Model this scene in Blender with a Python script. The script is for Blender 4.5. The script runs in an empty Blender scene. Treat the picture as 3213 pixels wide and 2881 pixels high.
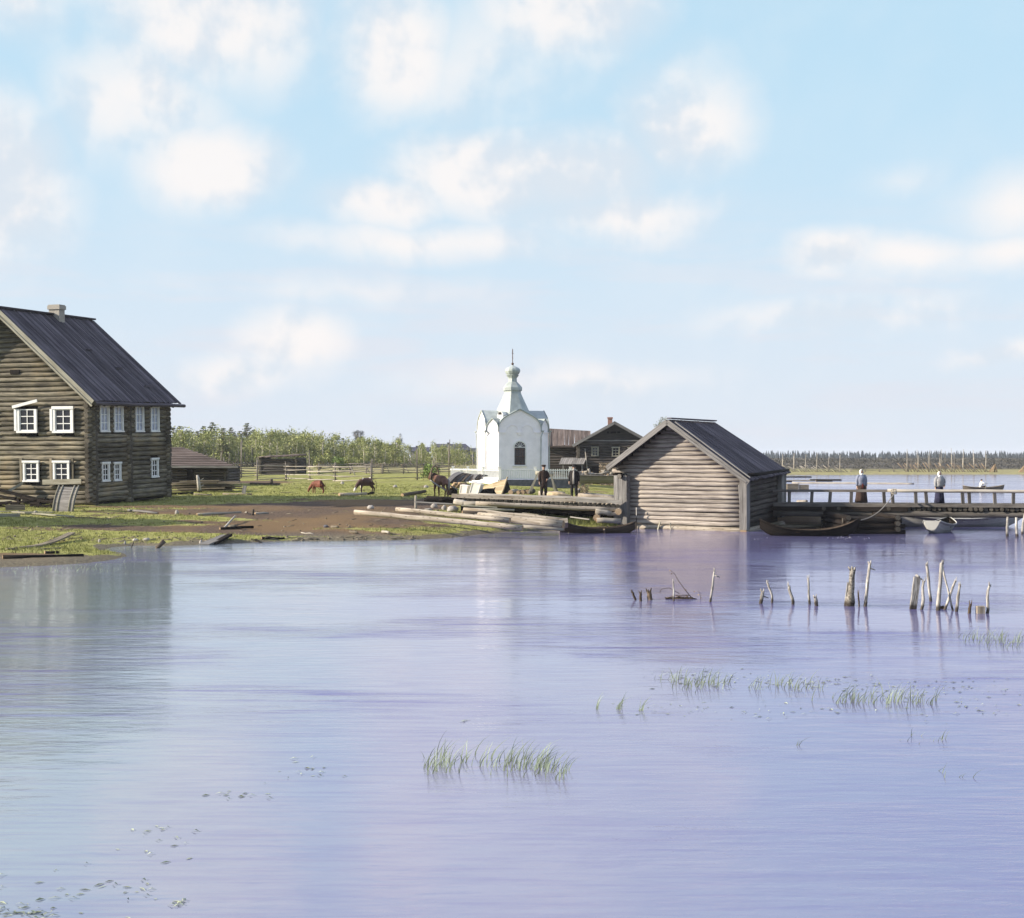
import bpy, bmesh, math, random
from mathutils import Vector, Matrix, noise as mnoise
R = math.radians
random.seed(7)
sc = bpy.context.scene
col = sc.collection
# ---------------------------------------------------------------- camera
HC, FPX, CX, HZ = 3.65, 4115.0, 1606.5, 1432.0      # eye height, focal length and horizon measured on the photograph
cd = bpy.data.cameras.new('camera'); cam = bpy.data.objects.new('camera', cd); col.objects.link(cam)
cam.location = (0, 0, HC); cam.rotation_euler = (R(90), 0, 0)
cd.sensor_width = 36; cd.lens = 36 * FPX / 3213; cd.shift_y = (HZ - 1440.5) / 3213
cd.clip_start = 0.5; cd.clip_end = 6000
sc.camera = cam
# ---------------------------------------------------------------- light
SUN_EL, SUN_A = 23.5, 8.0          # low sun standing to the left
sdir = Vector((-math.cos(R(SUN_A)) * math.cos(R(SUN_EL)), -math.sin(R(SUN_A)) * math.cos(R(SUN_EL)), math.sin(R(SUN_EL))))
sl = bpy.data.lights.new('sun', 'SUN'); sl.energy = 5.0; sl.angle = R(0.5); sl.color = (1.0, 0.91, 0.77)
so = bpy.data.objects.new('sun', sl); col.objects.link(so); so.rotation_euler = (-sdir).to_track_quat('-Z', 'Y').to_euler()
sc.view_settings.view_transform = 'Standard'; sc.view_settings.look = 'None'; sc.view_settings.gamma = 1
sc.view_settings.exposure = 0.9
sc.cycles.max_bounces = 8; sc.cycles.transparent_max_bounces = 8; sc.cycles.caustics_reflective = False; sc.cycles.caustics_refractive = False

def node(nt, typ, **kw):
    n = nt.nodes.new(typ)
    for k, v in kw.items():
        if k.startswith('i_'):
            key = k[2:]; key = int(key) if key.isdigit() else key.replace('_', ' ')
            n.inputs[key].default_value = v
        else: setattr(n, k, v)
    return n
def mth(nt, op, a, b=None, clamp=False):
    n = nt.nodes.new('ShaderNodeMath'); n.operation = op; n.use_clamp = clamp
    for i, x in enumerate((a, b)):
        if x is None: continue
        if isinstance(x, (int, float)): n.inputs[i].default_value = x
        else: nt.links.new(x, n.inputs[i])
    return n.outputs[0]
def mixc(nt, f, a, b, mode='MIX'):
    n = nt.nodes.new('ShaderNodeMix'); n.data_type = 'RGBA'; n.blend_type = mode
    for s, x in ((0, f), (6, a), (7, b)):
        if isinstance(x, (int, float)): n.inputs[s].default_value = x
        elif isinstance(x, tuple): n.inputs[s].default_value = x if len(x) == 4 else x + (1,)
        else: nt.links.new(x, n.inputs[s])
    return n.outputs[2]
def ramp(nt, x, lo, hi, a=0.0, b=1.0):
    n = nt.nodes.new('ShaderNodeMapRange'); n.interpolation_type = 'SMOOTHSTEP'
    nt.links.new(x, n.inputs[0])
    for i, q in enumerate((lo, hi, a, b)): n.inputs[i + 1].default_value = q
    return n.outputs[0]
# ---------------------------------------------------------------- sky
w = bpy.data.worlds.new('World'); sc.world = w; w.use_nodes = True
nt = w.node_tree; nt.nodes.clear()
sky = node(nt, 'ShaderNodeTexSky', sky_type='NISHITA', sun_disc=False, sun_elevation=R(SUN_EL), air_density=1.0, dust_density=1.2, ozone_density=1.0, altitude=50)
sky.sun_rotation = math.atan2(sdir.x, sdir.y)
tc = node(nt, 'ShaderNodeTexCoord'); sep = node(nt, 'ShaderNodeSeparateXYZ'); nt.links.new(tc.outputs['Generated'], sep.inputs[0])
az = mth(nt, 'ARCTAN2', sep.outputs[0], sep.outputs[1]); el = mth(nt, 'ARCSINE', sep.outputs[2])
cmb = node(nt, 'ShaderNodeCombineXYZ'); nt.links.new(az, cmb.inputs[0]); nt.links.new(el, cmb.inputs[1])
def cnoise(scale, detail, rough, vec, dist=0.0):
    n = node(nt, 'ShaderNodeTexNoise', noise_dimensions='2D', i_Scale=scale, i_Detail=detail, i_Roughness=rough, i_Distortion=dist); nt.links.new(vec, n.inputs['Vector']); return n
n1 = cnoise(13, 8, 0.5, cmb.outputs[0]); n2 = cnoise(7, 5, 0.55, cmb.outputs[0], 0.4)
off = node(nt, 'ShaderNodeVectorMath', operation='SUBTRACT'); nt.links.new(n2.outputs['Color'], off.inputs[0]); off.inputs[1].default_value = (.5, .5, .5)
offs = node(nt, 'ShaderNodeVectorMath', operation='SCALE'); nt.links.new(off.outputs[0], offs.inputs[0]); offs.inputs['Scale'].default_value = 0.045
wv = node(nt, 'ShaderNodeVectorMath', operation='ADD'); nt.links.new(cmb.outputs[0], wv.inputs[0]); nt.links.new(offs.outputs[0], wv.inputs[1])
BL = [(40, 420, 190, 200, .9), (0, 330, 140, 170, .8), (420, 350, 190, 130, 1.), (300, 230, 230, 190, .75), (430, 70, 290, 200, .9), (60, 90, 200, 110, .45),
      (780, 110, 190, 190, .95), (1130, 50, 230, 150, .9), (960, 140, 330, 200, .45), (760, 410, 200, 80, 1.), (960, 360, 300, 120, .9), (1120, 360, 260, 130, .9),
      (1350, 260, 200, 170, .85), (1200, 430, 300, 80, .8), (850, 490, 420, 55, .7), (590, 690, 150, 85, .95), (500, 745, 210, 60, .7),
      (1640, 525, 140, 60, .9), (1800, 540, 240, 60, .7), (1985, 450, 180, 100, .5), (1985, 540, 160, 55, .7), (1960, 715, 150, 26, .6), (1120, 755, 420, 60, .45),
      (1660, 640, 420, 40, .4), (1780, 390, 150, 45, .25), (700, 590, 480, 40, .3), (-300, 300, 400, 350, .8), (2500, 300, 350, 220, .7), (900, -300, 900, 260, .6), (1800, -350, 500, 200, .6)]
dens = None
for (bu, bv, su, sv, bw) in BL:
    m = node(nt, 'ShaderNodeMapping', vector_type='TEXTURE'); nt.links.new(wv.outputs[0], m.inputs[0])
    m.inputs['Location'].default_value = ((bu - 1015) / 2600, (905 - bv) / 2600, 0); m.inputs['Scale'].default_value = (su / 2600, sv / 2600, 1)
    g = node(nt, 'ShaderNodeTexGradient', gradient_type='QUADRATIC_SPHERE'); nt.links.new(m.outputs[0], g.inputs[0])
    q = mth(nt, 'POWER', g.outputs['Fac'], 0.5); q = mth(nt, 'MULTIPLY', q, bw)
    dens = q if dens is None else mth(nt, 'MAXIMUM', dens, q)
nn = mth(nt, 'MULTIPLY', mth(nt, 'SUBTRACT', n1.outputs['Fac'], .5), 0.9)
dd = mth(nt, 'ADD', dens, mth(nt, 'MULTIPLY', nn, mth(nt, 'ADD', mth(nt, 'MULTIPLY', dens, .75), .35)))
cmask = ramp(nt, dd, -.10, .72)
# lit and shaded sides of the cloud billows: density seen a little towards the sun
ofs = node(nt, 'ShaderNodeVectorMath', operation='ADD'); nt.links.new(cmb.outputs[0], ofs.inputs[0]); ofs.inputs[1].default_value = (-.008, .011, 0)
n1b = cnoise(13, 8, 0.5, ofs.outputs[0])
shade = ramp(nt, mth(nt, 'ADD', mth(nt, 'MULTIPLY', mth(nt, 'SUBTRACT', n1.outputs['Fac'], n1b.outputs['Fac']), 1.3), n2.outputs['Fac']), .28, .60)
ccol = mixc(nt, shade, (0.57, 0.615, 0.67), (0.765, 0.73, 0.715))
st_m = node(nt, 'ShaderNodeMapping', vector_type='POINT'); nt.links.new(cmb.outputs[0], st_m.inputs[0]); st_m.inputs['Scale'].default_value = (5, 42, 1); st_m.inputs['Rotation'].default_value = (0, 0, .03)
st_n = node(nt, 'ShaderNodeTexNoise', noise_dimensions='2D', i_Scale=1.0, i_Detail=6, i_Roughness=.6); nt.links.new(st_m.outputs[0], st_n.inputs['Vector'])
st_f = mth(nt, 'MULTIPLY', ramp(nt, st_n.outputs['Fac'], .45, .66), ramp(nt, el, .22, .06))
skc = node(nt, 'ShaderNodeVectorMath', operation='SCALE'); nt.links.new(sky.outputs[0], skc.inputs[0]); skc.inputs['Scale'].default_value = 0.10
hz = ramp(nt, el, 0.0, 0.30)
veil = mixc(nt, mth(nt, 'ADD', mth(nt, 'MULTIPLY', hz, -.08), .93), skc.outputs[0], mixc(nt, ramp(nt, el, .34, .8), mixc(nt, hz, (0.58, 0.64, 0.725), (0.445, 0.635, 0.765)), (0.46, 0.53, 0.76)))
veil = mixc(nt, mth(nt, 'MULTIPLY', st_f, .8), veil, (0.575, 0.61, 0.675))
fin = mixc(nt, mth(nt, 'MULTIPLY', cmask, .90), veil, ccol)
bg = node(nt, 'ShaderNodeBackground', i_Strength=0.70); nt.links.new(fin, bg.inputs[0])
wo = node(nt, 'ShaderNodeOutputWorld'); nt.links.new(bg.outputs[0], wo.inputs[0])

# ---------------------------------------------------------------- picture to place helpers
def P(u, v, Y): return Vector(((u - CX) * Y / FPX, Y, HC - (v - HZ) * Y / FPX))
def G(u, v, z=0.0):
    Y = (HC - z) * FPX / (v - HZ); return Vector(((u - CX) * Y / FPX, Y, z))
def lerp(a, b, t): return a + (b - a) * t
def sstep(a, b, x):
    t = min(1, max(0, (x - a) / (b - a))); return t * t * (3 - 2 * t)

# ---------------------------------------------------------------- mesh builder
class MB:
    def __init__(s, M=None, warp=None):
        s.v = []; s.f = []; s.uv = []; s.mi = []; s.rn = []; s.sm = []; s.M = M; s.warp = warp
    def pt(s, p):
        p = Vector(p)
        if s.M is not None: p = s.M @ p
        if s.warp: p = s.warp(p)
        s.v.append(p); return len(s.v) - 1
    def face(s, idx, uvs=None, mat=0, rnd=0.5, smooth=False):
        s.f.append(tuple(idx)); s.uv.append(uvs or [(0, 0)] * len(idx)); s.mi.append(mat); s.rn.append(rnd); s.sm.append(smooth)
    def poly(s, pts, mat=0, rnd=None, uvs=None):
        rnd = random.random() if rnd is None else rnd
        ids = [s.pt(p) for p in pts]
        s.face(ids, uvs or [(p[0], p[2] if len(p) > 2 else p[1]) for p in pts], mat, rnd)
    def beam(s, p0, p1, wd, th, up=(0, 0, 1), mat=0, rnd=None, endmat=None, taper=1.0, segs=1, bow=0.0):
        p0 = Vector(p0); p1 = Vector(p1); d = (p1 - p0); L = d.length
        if L < 1e-6: return
        d /= L; up = Vector(up); x = d.cross(up)
        if x.length < 1e-4: x = d.cross(Vector((1, 0, 0)))
        x.normalize(); y = x.cross(d).normalized()
        rnd = random.random() if rnd is None else rnd; o = rnd * 17
        rings = []
        for k in range(segs + 1):
            t = k / segs; c = p0 + d * L * t + y * bow * math.sin(math.pi * t); q = lerp(1, taper, t)
            rings.append([s.pt(c + x * a * wd * .5 * q + y * b * th * .5 * q) for a, b in ((-1, -1), (1, -1), (1, 1), (-1, 1))])
        sz = [wd, th, wd, th]
        for k in range(segs):
            a, b = rings[k], rings[k + 1]; acc = o
            for i in range(4):
                j = (i + 1) % 4; u0, u1 = L * k / segs, L * (k + 1) / segs
                s.face((a[i], a[j], b[j], b[i]), [(u0 + o, acc), (u0 + o, acc + sz[i]), (u1 + o, acc + sz[i]), (u1 + o, acc)], mat, rnd); acc += sz[i]
        em = mat if endmat is None else endmat
        s.face(rings[0][::-1], [(0, 0), (wd, 0), (wd, th), (0, th)], em, rnd); s.face(rings[-1], [(0, 0), (wd, 0), (wd, th), (0, th)], em, rnd)
    def box(s, lo, hi, mat=0, rnd=None):
        (x0, y0, z0), (x1, y1, z1) = lo, hi; dx, dy, dz = x1 - x0, y1 - y0, z1 - z0
        cx, cy, cz = (x0 + x1) / 2, (y0 + y1) / 2, (z0 + z1) / 2
        if dx >= dy and dx >= dz: s.beam((x0, cy, cz), (x1, cy, cz), dy, dz, (0, 0, 1), mat, rnd)
        elif dy >= dz: s.beam((cx, y0, cz), (cx, y1, cz), dx, dz, (0, 0, 1), mat, rnd)
        else: s.beam((cx, cy, z0), (cx, cy, z1), dx, dy, (0, 1, 0), mat, rnd)
    def tube(s, pts, radii, n=8, mat=0, capmat=None, rnd=None, jit=0.0, caps=True, flat=1.0, smooth=True):
        pts = [Vector(p) for p in pts]; rnd = random.random() if rnd is None else rnd; o = rnd * 17
        if isinstance(radii, (int, float)): radii = [radii] * len(pts)
        rings = []; acc = 0; px = None
        for k, p in enumerate(pts):
            d = (pts[min(k + 1, len(pts) - 1)] - pts[max(k - 1, 0)]).normalized()
            if px is None:
                x = d.cross(Vector((0, 0, 1)))
                if x.length < 1e-2: x = d.cross(Vector((0, 1, 0)))
            else: x = px - d * px.dot(d)
            x.normalize(); px = x; y = x.cross(d)
            if k: acc += (p - pts[k - 1]).length
            rings.append(([s.pt(p + (x * math.cos(2 * math.pi * i / n) + y * math.sin(2 * math.pi * i / n) * flat) * radii[k] * (1 + random.uniform(-jit, jit))) for i in range(n)], acc))
        for k in range(len(rings) - 1):
            (a, ua), (b, ub) = rings[k], rings[k + 1]; c = 2 * math.pi * radii[k] / n
            for i in range(n):
                j = (i + 1) % n
                s.face((a[i], a[j], b[j], b[i]), [(ua + o, i * c + o), (ua + o, (i + 1) * c + o), (ub + o, (i + 1) * c + o), (ub + o, i * c + o)], mat, rnd, smooth)
        if caps:
            cm = mat if capmat is None else capmat; uvs = [(math.cos(2 * math.pi * i / n) * .2, math.sin(2 * math.pi * i / n) * .2) for i in range(n)]
            s.face(rings[0][0][::-1], uvs, cm, rnd); s.face(rings[-1][0], uvs, cm, rnd)
    def log(s, p0, p1, r0, r1=None, n=9, segs=4, wob=.01, jit=.04, mat=0, capmat=1, rnd=None):
        p0 = Vector(p0); p1 = Vector(p1); r1 = r0 if r1 is None else r1; pts = []; rr = []
        for k in range(segs + 1):
            t = k / segs; q = Vector((random.uniform(-1, 1), random.uniform(-1, 1), random.uniform(-1, 1))) * wob if 0 < k < segs else Vector()
            pts.append(p0.lerp(p1, t) + q); rr.append(lerp(r0, r1, t) * (1 + random.uniform(-jit, jit)))
        s.tube(pts, rr, n, mat, capmat, rnd, jit * .5)
    def loft(s, rings, n=14, mat=0, caps=True, fold=0.0, nf=9, smooth=True, rnd=.5):
        ids = []
        for k, (c, rx, ry) in enumerate(rings):
            row = []
            for i in range(n):
                a = 2 * math.pi * i / n; q = 1 + fold * math.sin(nf * a + .3 * k) * (k / max(1, len(rings) - 1))
                row.append(s.pt((c[0] + math.cos(a) * rx * q, c[1] + math.sin(a) * ry * q, c[2])))
            ids.append(row)
        for k in range(len(ids) - 1):
            for i in range(n):
                j = (i + 1) % n; s.face((ids[k][i], ids[k][j], ids[k + 1][j], ids[k + 1][i]), [(i / n, k), ((i + 1) / n, k), ((i + 1) / n, k + 1), (i / n, k + 1)], mat, rnd, smooth)
        if caps: s.face(ids[0][::-1], None, mat, rnd); s.face(ids[-1], None, mat, rnd)
    def prism(s, pts, vec, mat=0, sidemat=None, rnd=.5):
        vec = Vector(vec); a = [s.pt(p) for p in pts]; b = [s.pt(Vector(p) + vec) for p in pts]; n = len(pts); sm = mat if sidemat is None else sidemat
        uv = [(p[0], p[2]) for p in pts]; L = vec.length; acc = 0
        s.face(a, uv, mat, rnd); s.face(b[::-1], uv[::-1], mat, rnd)
        for i in range(n):
            j = (i + 1) % n; e = (Vector(pts[j]) - Vector(pts[i])).length
            s.face((a[j], a[i], b[i], b[j]), [(0, acc + e), (0, acc), (L, acc), (L, acc + e)], sm, rnd); acc += e
    def blob(s, c, r, n=8, m=6, jit=.15, mat=0, sc3=(1, 1, 1), rnd=None):
        rnd = random.random() if rnd is None else rnd; rows = []
        sd = random.random() * 50
        for k in range(m + 1):
            th = math.pi * k / m; row = []
            for i in range(n):
                a = 2 * math.pi * i / n; d = Vector((math.sin(th) * math.cos(a), math.sin(th) * math.sin(a), math.cos(th)))
                q = r * (1 + jit * 2 * mnoise.noise(d * 1.7 + Vector((sd, 0, 0))))
                row.append(s.pt((c[0] + d.x * q * sc3[0], c[1] + d.y * q * sc3[1], c[2] + d.z * q * sc3[2])))
            rows.append(row)
        for k in range(m):
            for i in range(n):
                j = (i + 1) % n; s.face((rows[k][i], rows[k + 1][i], rows[k + 1][j], rows[k][j]), [(i * r, k * r)] * 4, mat, rnd, True)
    def leaf(s, p, size, mat=0, nrm=None, asp=.7, rnd=None):
        nrm = nrm or Vector((random.gauss(0, 1), random.gauss(0, 1), random.gauss(.3, 1))).normalized()
        x = nrm.cross(Vector((random.gauss(0, 1), random.gauss(0, 1), random.gauss(0, 1)))).normalized(); y = nrm.cross(x)
        a, b = x * size * .5, y * size * .5 * asp
        ids = [s.pt(p + q) for q in (-a, -b * .9 + a * .1, a, b + a * .1)]
        s.face(ids, [(0, 0), (1, 0), (1, 1), (0, 1)], mat, random.random() if rnd is None else rnd)
    def build(s, name, mats, parent=None, loc=None):
        me = bpy.data.meshes.new(name); me.from_pydata(s.v, [], s.f)
        if not isinstance(mats, (list, tuple)): mats = [mats]
        for m in mats: me.materials.append(m)
        me.polygons.foreach_set('material_index', [min(i, len(mats) - 1) for i in s.mi])
        me.polygons.foreach_set('use_smooth', s.sm)
        ul = me.uv_layers.new(name='UVMap'); ul.data.foreach_set('uv', [c for f in s.uv for q in f for c in q])
        at = me.attributes.new('rnd', 'FLOAT', 'FACE'); at.data.foreach_set('value', s.rn)
        me.update()
        o = bpy.data.objects.new(name, me); col.objects.link(o)
        if parent: o.parent = parent
        if loc: o.location = loc
        return o
def tag(o, label=None, cat=None, group=None, kind=None):
    for k, q in (('label', label), ('category', cat), ('group', group), ('kind', kind)):
        if q: o[k] = q
    return o
def thing(name, label, cat, loc=(0, 0, 0), rz=0.0, group=None, sc_=1.0):
    o = bpy.data.objects.new(name, None); o.empty_display_size = .2; col.objects.link(o)
    o.location = loc; o.rotation_euler = (0, 0, rz); o.scale = (sc_,) * 3
    return tag(o, label, cat, group)
def copy_tree(o, parent=None):
    c = o.copy(); col.objects.link(c); c.parent = parent
    for ch in list(o.children): copy_tree(ch, c)
    return c

# ---------------------------------------------------------------- materials
def base_mat(name):
    m = bpy.data.materials.new(name); m.use_nodes = True; t = m.node_tree; t.nodes.clear()
    b = t.nodes.new('ShaderNodeBsdfPrincipled'); o = t.nodes.new('ShaderNodeOutputMaterial'); t.links.new(b.outputs[0], o.inputs[0])
    return m, t, b
def plain(name, c, rough=.8, var=.2, scale=3.0, bump=0.0, metallic=0.0, spec=.3, rv=0.0, detail=5):
    m, t, b = base_mat(name)
    tcn = node(t, 'ShaderNodeTexCoord'); n = node(t, 'ShaderNodeTexNoise', i_Scale=scale, i_Detail=detail, i_Roughness=.6); t.links.new(tcn.outputs['Object'], n.inputs['Vector'])
    f = ramp(t, n.outputs['Fac'], .3, .7)
    cc = mixc(t, f, tuple(x * (1 - var) for x in c), tuple(min(1, x * (1 + var)) for x in c))
    if rv:
        a = node(t, 'ShaderNodeAttribute', attribute_name='rnd'); g = mth(t, 'ADD', mth(t, 'MULTIPLY', a.outputs['Fac'], 2 * rv), 1 - rv)
        cg = node(t, 'ShaderNodeCombineXYZ')
        for i in range(3): t.links.new(g, cg.inputs[i])
        cc = mixc(t, 1.0, cc, cg.outputs[0], 'MULTIPLY')
    t.links.new(cc, b.inputs['Base Color']); b.inputs['Roughness'].default_value = rough; b.inputs['Metallic'].default_value = metallic; b.inputs['Specular IOR Level'].default_value = spec
    if bump:
        bp = node(t, 'ShaderNodeBump', i_Strength=bump, i_Distance=.03); t.links.new(n.outputs['Fac'], bp.inputs['Height']); t.links.new(bp.outputs[0], b.inputs['Normal'])
    return m
def wood(name, dark, light, gs=(.9, 26), rv=.25, blot=None, blotf=.5, bump=.35, knots=False, bscale=.5, spec=.1, wet=False):
    dark = tuple(x * .74 for x in dark); light = tuple(x * .74 for x in light)
    m, t, b = base_mat(name)
    uvn = node(t, 'ShaderNodeTexCoord'); mp = node(t, 'ShaderNodeMapping'); t.links.new(uvn.outputs['UV'], mp.inputs[0]); mp.inputs['Scale'].default_value = (gs[0], gs[1], 1)
    n = node(t, 'ShaderNodeTexNoise', noise_dimensions='2D', i_Scale=1.0, i_Detail=6, i_Roughness=.62); t.links.new(mp.outputs[0], n.inputs['Vector'])
    n3 = node(t, 'ShaderNodeTexNoise', i_Scale=bscale, i_Detail=5, i_Roughness=.65); t.links.new(uvn.outputs['Object'], n3.inputs['Vector'])
    f = ramp(t, mth(t, 'ADD', mth(t, 'MULTIPLY', n.outputs['Fac'], .7), mth(t, 'MULTIPLY', n3.outputs['Fac'], .3)), .33, .66)
    cc = mixc(t, f, dark, light)
    if blot: cc = mixc(t, ramp(t, n3.outputs['Fac'], .48, .72, 0, blotf), cc, blot)
    if knots:
        mk = node(t, 'ShaderNodeMapping'); t.links.new(uvn.outputs['UV'], mk.inputs[0]); mk.inputs['Scale'].default_value = (2.2, 5, 1)
        vo = node(t, 'ShaderNodeTexVoronoi', voronoi_dimensions='2D', i_Scale=1.0); t.links.new(mk.outputs[0], vo.inputs['Vector'])
        cc = mixc(t, ramp(t, vo.outputs['Distance'], .04, .16, .8, 0), cc, tuple(x * .35 for x in dark))
    if wet:      # waterlogged foot of a post that stands in the water
        sz = node(t, 'ShaderNodeSeparateXYZ'); t.links.new(uvn.outputs['Object'], sz.inputs[0]); cc = mixc(t, ramp(t, mth(t, 'ADD', sz.outputs[2], mth(t, 'MULTIPLY', n3.outputs['Fac'], .12)), .12, .24, .88, 0), cc, (.035, .026, .02))
    a = node(t, 'ShaderNodeAttribute', attribute_name='rnd'); g = mth(t, 'ADD', mth(t, 'MULTIPLY', a.outputs['Fac'], 2 * rv), 1 - rv)
    cg = node(t, 'ShaderNodeCombineXYZ')
    for i in range(3): t.links.new(g, cg.inputs[i])
    cc = mixc(t, 1.0, cc, cg.outputs[0], 'MULTIPLY')
    t.links.new(cc, b.inputs['Base Color']); b.inputs['Roughness'].default_value = .85; b.inputs['Specular IOR Level'].default_value = spec
    bp = node(t, 'ShaderNodeBump', i_Strength=bump, i_Distance=.02); t.links.new(n.outputs['Fac'], bp.inputs['Height']); t.links.new(bp.outputs[0], b.inputs['Normal'])
    return m
W = dict(
 house=wood('old log wall', (.055, .048, .042), (.36, .318, .235), rv=.4, blot=(.30, .21, .10), blotf=.35),
 house_end=wood('log ends', (.05, .042, .035), (.16, .14, .11), gs=(9, 9), rv=.3),
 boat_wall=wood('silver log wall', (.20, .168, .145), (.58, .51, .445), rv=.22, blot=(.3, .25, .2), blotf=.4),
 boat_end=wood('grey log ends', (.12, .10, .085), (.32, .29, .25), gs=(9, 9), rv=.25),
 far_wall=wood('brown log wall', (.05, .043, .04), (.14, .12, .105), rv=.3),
 roof=wood('dark board roof', (.070, .061, .070), (.185, .163, .182), gs=(.5, 18), rv=.4, bump=.4, spec=.04),
 roof_brown=wood('brown board roof', (.10, .075, .065), (.24, .19, .165), gs=(.5, 14), rv=.35),
 trim=wood('pale weathered board', (.30, .27, .20), (.55, .52, .42), rv=.15),
 trim_grey=wood('grey board', (.17, .155, .145), (.38, .36, .34), rv=.25),
 plank=wood('old plank', (.14, .115, .085), (.40, .34, .25), rv=.3),
 dark=wood('dark wood and gap shade', (.008, .006, .005), (.032, .025, .021), rv=.3),  # dark timber; also stands in for shade in gaps and voids
 bridge=wood('grey brown bridge timber', (.075, .065, .058), (.24, .215, .19), rv=.25),
 speck=wood('speckled bark post', (.10, .085, .07), (.55, .50, .43), gs=(16, 16), rv=.15, wet=True),
 brownboat=wood('brown boat wood', (.045, .032, .024), (.13, .095, .07), rv=.25),
 fresh=wood('peeled log', (.27, .215, .16), (.58, .505, .41), rv=.16, knots=True, gs=(.6, 14), bscale=1.3),
 bark=wood('barked log', (.06, .045, .035), (.20, .16, .125), rv=.25),
 cut=wood('cut wood', (.30, .20, .12), (.52, .38, .24), gs=(10, 10), rv=.3),
 rail=wood('bleached rail', (.26, .225, .18), (.56, .51, .44), rv=.25),
 stake=wood('grey stake', (.13, .11, .095), (.34, .30, .26), rv=.3),
 post=wood('bleached post', (.16, .14, .12), (.78, .73, .66), gs=(3, 30), rv=.2, blot=(.10, .08, .06), blotf=.75, bscale=4, wet=True),
 wetpost=wood('waterlogged post', (.05, .035, .025), (.20, .15, .11), rv=.25),
 firewood=wood('firewood ends', (.36, .24, .14), (.72, .55, .37), gs=(7, 7), rv=.45),
)
M = dict(
 white=plain('white paint', (.74, .73, .71), .6, .08), plaster=plain('white plaster', (.88, .835, .86), .85, .07, 1.1, .05), green=plain('pale green sheet iron', (.34, .372, .352), .5, .18, 1.5, spec=.5),
 glass=plain('window glass', (.012, .012, .015), .08, .3, spec=.6), sky_pane=plain('pane with painted sky reflection', (.42, .45, .55), .25, .25, 6, spec=.6),  # the pale pane has a whitish sky reflection as its base colour
 brick=plain('old brick', (.33, .29, .24), .9, .35, 9, .4), brickred=plain('red brick', (.30, .17, .13), .9, .3, 9, .3), iron=plain('rusty iron', (.10, .055, .035), .7, .4, 6, metallic=.3),
 stone=plain('field stone', (.33, .30, .27), .9, .3, 4, .4, rv=.25), darkstone=plain('dark plinth', (.10, .10, .115), .9, .3, 3, .3),
 skin=plain('skin', (.50, .31, .22), .6, .08), black=plain('black cloth', (.016, .014, .014), .9, .35, 8), brownc=plain('dark brown cloth', (.040, .024, .018), .9, .3, 8), navy=plain('navy cloth', (.020, .020, .045), .9, .3, 8),
 blouse=plain('grey blue print blouse', (.20, .215, .28), .9, .35, 30), blouse2=plain('pale checked blouse', (.29, .285, .285), .9, .4, 34), scarf=plain('white headscarf', (.80, .79, .76), .85, .06), apron=plain('red apron', (.13, .025, .02), .9, .3), hairgrey=plain('grey beard', (.35, .33, .30), .9, .2),
 horse=plain('bay horse coat', (.125, .058, .036), .7, .3, 3), mane=plain('dark mane', (.035, .025, .022), .8, .3), tailg=plain('greyish tail', (.22, .20, .19), .8, .3, 9), harness=plain('painted harness arch', (.13, .09, .055), .6, .4, 6),
 calf=plain('reddish calf coat', (.16, .052, .03), .75, .25, 4),
 box=plain('pale planed boards', (.80, .74, .66), .8, .06, 5), boatgrey=wood('whitewashed boat', (.28, .27, .25), (.62, .61, .58), rv=.15), boatpale=wood('tan boat hull', (.36, .27, .16), (.66, .54, .36), rv=.12, gs=(.6, 12)), rope=plain('hemp rope', (.28, .25, .21), .95, .2, 20),
 reed=plain('reed blades', (.36, .40, .27), .7, .4, 4, rv=.45), weed=plain('floating weed', (.28, .31, .22), .8, .4, 6, rv=.4), grass=plain('grass blades', (.26, .262, .08), .8, .25, .4, rv=.4),
 leaf=plain('birch leaves', (.26, .275, .10), .7, .25, .7, rv=.45), pine=plain('pine needles', (.135, .145, .075), .8, .3, .8, rv=.45), fir=plain('dark needles', (.045, .055, .045), .8, .3, .8, rv=.4), far=plain('far spruce', (.036, .046, .052), .9, .3, .05, rv=.4), scrub=plain('heather scrub', (.075, .070, .058), .9, .35, .2, rv=.5),
 birch=plain('birch bark', (.50, .45, .38), .8, .35, 8), trunk=plain('pine bark', (.20, .12, .08), .9, .3, 5), bush=plain('bush leaves', (.20, .27, .07), .7, .25, 2, rv=.4), village=plain('far grey wall', (.13, .13, .17), .9, .2), villroof=plain('far grey roof', (.055, .055, .085), .9, .25, .6),
 hay=plain('sawdust', (.50, .38, .23), .95, .25, 6, .4), eye=plain('eye', (.02, .015, .012), .3, .1),
)
# red and white cow coat: patches of its own
mc, t, b = base_mat('red and white cow coat'); tcn = node(t, 'ShaderNodeTexCoord'); nz = node(t, 'ShaderNodeTexNoise', i_Scale=1.6, i_Detail=2); t.links.new(tcn.outputs['Object'], nz.inputs['Vector'])
t.links.new(mixc(t, ramp(t, nz.outputs['Fac'], .56, .60), (.055, .022, .016), (.72, .68, .62)), b.inputs['Base Color']); b.inputs['Roughness'].default_value = .75
M['cow'] = mc

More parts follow.
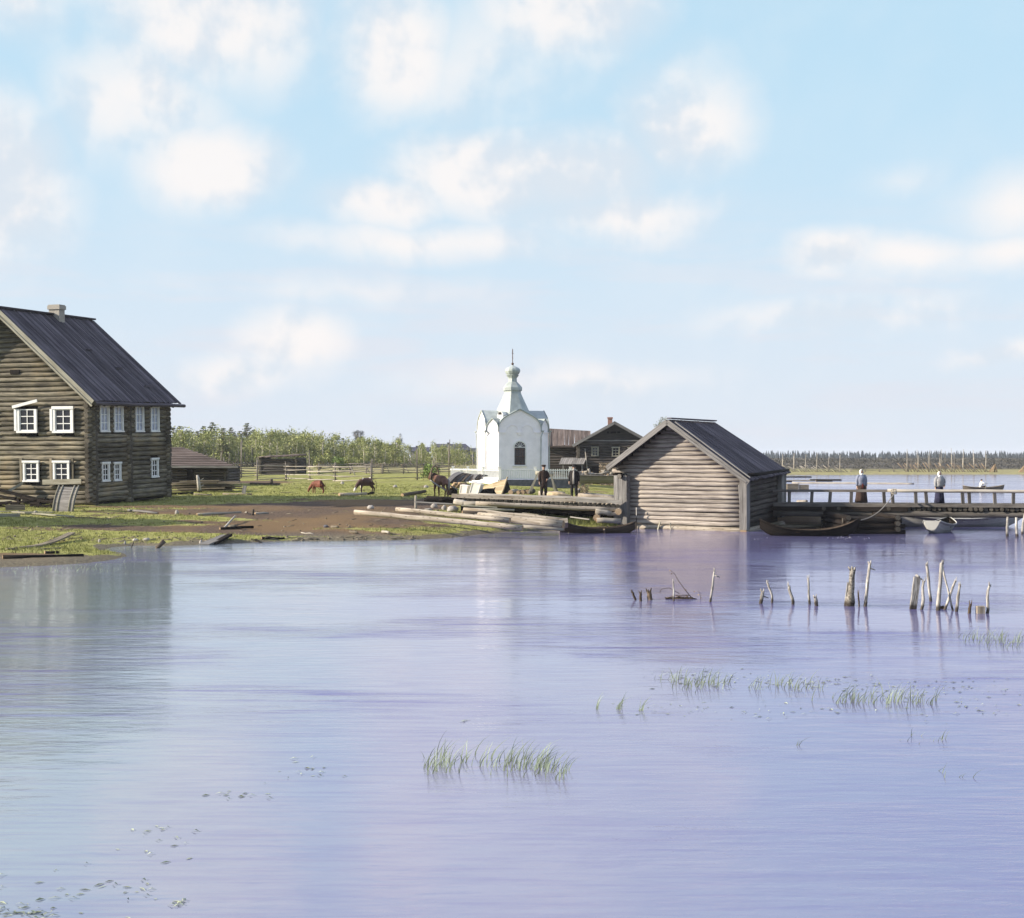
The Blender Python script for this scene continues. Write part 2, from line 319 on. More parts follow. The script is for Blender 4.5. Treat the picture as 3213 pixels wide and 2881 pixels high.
# ---------------------------------------------------------------- terrain
SH = [(-900, 1796), (-300, 1790), (0, 1781), (140, 1776), (270, 1768), (350, 1758), (402, 1746), (398, 1738), (350, 1734), (335, 1726), (352, 1718), (430, 1712), (520, 1714), (640, 1709), (760, 1704), (900, 1698), (1100, 1697), (1300, 1694), (1420, 1688), (1500, 1678), (1600, 1669), (1760, 1667), (1900, 1662), (1985, 1655), (2150, 1648)]
LAND = [G(u, v)[:2] for u, v in SH] + [(10.3, 68.5), (12, 80), (17, 110), (30, 180), (46, 246), (60, 256), (69, 259), (102, 261.5), (200, 264), (800, 275), (1500, 2200), (-1500, 2200), (-300, 43)]
LAND = [(float(a), float(b)) for a, b in LAND]
def shore(x, y):
    best = 1e9; ins = False; n = len(LAND); j = n - 1
    for i in range(n):
        (x0, y0), (x1, y1) = LAND[j], LAND[i]
        if (y0 > y) != (y1 > y) and x < (x1 - x0) * (y - y0) / (y1 - y0) + x0: ins = not ins
        dx, dy = x1 - x0, y1 - y0; t = ((x - x0) * dx + (y - y0) * dy) / (dx * dx + dy * dy); t = 0 if t < 0 else 1 if t > 1 else t
        ex, ey = x - x0 - t * dx, y - y0 - t * dy; d = ex * ex + ey * ey
        if d < best: best = d
        j = i
    return math.sqrt(best) * (1 if ins else -1)
PROF = [(40, .45), (55, .75), (70, 1.0), (88, 1.16), (100, 1.38), (107, 1.55), (120, 1.65), (150, 1.8), (212, 2.0), (400, 2.0), (3000, 2.1)]
def prof(y):
    for (a, b), (c, d) in zip(PROF, PROF[1:]):
        if y <= c: return lerp(b, d, max(0, (y - a) / (c - a)))
    return 2.1
def hgt(x, y, detail=True):
    d = shore(x, y)
    if d < 0: return max(-.8, .10 * d - .02)
    k = lerp(.075, .032, sstep(150, 250, y))
    b = .13 * sstep(0, .55, d) + k * d - .01; p = prof(y)
    h = p - .25 * math.log(1 + math.exp((p - b) / .25)) if b < p + 1.5 else p
    h = max(h, .02 * min(1, d * 4) - .01 + .12 * sstep(0, .6, d))
    if detail: h += .07 * mnoise.fractal(Vector((x * .35, y * .35, 0)), 1, 2, 4) * sstep(0.3, 3, d) + .02 * mnoise.noise(Vector((x * 2, y * 2, 3))) * sstep(0, 1, d)
    return h
def ground(u, v):
    """point where the sight line through (u, v) of the photograph meets the ground"""
    Y = 38.0
    while Y < 420:
        p = P(u, v, Y)
        if p.z <= hgt(p.x, p.y, False):
            a, b = Y - .5, Y
            for _ in range(12):
                m = (a + b) / 2; p = P(u, v, m)
                if p.z <= hgt(p.x, p.y, False): b = m
                else: a = m
            p = P(u, v, b); p.z = hgt(p.x, p.y); return p
        Y += .5
    p = P(u, v, 420); p.z = hgt(p.x, p.y); return p
# bare soil patches as ellipses on the ground (photograph pixel centre, half axes in metres)
SOIL = [(820, 1610, 6.5, 2.4), (1110, 1628, 4.5, 2.0), (900, 1645, 5.5, 1.0), (1020, 1590, 6.0, 3.2), (700, 1660, 4.5, 1.3), (930, 1672, 4.5, 1.0), (480, 1662, 4, .8), (560, 1590, 5, .8), (760, 1512, 5, 2.5), (1180, 1580, 4, 2.5), (620, 1512, 3, 2), (330, 1590, 2.5, .5), (1400, 1572, 4, 2), (130, 1752, 3.4, .9), (60, 1772, 4, 1.2)]
SOILW = [(ground(u, v), a, b) for u, v, a, b in SOIL]
def grassmask(x, y):
    n = mnoise.fractal(Vector((x * .22, y * .5, 5)), .9, 2.1, 5)
    g = .8 + .55 * n
    for p, a, b in SOILW:
        q = ((x - p.x) / a) ** 2 + ((y - p.y) / b) ** 2
        if q < 3: g -= 1.25 * math.exp(-q * 1.1)
    d = shore(x, y); g -= .65 * (1 - sstep(.1, .9, d))
    return max(0, min(1, g))
ys = [36 + i * .28 for i in range(140)]
while ys[-1] < 130: ys.append(ys[-1] + .7)
while ys[-1] < 2100: ys.append(ys[-1] * 1.035)
NC = 230; tv = []; gm = []
for y in ys:
    hw = .5 * y + 14
    for i in range(NC + 1):
        x = (i / NC * 2 - 1) * hw; tv.append((x, y, hgt(x, y))); gm.append(grassmask(x, y) if y < 300 else 0.5)
tf = [(r * (NC + 1) + i, r * (NC + 1) + i + 1, (r + 1) * (NC + 1) + i + 1, (r + 1) * (NC + 1) + i) for r in range(len(ys) - 1) for i in range(NC)]
me = bpy.data.meshes.new('ground'); me.from_pydata(tv, [], tf); me.polygons.foreach_set('use_smooth', [True] * len(tf))
at = me.attributes.new('grass', 'FLOAT', 'POINT'); at.data.foreach_set('value', gm)
gmat, t, b = base_mat('grassy ground'); tcn = node(t, 'ShaderNodeTexCoord'); geo = node(t, 'ShaderNodeNewGeometry'); sp = node(t, 'ShaderNodeSeparateXYZ'); t.links.new(geo.outputs['Position'], sp.inputs[0])
a = node(t, 'ShaderNodeAttribute', attribute_name='grass')
nA = node(t, 'ShaderNodeTexNoise', i_Scale=1.3, i_Detail=8, i_Roughness=.68); t.links.new(tcn.outputs['Object'], nA.inputs['Vector'])
nB = node(t, 'ShaderNodeTexNoise', i_Scale=.16, i_Detail=6, i_Roughness=.6); t.links.new(tcn.outputs['Object'], nB.inputs['Vector'])
nC = node(t, 'ShaderNodeTexNoise', i_Scale=9, i_Detail=5, i_Roughness=.7); t.links.new(tcn.outputs['Object'], nC.inputs['Vector'])
gcol = mixc(t, ramp(t, nA.outputs['Fac'], .35, .65), (.185, .190, .045), (.340, .330, .11))
gcol = mixc(t, ramp(t, nB.outputs['Fac'], .46, .66, 0, .65), gcol, (.27, .25, .10))
scol = mixc(t, ramp(t, nC.outputs['Fac'], .3, .7), (.065, .045, .034), (.17, .122, .088))
scol = mixc(t, ramp(t, nB.outputs['Fac'], .42, .6, 0, .8), scol, (.20, .13, .065))
scol = mixc(t, ramp(t, sp.outputs[2], .10, .30, .85, 0), scol, mixc(t, ramp(t, nC.outputs['Fac'], .3, .7), (.115, .10, .072), (.205, .185, .135)))
gf = ramp(t, mth(t, 'ADD', a.outputs['Fac'], mth(t, 'ADD', mth(t, 'MULTIPLY', mth(t, 'SUBTRACT', nA.outputs['Fac'], .5), 1.3), mth(t, 'MULTIPLY', mth(t, 'SUBTRACT', nC.outputs['Fac'], .5), .7))), .34, .56)
c = mixc(t, gf, scol, gcol)
dry = mixc(t, ramp(t, nA.outputs['Fac'], .3, .7), (.23, .20, .11), (.36, .31, .17))
c = mixc(t, ramp(t, sp.outputs[1], 138, 165, 0, .7), c, dry)
heath = mixc(t, ramp(t, nB.outputs['Fac'], .35, .65), (.065, .062, .060), (.12, .105, .085))
c = mixc(t, ramp(t, sp.outputs[1], 276, 292), c, heath)
t.links.new(c, b.inputs['Base Color']); b.inputs['Roughness'].default_value = .95; b.inputs['Specular IOR Level'].default_value = .1
bp = node(t, 'ShaderNodeBump', i_Strength=.9, i_Distance=.09); t.links.new(nC.outputs['Fac'], bp.inputs['Height']); t.links.new(bp.outputs[0], b.inputs['Normal'])
me.materials.append(gmat); gobj = bpy.data.objects.new('ground', me); col.objects.link(gobj); gobj['kind'] = 'structure'

# ---------------------------------------------------------------- water
wm, t, b = base_mat('slow river water'); t.nodes.remove(b)
out = [n for n in t.nodes if n.type == 'OUTPUT_MATERIAL'][0]
tcn = node(t, 'ShaderNodeTexCoord')
def wn(scale, detail, sx, sy, rot=0.0, rough=.6):
    mp = node(t, 'ShaderNodeMapping'); t.links.new(tcn.outputs['Object'], mp.inputs[0]); mp.inputs['Scale'].default_value = (sx, sy, 1); mp.inputs['Rotation'].default_value = (0, 0, rot)
    n = node(t, 'ShaderNodeTexNoise', i_Scale=scale, i_Detail=detail, i_Roughness=rough); t.links.new(mp.outputs[0], n.inputs['Vector']); return n.outputs['Fac']
ripple = wn(3.0, 5, .45, 1.5, .12); swell = wn(.7, 4, .5, 1.2, -.1); patch = wn(.09, 5, .8, 1.6, .15, .6); hue = wn(.05, 3, 1, .7, 0, .5); streak = wn(1.1, 7, .22, 2.6, .08, .72)
pm = ramp(t, patch, .44, .58)
hgt_n = mth(t, 'ADD', mth(t, 'MULTIPLY', ripple, mth(t, 'ADD', mth(t, 'MULTIPLY', pm, .8), .25)), mth(t, 'MULTIPLY', swell, 1.2))
bp = node(t, 'ShaderNodeBump', i_Strength=.16, i_Distance=.10); t.links.new(hgt_n, bp.inputs['Height'])
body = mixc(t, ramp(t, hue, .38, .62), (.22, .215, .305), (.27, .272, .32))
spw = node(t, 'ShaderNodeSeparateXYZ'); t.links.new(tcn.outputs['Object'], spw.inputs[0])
left_green = mth(t, 'MULTIPLY', ramp(t, spw.outputs[0], -5.5, -.6, 1, 0), ramp(t, hue, .3, .6, .45, 1))  # water body greener towards the left
body = mixc(t, mth(t, 'MULTIPLY', ramp(t, spw.outputs[0], -1.5, 6.5), .75), body, (.11, .102, .245))  # bluer to the right: sky reflection painted into the body colour
body = mixc(t, mth(t, 'MULTIPLY', left_green, .75), body, (.24, .33, .28))
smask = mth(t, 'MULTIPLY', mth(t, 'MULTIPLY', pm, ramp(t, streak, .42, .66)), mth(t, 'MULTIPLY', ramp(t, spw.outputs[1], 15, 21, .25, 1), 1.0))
body = mixc(t, smask, body, (.10, .088, .26))  # streaks: sky mirrored by ripples, painted into the body colour
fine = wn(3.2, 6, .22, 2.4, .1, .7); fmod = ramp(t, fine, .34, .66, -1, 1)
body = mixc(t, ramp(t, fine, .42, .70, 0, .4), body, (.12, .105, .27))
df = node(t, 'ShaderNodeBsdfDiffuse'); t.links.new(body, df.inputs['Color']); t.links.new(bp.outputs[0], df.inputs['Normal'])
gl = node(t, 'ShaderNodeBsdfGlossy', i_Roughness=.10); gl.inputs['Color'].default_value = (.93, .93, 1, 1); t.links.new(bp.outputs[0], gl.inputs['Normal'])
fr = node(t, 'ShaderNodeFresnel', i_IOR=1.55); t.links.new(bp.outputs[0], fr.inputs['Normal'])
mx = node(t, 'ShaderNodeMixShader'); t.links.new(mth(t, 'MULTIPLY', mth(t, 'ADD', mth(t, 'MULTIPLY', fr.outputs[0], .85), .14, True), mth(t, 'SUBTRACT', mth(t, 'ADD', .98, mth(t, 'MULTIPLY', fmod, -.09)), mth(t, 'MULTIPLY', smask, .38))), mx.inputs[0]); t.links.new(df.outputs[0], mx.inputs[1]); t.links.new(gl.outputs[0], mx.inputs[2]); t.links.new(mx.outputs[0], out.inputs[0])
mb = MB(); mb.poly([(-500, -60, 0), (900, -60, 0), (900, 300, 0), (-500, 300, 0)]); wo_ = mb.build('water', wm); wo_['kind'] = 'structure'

# ---------------------------------------------------------------- building helpers
def log_wall(mb, x0, x1, z0, z1, course, y=0.0, holes=(), top=None, over=.28, r=None, n=9, M_=None, shift=0.0, segl=1.6):
    """courses of logs along local x at depth y; top(z) gives the (x0, x1) span left by a gable; holes are (xa, xb, za, zb)"""
    old = mb.M
    if M_ is not None: mb.M = M_
    r = r or course * .535; z = z0 + course * (.5 + shift)
    while z < z1:
        a, b = x0 - over, x1 + over
        if top:
            ta, tb = top(z)
            if tb - ta < .3: break
            if z > top.__defaults__[0]: a, b = ta, tb
        spans = [(a, b)]
        for (xa, xb, za, zb) in holes:
            if za - course * .42 < z < zb + course * .42:
                ns = []
                for (p, q) in spans:
                    if xb <= p or xa >= q: ns.append((p, q)); continue
                    if xa > p: ns.append((p, xa))
                    if xb < q: ns.append((xb, q))
                spans = ns
        rn = random.random()
        for (p, q) in spans:
            rr = r * random.uniform(.88, 1.10)
            mb.log((p - random.uniform(0, .05) if p == a else p, y + random.uniform(-.012, .012), z), (q + random.uniform(0, .05) if q == b else q, y + random.uniform(-.012, .012), z), rr, rr * random.uniform(.92, 1.04), n, max(3, int((q - p) / segl * 1.6)), .02, .05, rnd=rn)
        z += course
    mb.M = old
def add_window(parent, M_, x0, x1, z0, z1, cols, rows, trimw=.12, glass=None, warp=None, depth=.10, head=None, frame_mat=None, left_jamb=0.0, name='window'):
    """window in the plane y = 0 of M_: casing (frame), sash bars and pane are separate meshes"""
    fm = frame_mat or M['white']
    f = MB(M_, warp); y0 = -.16
    f.box((x0 - trimw, y0, z0), (x0, y0 + depth, z1)); f.box((x1, y0, z0), (x1 + trimw, y0 + depth, z1))
    f.box((x0 - trimw - .03, y0 - .03, z0 - trimw * .8), (x1 + trimw + .03, y0 + depth, z0 - .003))
    if head != 'none': f.box((x0 - trimw - .04, y0 - .03, z1 + .003), (x1 + trimw + .04, y0 + depth, z1 + trimw * 1.1))
    if left_jamb: f.box((x0 - trimw - left_jamb, y0 - .02, z0), (x0 - trimw - .004, y0 + depth, z1 + .02))
    f.box((x0, y0 + depth + .002, z0), (x0 + .05, y0 + depth + .05, z1)); f.box((x1 - .05, y0 + depth + .002, z0), (x1, y0 + depth + .05, z1))
    fo = f.build(name, fm, parent)
    s = MB(M_, warp); bw = .045; ys = y0 + .05
    for i in range(1, cols): x = lerp(x0, x1, i / cols); s.box((x - bw / 2, ys, z0), (x + bw / 2, ys + .03, z1))
    for i in range(1, rows): z = lerp(z0, z1, i / rows); s.box((x0, ys + .002, z - bw / 2), (x1, ys + .028, z + bw / 2))
    s.box((x0, ys - .004, z0), (x0 + .05, ys + .034, z1)); s.box((x1 - .05, ys - .004, z0), (x1, ys + .034, z1)); s.box((x0 + .05, ys - .004, z0), (x1 - .05, ys + .034, z0 + .05)); s.box((x0 + .05, ys - .004, z1 - .05), (x1 - .05, ys + .034, z1))
    s.build('sash', fm, fo)
    g = MB(M_, warp); g.poly([(x0, ys + .05, z0), (x1, ys + .05, z0), (x1, ys + .05, z1), (x0, ys + .05, z1)]); g.build('pane', glass or M['glass'], fo)
    return fo
def board_roof(mb, xe, ze, xr, zr, y0, y1, bw=.24, th=.05, skip=()):
    """one slope of boards laid from the ridge (xr, zr) down to the eave (xe, ze), side by side along y"""
    n = max(1, int((y1 - y0) / bw)); bw = (y1 - y0) / n
    nz = Vector((zr - ze, 0, xe - xr)).normalized();
    if nz.z < 0: nz = -nz
    for i in range(n):
        if i in skip: continue
        y = y0 + (i + .5) * bw; o = nz * (.02 * (i % 2) + random.uniform(0, .012)); e = random.uniform(-.06, .05)
        d = (Vector((xe, 0, ze)) - Vector((xr, 0, zr))).normalized() * e
        mb.beam(Vector((xr, y, zr)) + o, Vector((xe, y, ze)) + o + d, bw * 1.12, th, up=nz)
def rayplane(Mi, u, v):
    """the point of the plane y = 0 (in the frame whose inverse is Mi) seen at pixel (u, v)"""
    o = Mi @ Vector((0, 0, HC)); d = Mi @ P(u, v, 10) - o; return o + d * (-o.y / d.y)

# ================================================================ two-storey log house on the left
hp = ground(285, 1586); TH = 16.0
house = thing('log_house', 'large two storey log house with dark board roof and brick chimney', 'house', hp)
house.rotation_euler = (R(1.4), 0, R(-TH))
HM = Matrix.Translation(hp) @ Matrix.Rotation(R(-TH), 4, 'Z') @ Matrix.Rotation(R(1.4), 4, 'X'); HMi = HM.inverted()
SM = Matrix.Rotation(R(90), 4, 'Z')          # frame of the side wall: its x runs to the rear of the house, its outside looks to local +x
SMi = (HM @ SM).inverted()
def fr_(u, v): q = rayplane(HMi, u, v); return q.x, q.z
def sd_(u, v): q = rayplane(SMi, u, v); return q.x, q.z
XR, ZR = fr_(12, 978); ZE = fr_(275, 1236)[1]; HW = -XR; HL = sd_(520, 1400)[0]
ZE = max(5.6, min(6.6, ZE))
slope = (ZR - ZE) / HW
C1 = .27
fwin = [fr_(178, 1352) + fr_(226, 1284), fr_(66, 1352) + fr_(112, 1284), fr_(177, 1507) + fr_(216, 1452), fr_(83, 1507) + fr_(120, 1452)]
fwin = [(a, c, min(b, d), max(b, d)) for a, b, c, d in fwin]
cen = 2 * XR
fwin += [(cen - c_, cen - a_, z0_, z1_) for a_, c_, z0_, z1_ in fwin]
fh = [(a - .1, b + .1, c - .08, d + .08) for a, b, c, d in fwin]
def gtop(z, ze=ZE - .1): k = max(0, (z - ze)) / slope; return (-2 * HW + k + .12, -k - .12)
mb = MB(); log_wall(mb, -2 * HW, 0, 0, ZR - .35, C1, 0.15, fh, gtop, .30)
mb.box((-2 * HW + .1, .21, 0), (-.1, .26, ZE), 2); mb.poly([(-2 * HW + .1, .25, ZE), (-.1, .25, ZE), (-HW, .25, ZR - .2)], 2)  # dark sheets behind the logs put the gap shade into colour
mb.box((XR + .35, -.02, fr_(23, 1168)[1] - .12), (XR + .95, .05, fr_(23, 1168)[1] + .12), 2)
mb.build('gable_wall', [W['house'], W['house_end'], W['dark']], house)
for sw in (0,):
    swin = [sd_(311, 1352) + sd_(333, 1276), sd_(355, 1352) + sd_(377, 1276), sd_(422, 1352) + sd_(442, 1276), sd_(470, 1352) + sd_(490, 1278),
            sd_(317, 1508) + sd_(334, 1455), sd_(355, 1506) + sd_(370, 1455), sd_(472, 1495) + sd_(488, 1442)]
    swin = [(a, c, min(b, d), max(b, d)) for a, b, c, d in swin]
sh_ = [(a - .08, b + .08, c - .08, d + .08) for a, b, c, d in swin]
mb = MB(); log_wall(mb, .0, HL, 0, ZE - .02, C1, 0.0, sh_, None, .30, M_=SM, shift=.5)
mb.M = SM; mb.box((.2, .06, 0), (HL - .2, .11, ZE), 2); mb.M = None  # dark sheet painted as shade between the side logs
xm = sd_(398, 1400)[0]            # log ends of the cross wall between the two rooms
z = .12
while z < ZE - .1: mb.log((-.5, xm, z), (.30 + random.uniform(-.04, .04), xm, z), .15, .15, 9, 2); z += C1
mb.build('side_wall', [W['house'], W['house_end'], W['dark']], house)
mb = MB(); LM = Matrix.Translation((-2 * HW, 0, 0)) @ SM
log_wall(mb, 0, HL, 0, ZE, C1, 0.0, (), None, .3, M_=LM, shift=.5, n=6)
log_wall(mb, -2 * HW, 0, 0, ZR - .35, C1, HL, (), gtop, .3, n=6)
mb.build('rear_wall', [W['house'], W['house_end']], house)
ov = .55; ye0, ye1 = -.62, HL + .75; ex = .62
mb = MB(); board_roof(mb, ex, ZE - slope * ex + .12, -HW, ZR + .12, ye0, ye1, .23); board_roof(mb, -2 * HW - ex, ZE - slope * ex + .12, -HW, ZR + .12, ye0, ye1, .23)
mb.beam((-HW, ye0 - .05, ZR + .22), (-HW, ye1 + .05, ZR + .22), .3, .10)
for q in range(3): mb.beam((ex * .5 - 1.2 * q - .7, HL - 1.6 - q * 1.1, ZE + slope * (.4 + 1.2 * q) + .26), (ex * .5 - 1.3 * q - .6, HL - 1.0 - q * 1.1, ZE + slope * (.4 + 1.2 * q) + .26), .12, .06)
roof = mb.build('roof', W['roof'], house)
mb = MB(); zc = ZE - slope * ex
for sx in (1, -1):
    e = Vector((-HW + sx * (HW + ex), ye0 - .03, zc)); rdg = Vector((-HW, ye0 - .03, ZR))
    mb.beam(rdg + Vector((0, 0, .02)), e + Vector((0, 0, .02)), .05, .34, up=(-slope * sx, 0, 1)); mb.beam(rdg + Vector((0, -.05, -.14)), e + Vector((0, -.05, -.14)), .05, .10, up=(-slope * sx, 0, 1))
mb.build('bargeboard', W['trim'], house)
mb = MB(); mb.log((ex + .05, ye0 + .1, zc - .0), (ex + .10, ye1 + .25, zc - .02), .11, .10, 8, 6)
for k in range(7): y = .6 + k * (HL - .6) / 6; mb.log((-.4, y, zc + .22), (ex - .05, y, zc - .10), .07, .06, 6, 2)
mb.build('eave_log', [W['roof'], W['house_end']], house)
q = sd_(152, 1000); cy = 0
# chimney: stands astride the ridge
def on_ridge(u, v):
    o = HMi @ Vector((0, 0, HC)); d = HMi @ P(u, v, 10) - o; return o + d * ((-HW + .15 - o.x) / d.x)
ca, cb = on_ridge(152, 960), on_ridge(203, 960); cy = (ca.y + cb.y) / 2; ct = on_ridge(177, 957).z
cy = max(1.2, min(HL - 1.5, cy)); cw = .27
mb = MB(); mb.box((-HW - .2, cy - cw, ZR - .6), (-HW + .5, cy + cw, ct - .28)); mb.box((-HW - .26, cy - cw - .06, ct - .278), (-HW + .56, cy + cw + .06, ct - .06)); mb.box((-HW - .22, cy - cw - .02, ct - .058), (-HW + .52, cy + cw + .02, ct))
chm, t, b = base_mat('chimney brick'); tcn = node(t, 'ShaderNodeTexCoord'); br = node(t, 'ShaderNodeTexBrick', i_Scale=9.0); t.links.new(tcn.outputs['UV'], br.inputs['Vector'])
br.inputs['Color1'].default_value = (.36, .32, .26, 1); br.inputs['Color2'].default_value = (.24, .21, .18, 1); br.inputs['Mortar'].default_value = (.45, .43, .38, 1); t.links.new(br.outputs[0], b.inputs['Base Color']); b.inputs['Roughness'].default_value = .9
mb.build('chimney', chm, roof)
FM_ = Matrix.Translation((0, .0, 0))
for i, (a, b_, c, d) in enumerate(fwin):
    up_ = i % 4 < 2
    wo1 = add_window(house, FM_, a, b_, c, d, 2, 3, .15 if up_ else .11, left_jamb=.16 if up_ else 0, head='none' if i == 1 else None)
    if i == 1:
        mb = MB(); mb.beam((a - .36, -.24, d + .12), (b_ + .24, -.20, d + .46), .06, .16); mb.build('loose_head_board', M['white'], wo1)
for i, (a, b_, c, d) in enumerate(swin):
    add_window(house, SM, a, b_, c, d, 2, 3, .10, glass=M['sky_pane'] if i < 4 else M['glass'])  # upper panes show a sky reflection by colour
for i, k in ((3, -.3), (2, -.3), (2, 1)):
    a, b_, c, d = fwin[i]; x = (a - .36) if k < 0 else b_ + .2
    mb = MB(); mb.box((x, -.10, c - .1), (x + .14, -.03, d + .25)); mb.build('shutter_board', W['house'] if (i, k) != (2, -.3) else W['plank'], house)
a = fr_(141, 1530); b_ = fr_(262, 1512)
mb = MB(); mb.beam((a[0], -.2, b_[1] - .02), (b_[0], -.2, b_[1] + .03), .06, .28); mb.build('sill_plank', W['trim'], house)

def place(u, v): p = ground(u, v); return p
# things leaning on and lying by the house
p = ground(197, 1606); q = ground(197, 1606); hw_ = .62
lp = thing('wooden_screen', 'curved woven wooden screen with four battens leaning under the lower window', 'panel', p, R(-TH))
top = P(197, 1524, p.y + .55) - p
mb = MB()
for k in range(10):
    t0 = k / 10; t1 = (k + 1) / 10; f = lambda s: Vector((0, .55 * s + .10 * math.sin(math.pi * s) * -1, (top.z) * s))
    mb.beam(f(t0) + Vector((-hw_, 0, 0)), f(t0) + Vector((hw_, 0, 0)), .03, top.z / 10 * 1.05, up=f(t1) - f(t0))
mb.build('panel_boards', W['trim_grey'], lp)
for x in (-hw_ + .05, -hw_ + .28, hw_ - .28, hw_ - .05):
    mb = MB(); mb.tube([Vector((x, .55 * s / 5 - .10 * math.sin(math.pi * s / 5) - .035, top.z * s / 5 + .02)) for s in range(6)], .035, 6); mb.build('batten', W['trim'], lp)
def plank(name, label, cat, a, b_, wd, th, m='plank', group=None, up=(0, 0, 1), bow=0.0, segs=1, dz=.03):
    """one board from world point a to b"""
    c = (a + b_) / 2; o = MB(); o.beam(a - c, b_ - c, wd, th, up, segs=segs, bow=bow); r = o.build(name, W[m], None, c + Vector((0, 0, dz))); return tag(r, label, cat, group)
def logthing(name, label, cat, a, b_, r0, r1=None, m='fresh', group=None, dz=0.0, n=10):
    c = (a + b_) / 2; o = MB(); o.log(a - c, b_ - c, r0, r1, n, max(3, int((b_ - a).length / .9)), .02, .05); r = o.build(name, [W[m], W['cut']], None, c + Vector((0, 0, dz))); return tag(r, label, cat, group)
def onhouse(u, v, out): q = rayplane(HMi, u, v); return HM @ Vector((q.x, -out, q.z))
plank('squared_beam', 'short pale squared block leaning on the log wall under the leftmost lower window', 'block', onhouse(52, 1541, .75), onhouse(84, 1515, .35), .28, .14, 'trim', dz=0)
plank('old_beam', 'long dark beam slanting down along the house wall towards the woven screen', 'beam', onhouse(-20, 1522, .9), onhouse(160, 1567, .9), .16, .16, 'dark', dz=0)
for i, (a, b_, o, lb) in enumerate([((-10, 1553), (62, 1546), .7, 'thin grey board lying across the scrap timber at the house wall'), ((-10, 1570), (106, 1567), .9, 'pale flat board, lowest of the scrap timber against the house wall'), ((50, 1561), (108, 1558), .6, 'pale board between the low flat board and the slanting dark beam'), ((0, 1563), (30, 1552), .8, 'short board tilted over the scrap timber at the left edge'), ((-5, 1527), (18, 1524), .5, 'pale board end high on the scrap heap at the left edge')]):
    plank('scrap_board', lb, 'board', onhouse(*a, o), onhouse(*b_, o), .18, .07, 'trim' if i % 2 else 'plank', dz=0)
sp_ = thing('timber_heap', 'dark heap of rotten timber along the foot of the house wall', 'timber heap', ground(60, 1592), R(-TH)); mb = MB()
for k in range(26):
    x = random.uniform(-3.0, 2.4); z = random.uniform(.05, .5); l = random.uniform(.6, 1.7); an = random.gauss(0, .16); y = random.uniform(-.1, .5)
    mb.beam((x - l / 2, y - an * l / 3, z - an * l / 2), (x + l / 2, y + an * l / 3, z + an * l / 2), random.uniform(.1, .2), random.uniform(.08, .16))
mb.build('timber', W['dark'], sp_)['kind'] = 'stuff'
pa, pb = ground(-8, 1611), ground(232, 1624); plank('long_plank', 'long thin pale plank, rear one of the pair on the grass before the house', 'plank', pa + Vector((0, .25, .03)), ground(160, 1612) + Vector((0, .2, .03)), .14, .05, 'trim')
plank('long_plank', 'long thin pale plank, front one of the pair on the grass', 'plank', ground(40, 1613) + Vector((0, 0, .05)), ground(230, 1627) + Vector((0, 0, .04)), .17, .06, 'trim')
plank('flat_board', 'short thick pale board under the wooden block at the left edge', 'board', ground(-30, 1622), ground(62, 1622), .35, .14, 'trim', dz=.07)
bl = ground(47, 1617); mb = MB(); mb.beam(Vector((-.42, .0, .22)), Vector((.42, .1, .22)), .3, .28, taper=.85); tag(mb.build('wood_block', W['plank'], None, bl + Vector((0, 0, .14))), 'brown hewn block sitting on the short thick board', 'block')
logthing('stake', 'short pale stake upright beside the hewn block', 'stake', ground(58, 1612), ground(58, 1612) + Vector((0, 0, .28)), .04, .03, 'rail')
plank('curved_plank', 'curved weathered plank sweeping up from the muddy shore at left', 'plank', ground(58, 1722), ground(225, 1692) + Vector((0, 0, .22)), .30, .06, 'plank', bow=-.14, segs=6, dz=.04)
plank('mud_board', 'pale flat board half sunk in the shore mud below the curved plank', 'board', ground(122, 1725), ground(192, 1723), .18, .06, 'plank')
logthing('sunken_log', 'long dark mossy log lying in the shallow mud at lower left', 'log', ground(8, 1751) , ground(262, 1746), .10, .07, 'dark', dz=.03)
logthing('sunken_log', 'short dark log in the mud above the long mossy log', 'log', ground(140, 1737), ground(184, 1737), .07, .06, 'dark', dz=.03)
plank('mud_board', 'short pale board at the left end of the curved plank', 'board', ground(20, 1727), ground(52, 1726), .2, .06, 'plank')
logthing('thin_stick', 'thin pale stick standing tilted in the small inlet', 'stick', G(411, 1725, -.1), G(411, 1725, 0) + Vector((.17, 0, .46)), .022, .018, 'post')
def rock(u, v, wpx, hpx, label, water=False, m='stone', cat='rock', dz=0):
    p = G(u, v, 0) if water else ground(u, v); s = wpx * p.y / FPX / 2; hh = hpx * p.y / FPX / 2
    mb = MB(); mb.blob((0, 0, hh * .7), 1, 9, 6, .18, sc3=(s, s * .8, hh * 1.3)); return tag(mb.build('rock', M[m], None, p + Vector((0, 0, dz))), label, cat)
for u, v, a, b_, lb in [(312, 1703, 9, 11, 'small grey stone on the bank left of the inlet stick'), (392, 1708, 7, 11, 'small upright stone at the head of the inlet'), (425, 1697, 20, 7, 'flat pale stone just above the inlet stick'), (460, 1697, 24, 9, 'pale stone with dark side right of the inlet stick'), (630, 1706, 10, 12, 'pale stone at the water edge by the wrecked planks'), (112, 1611, 14, 8, 'small pale stone on the grass by the long planks'), (555, 1614, 14, 14, 'blue grey stone on the grass below the house corner')]:
    rock(u, v, a, b_, lb)

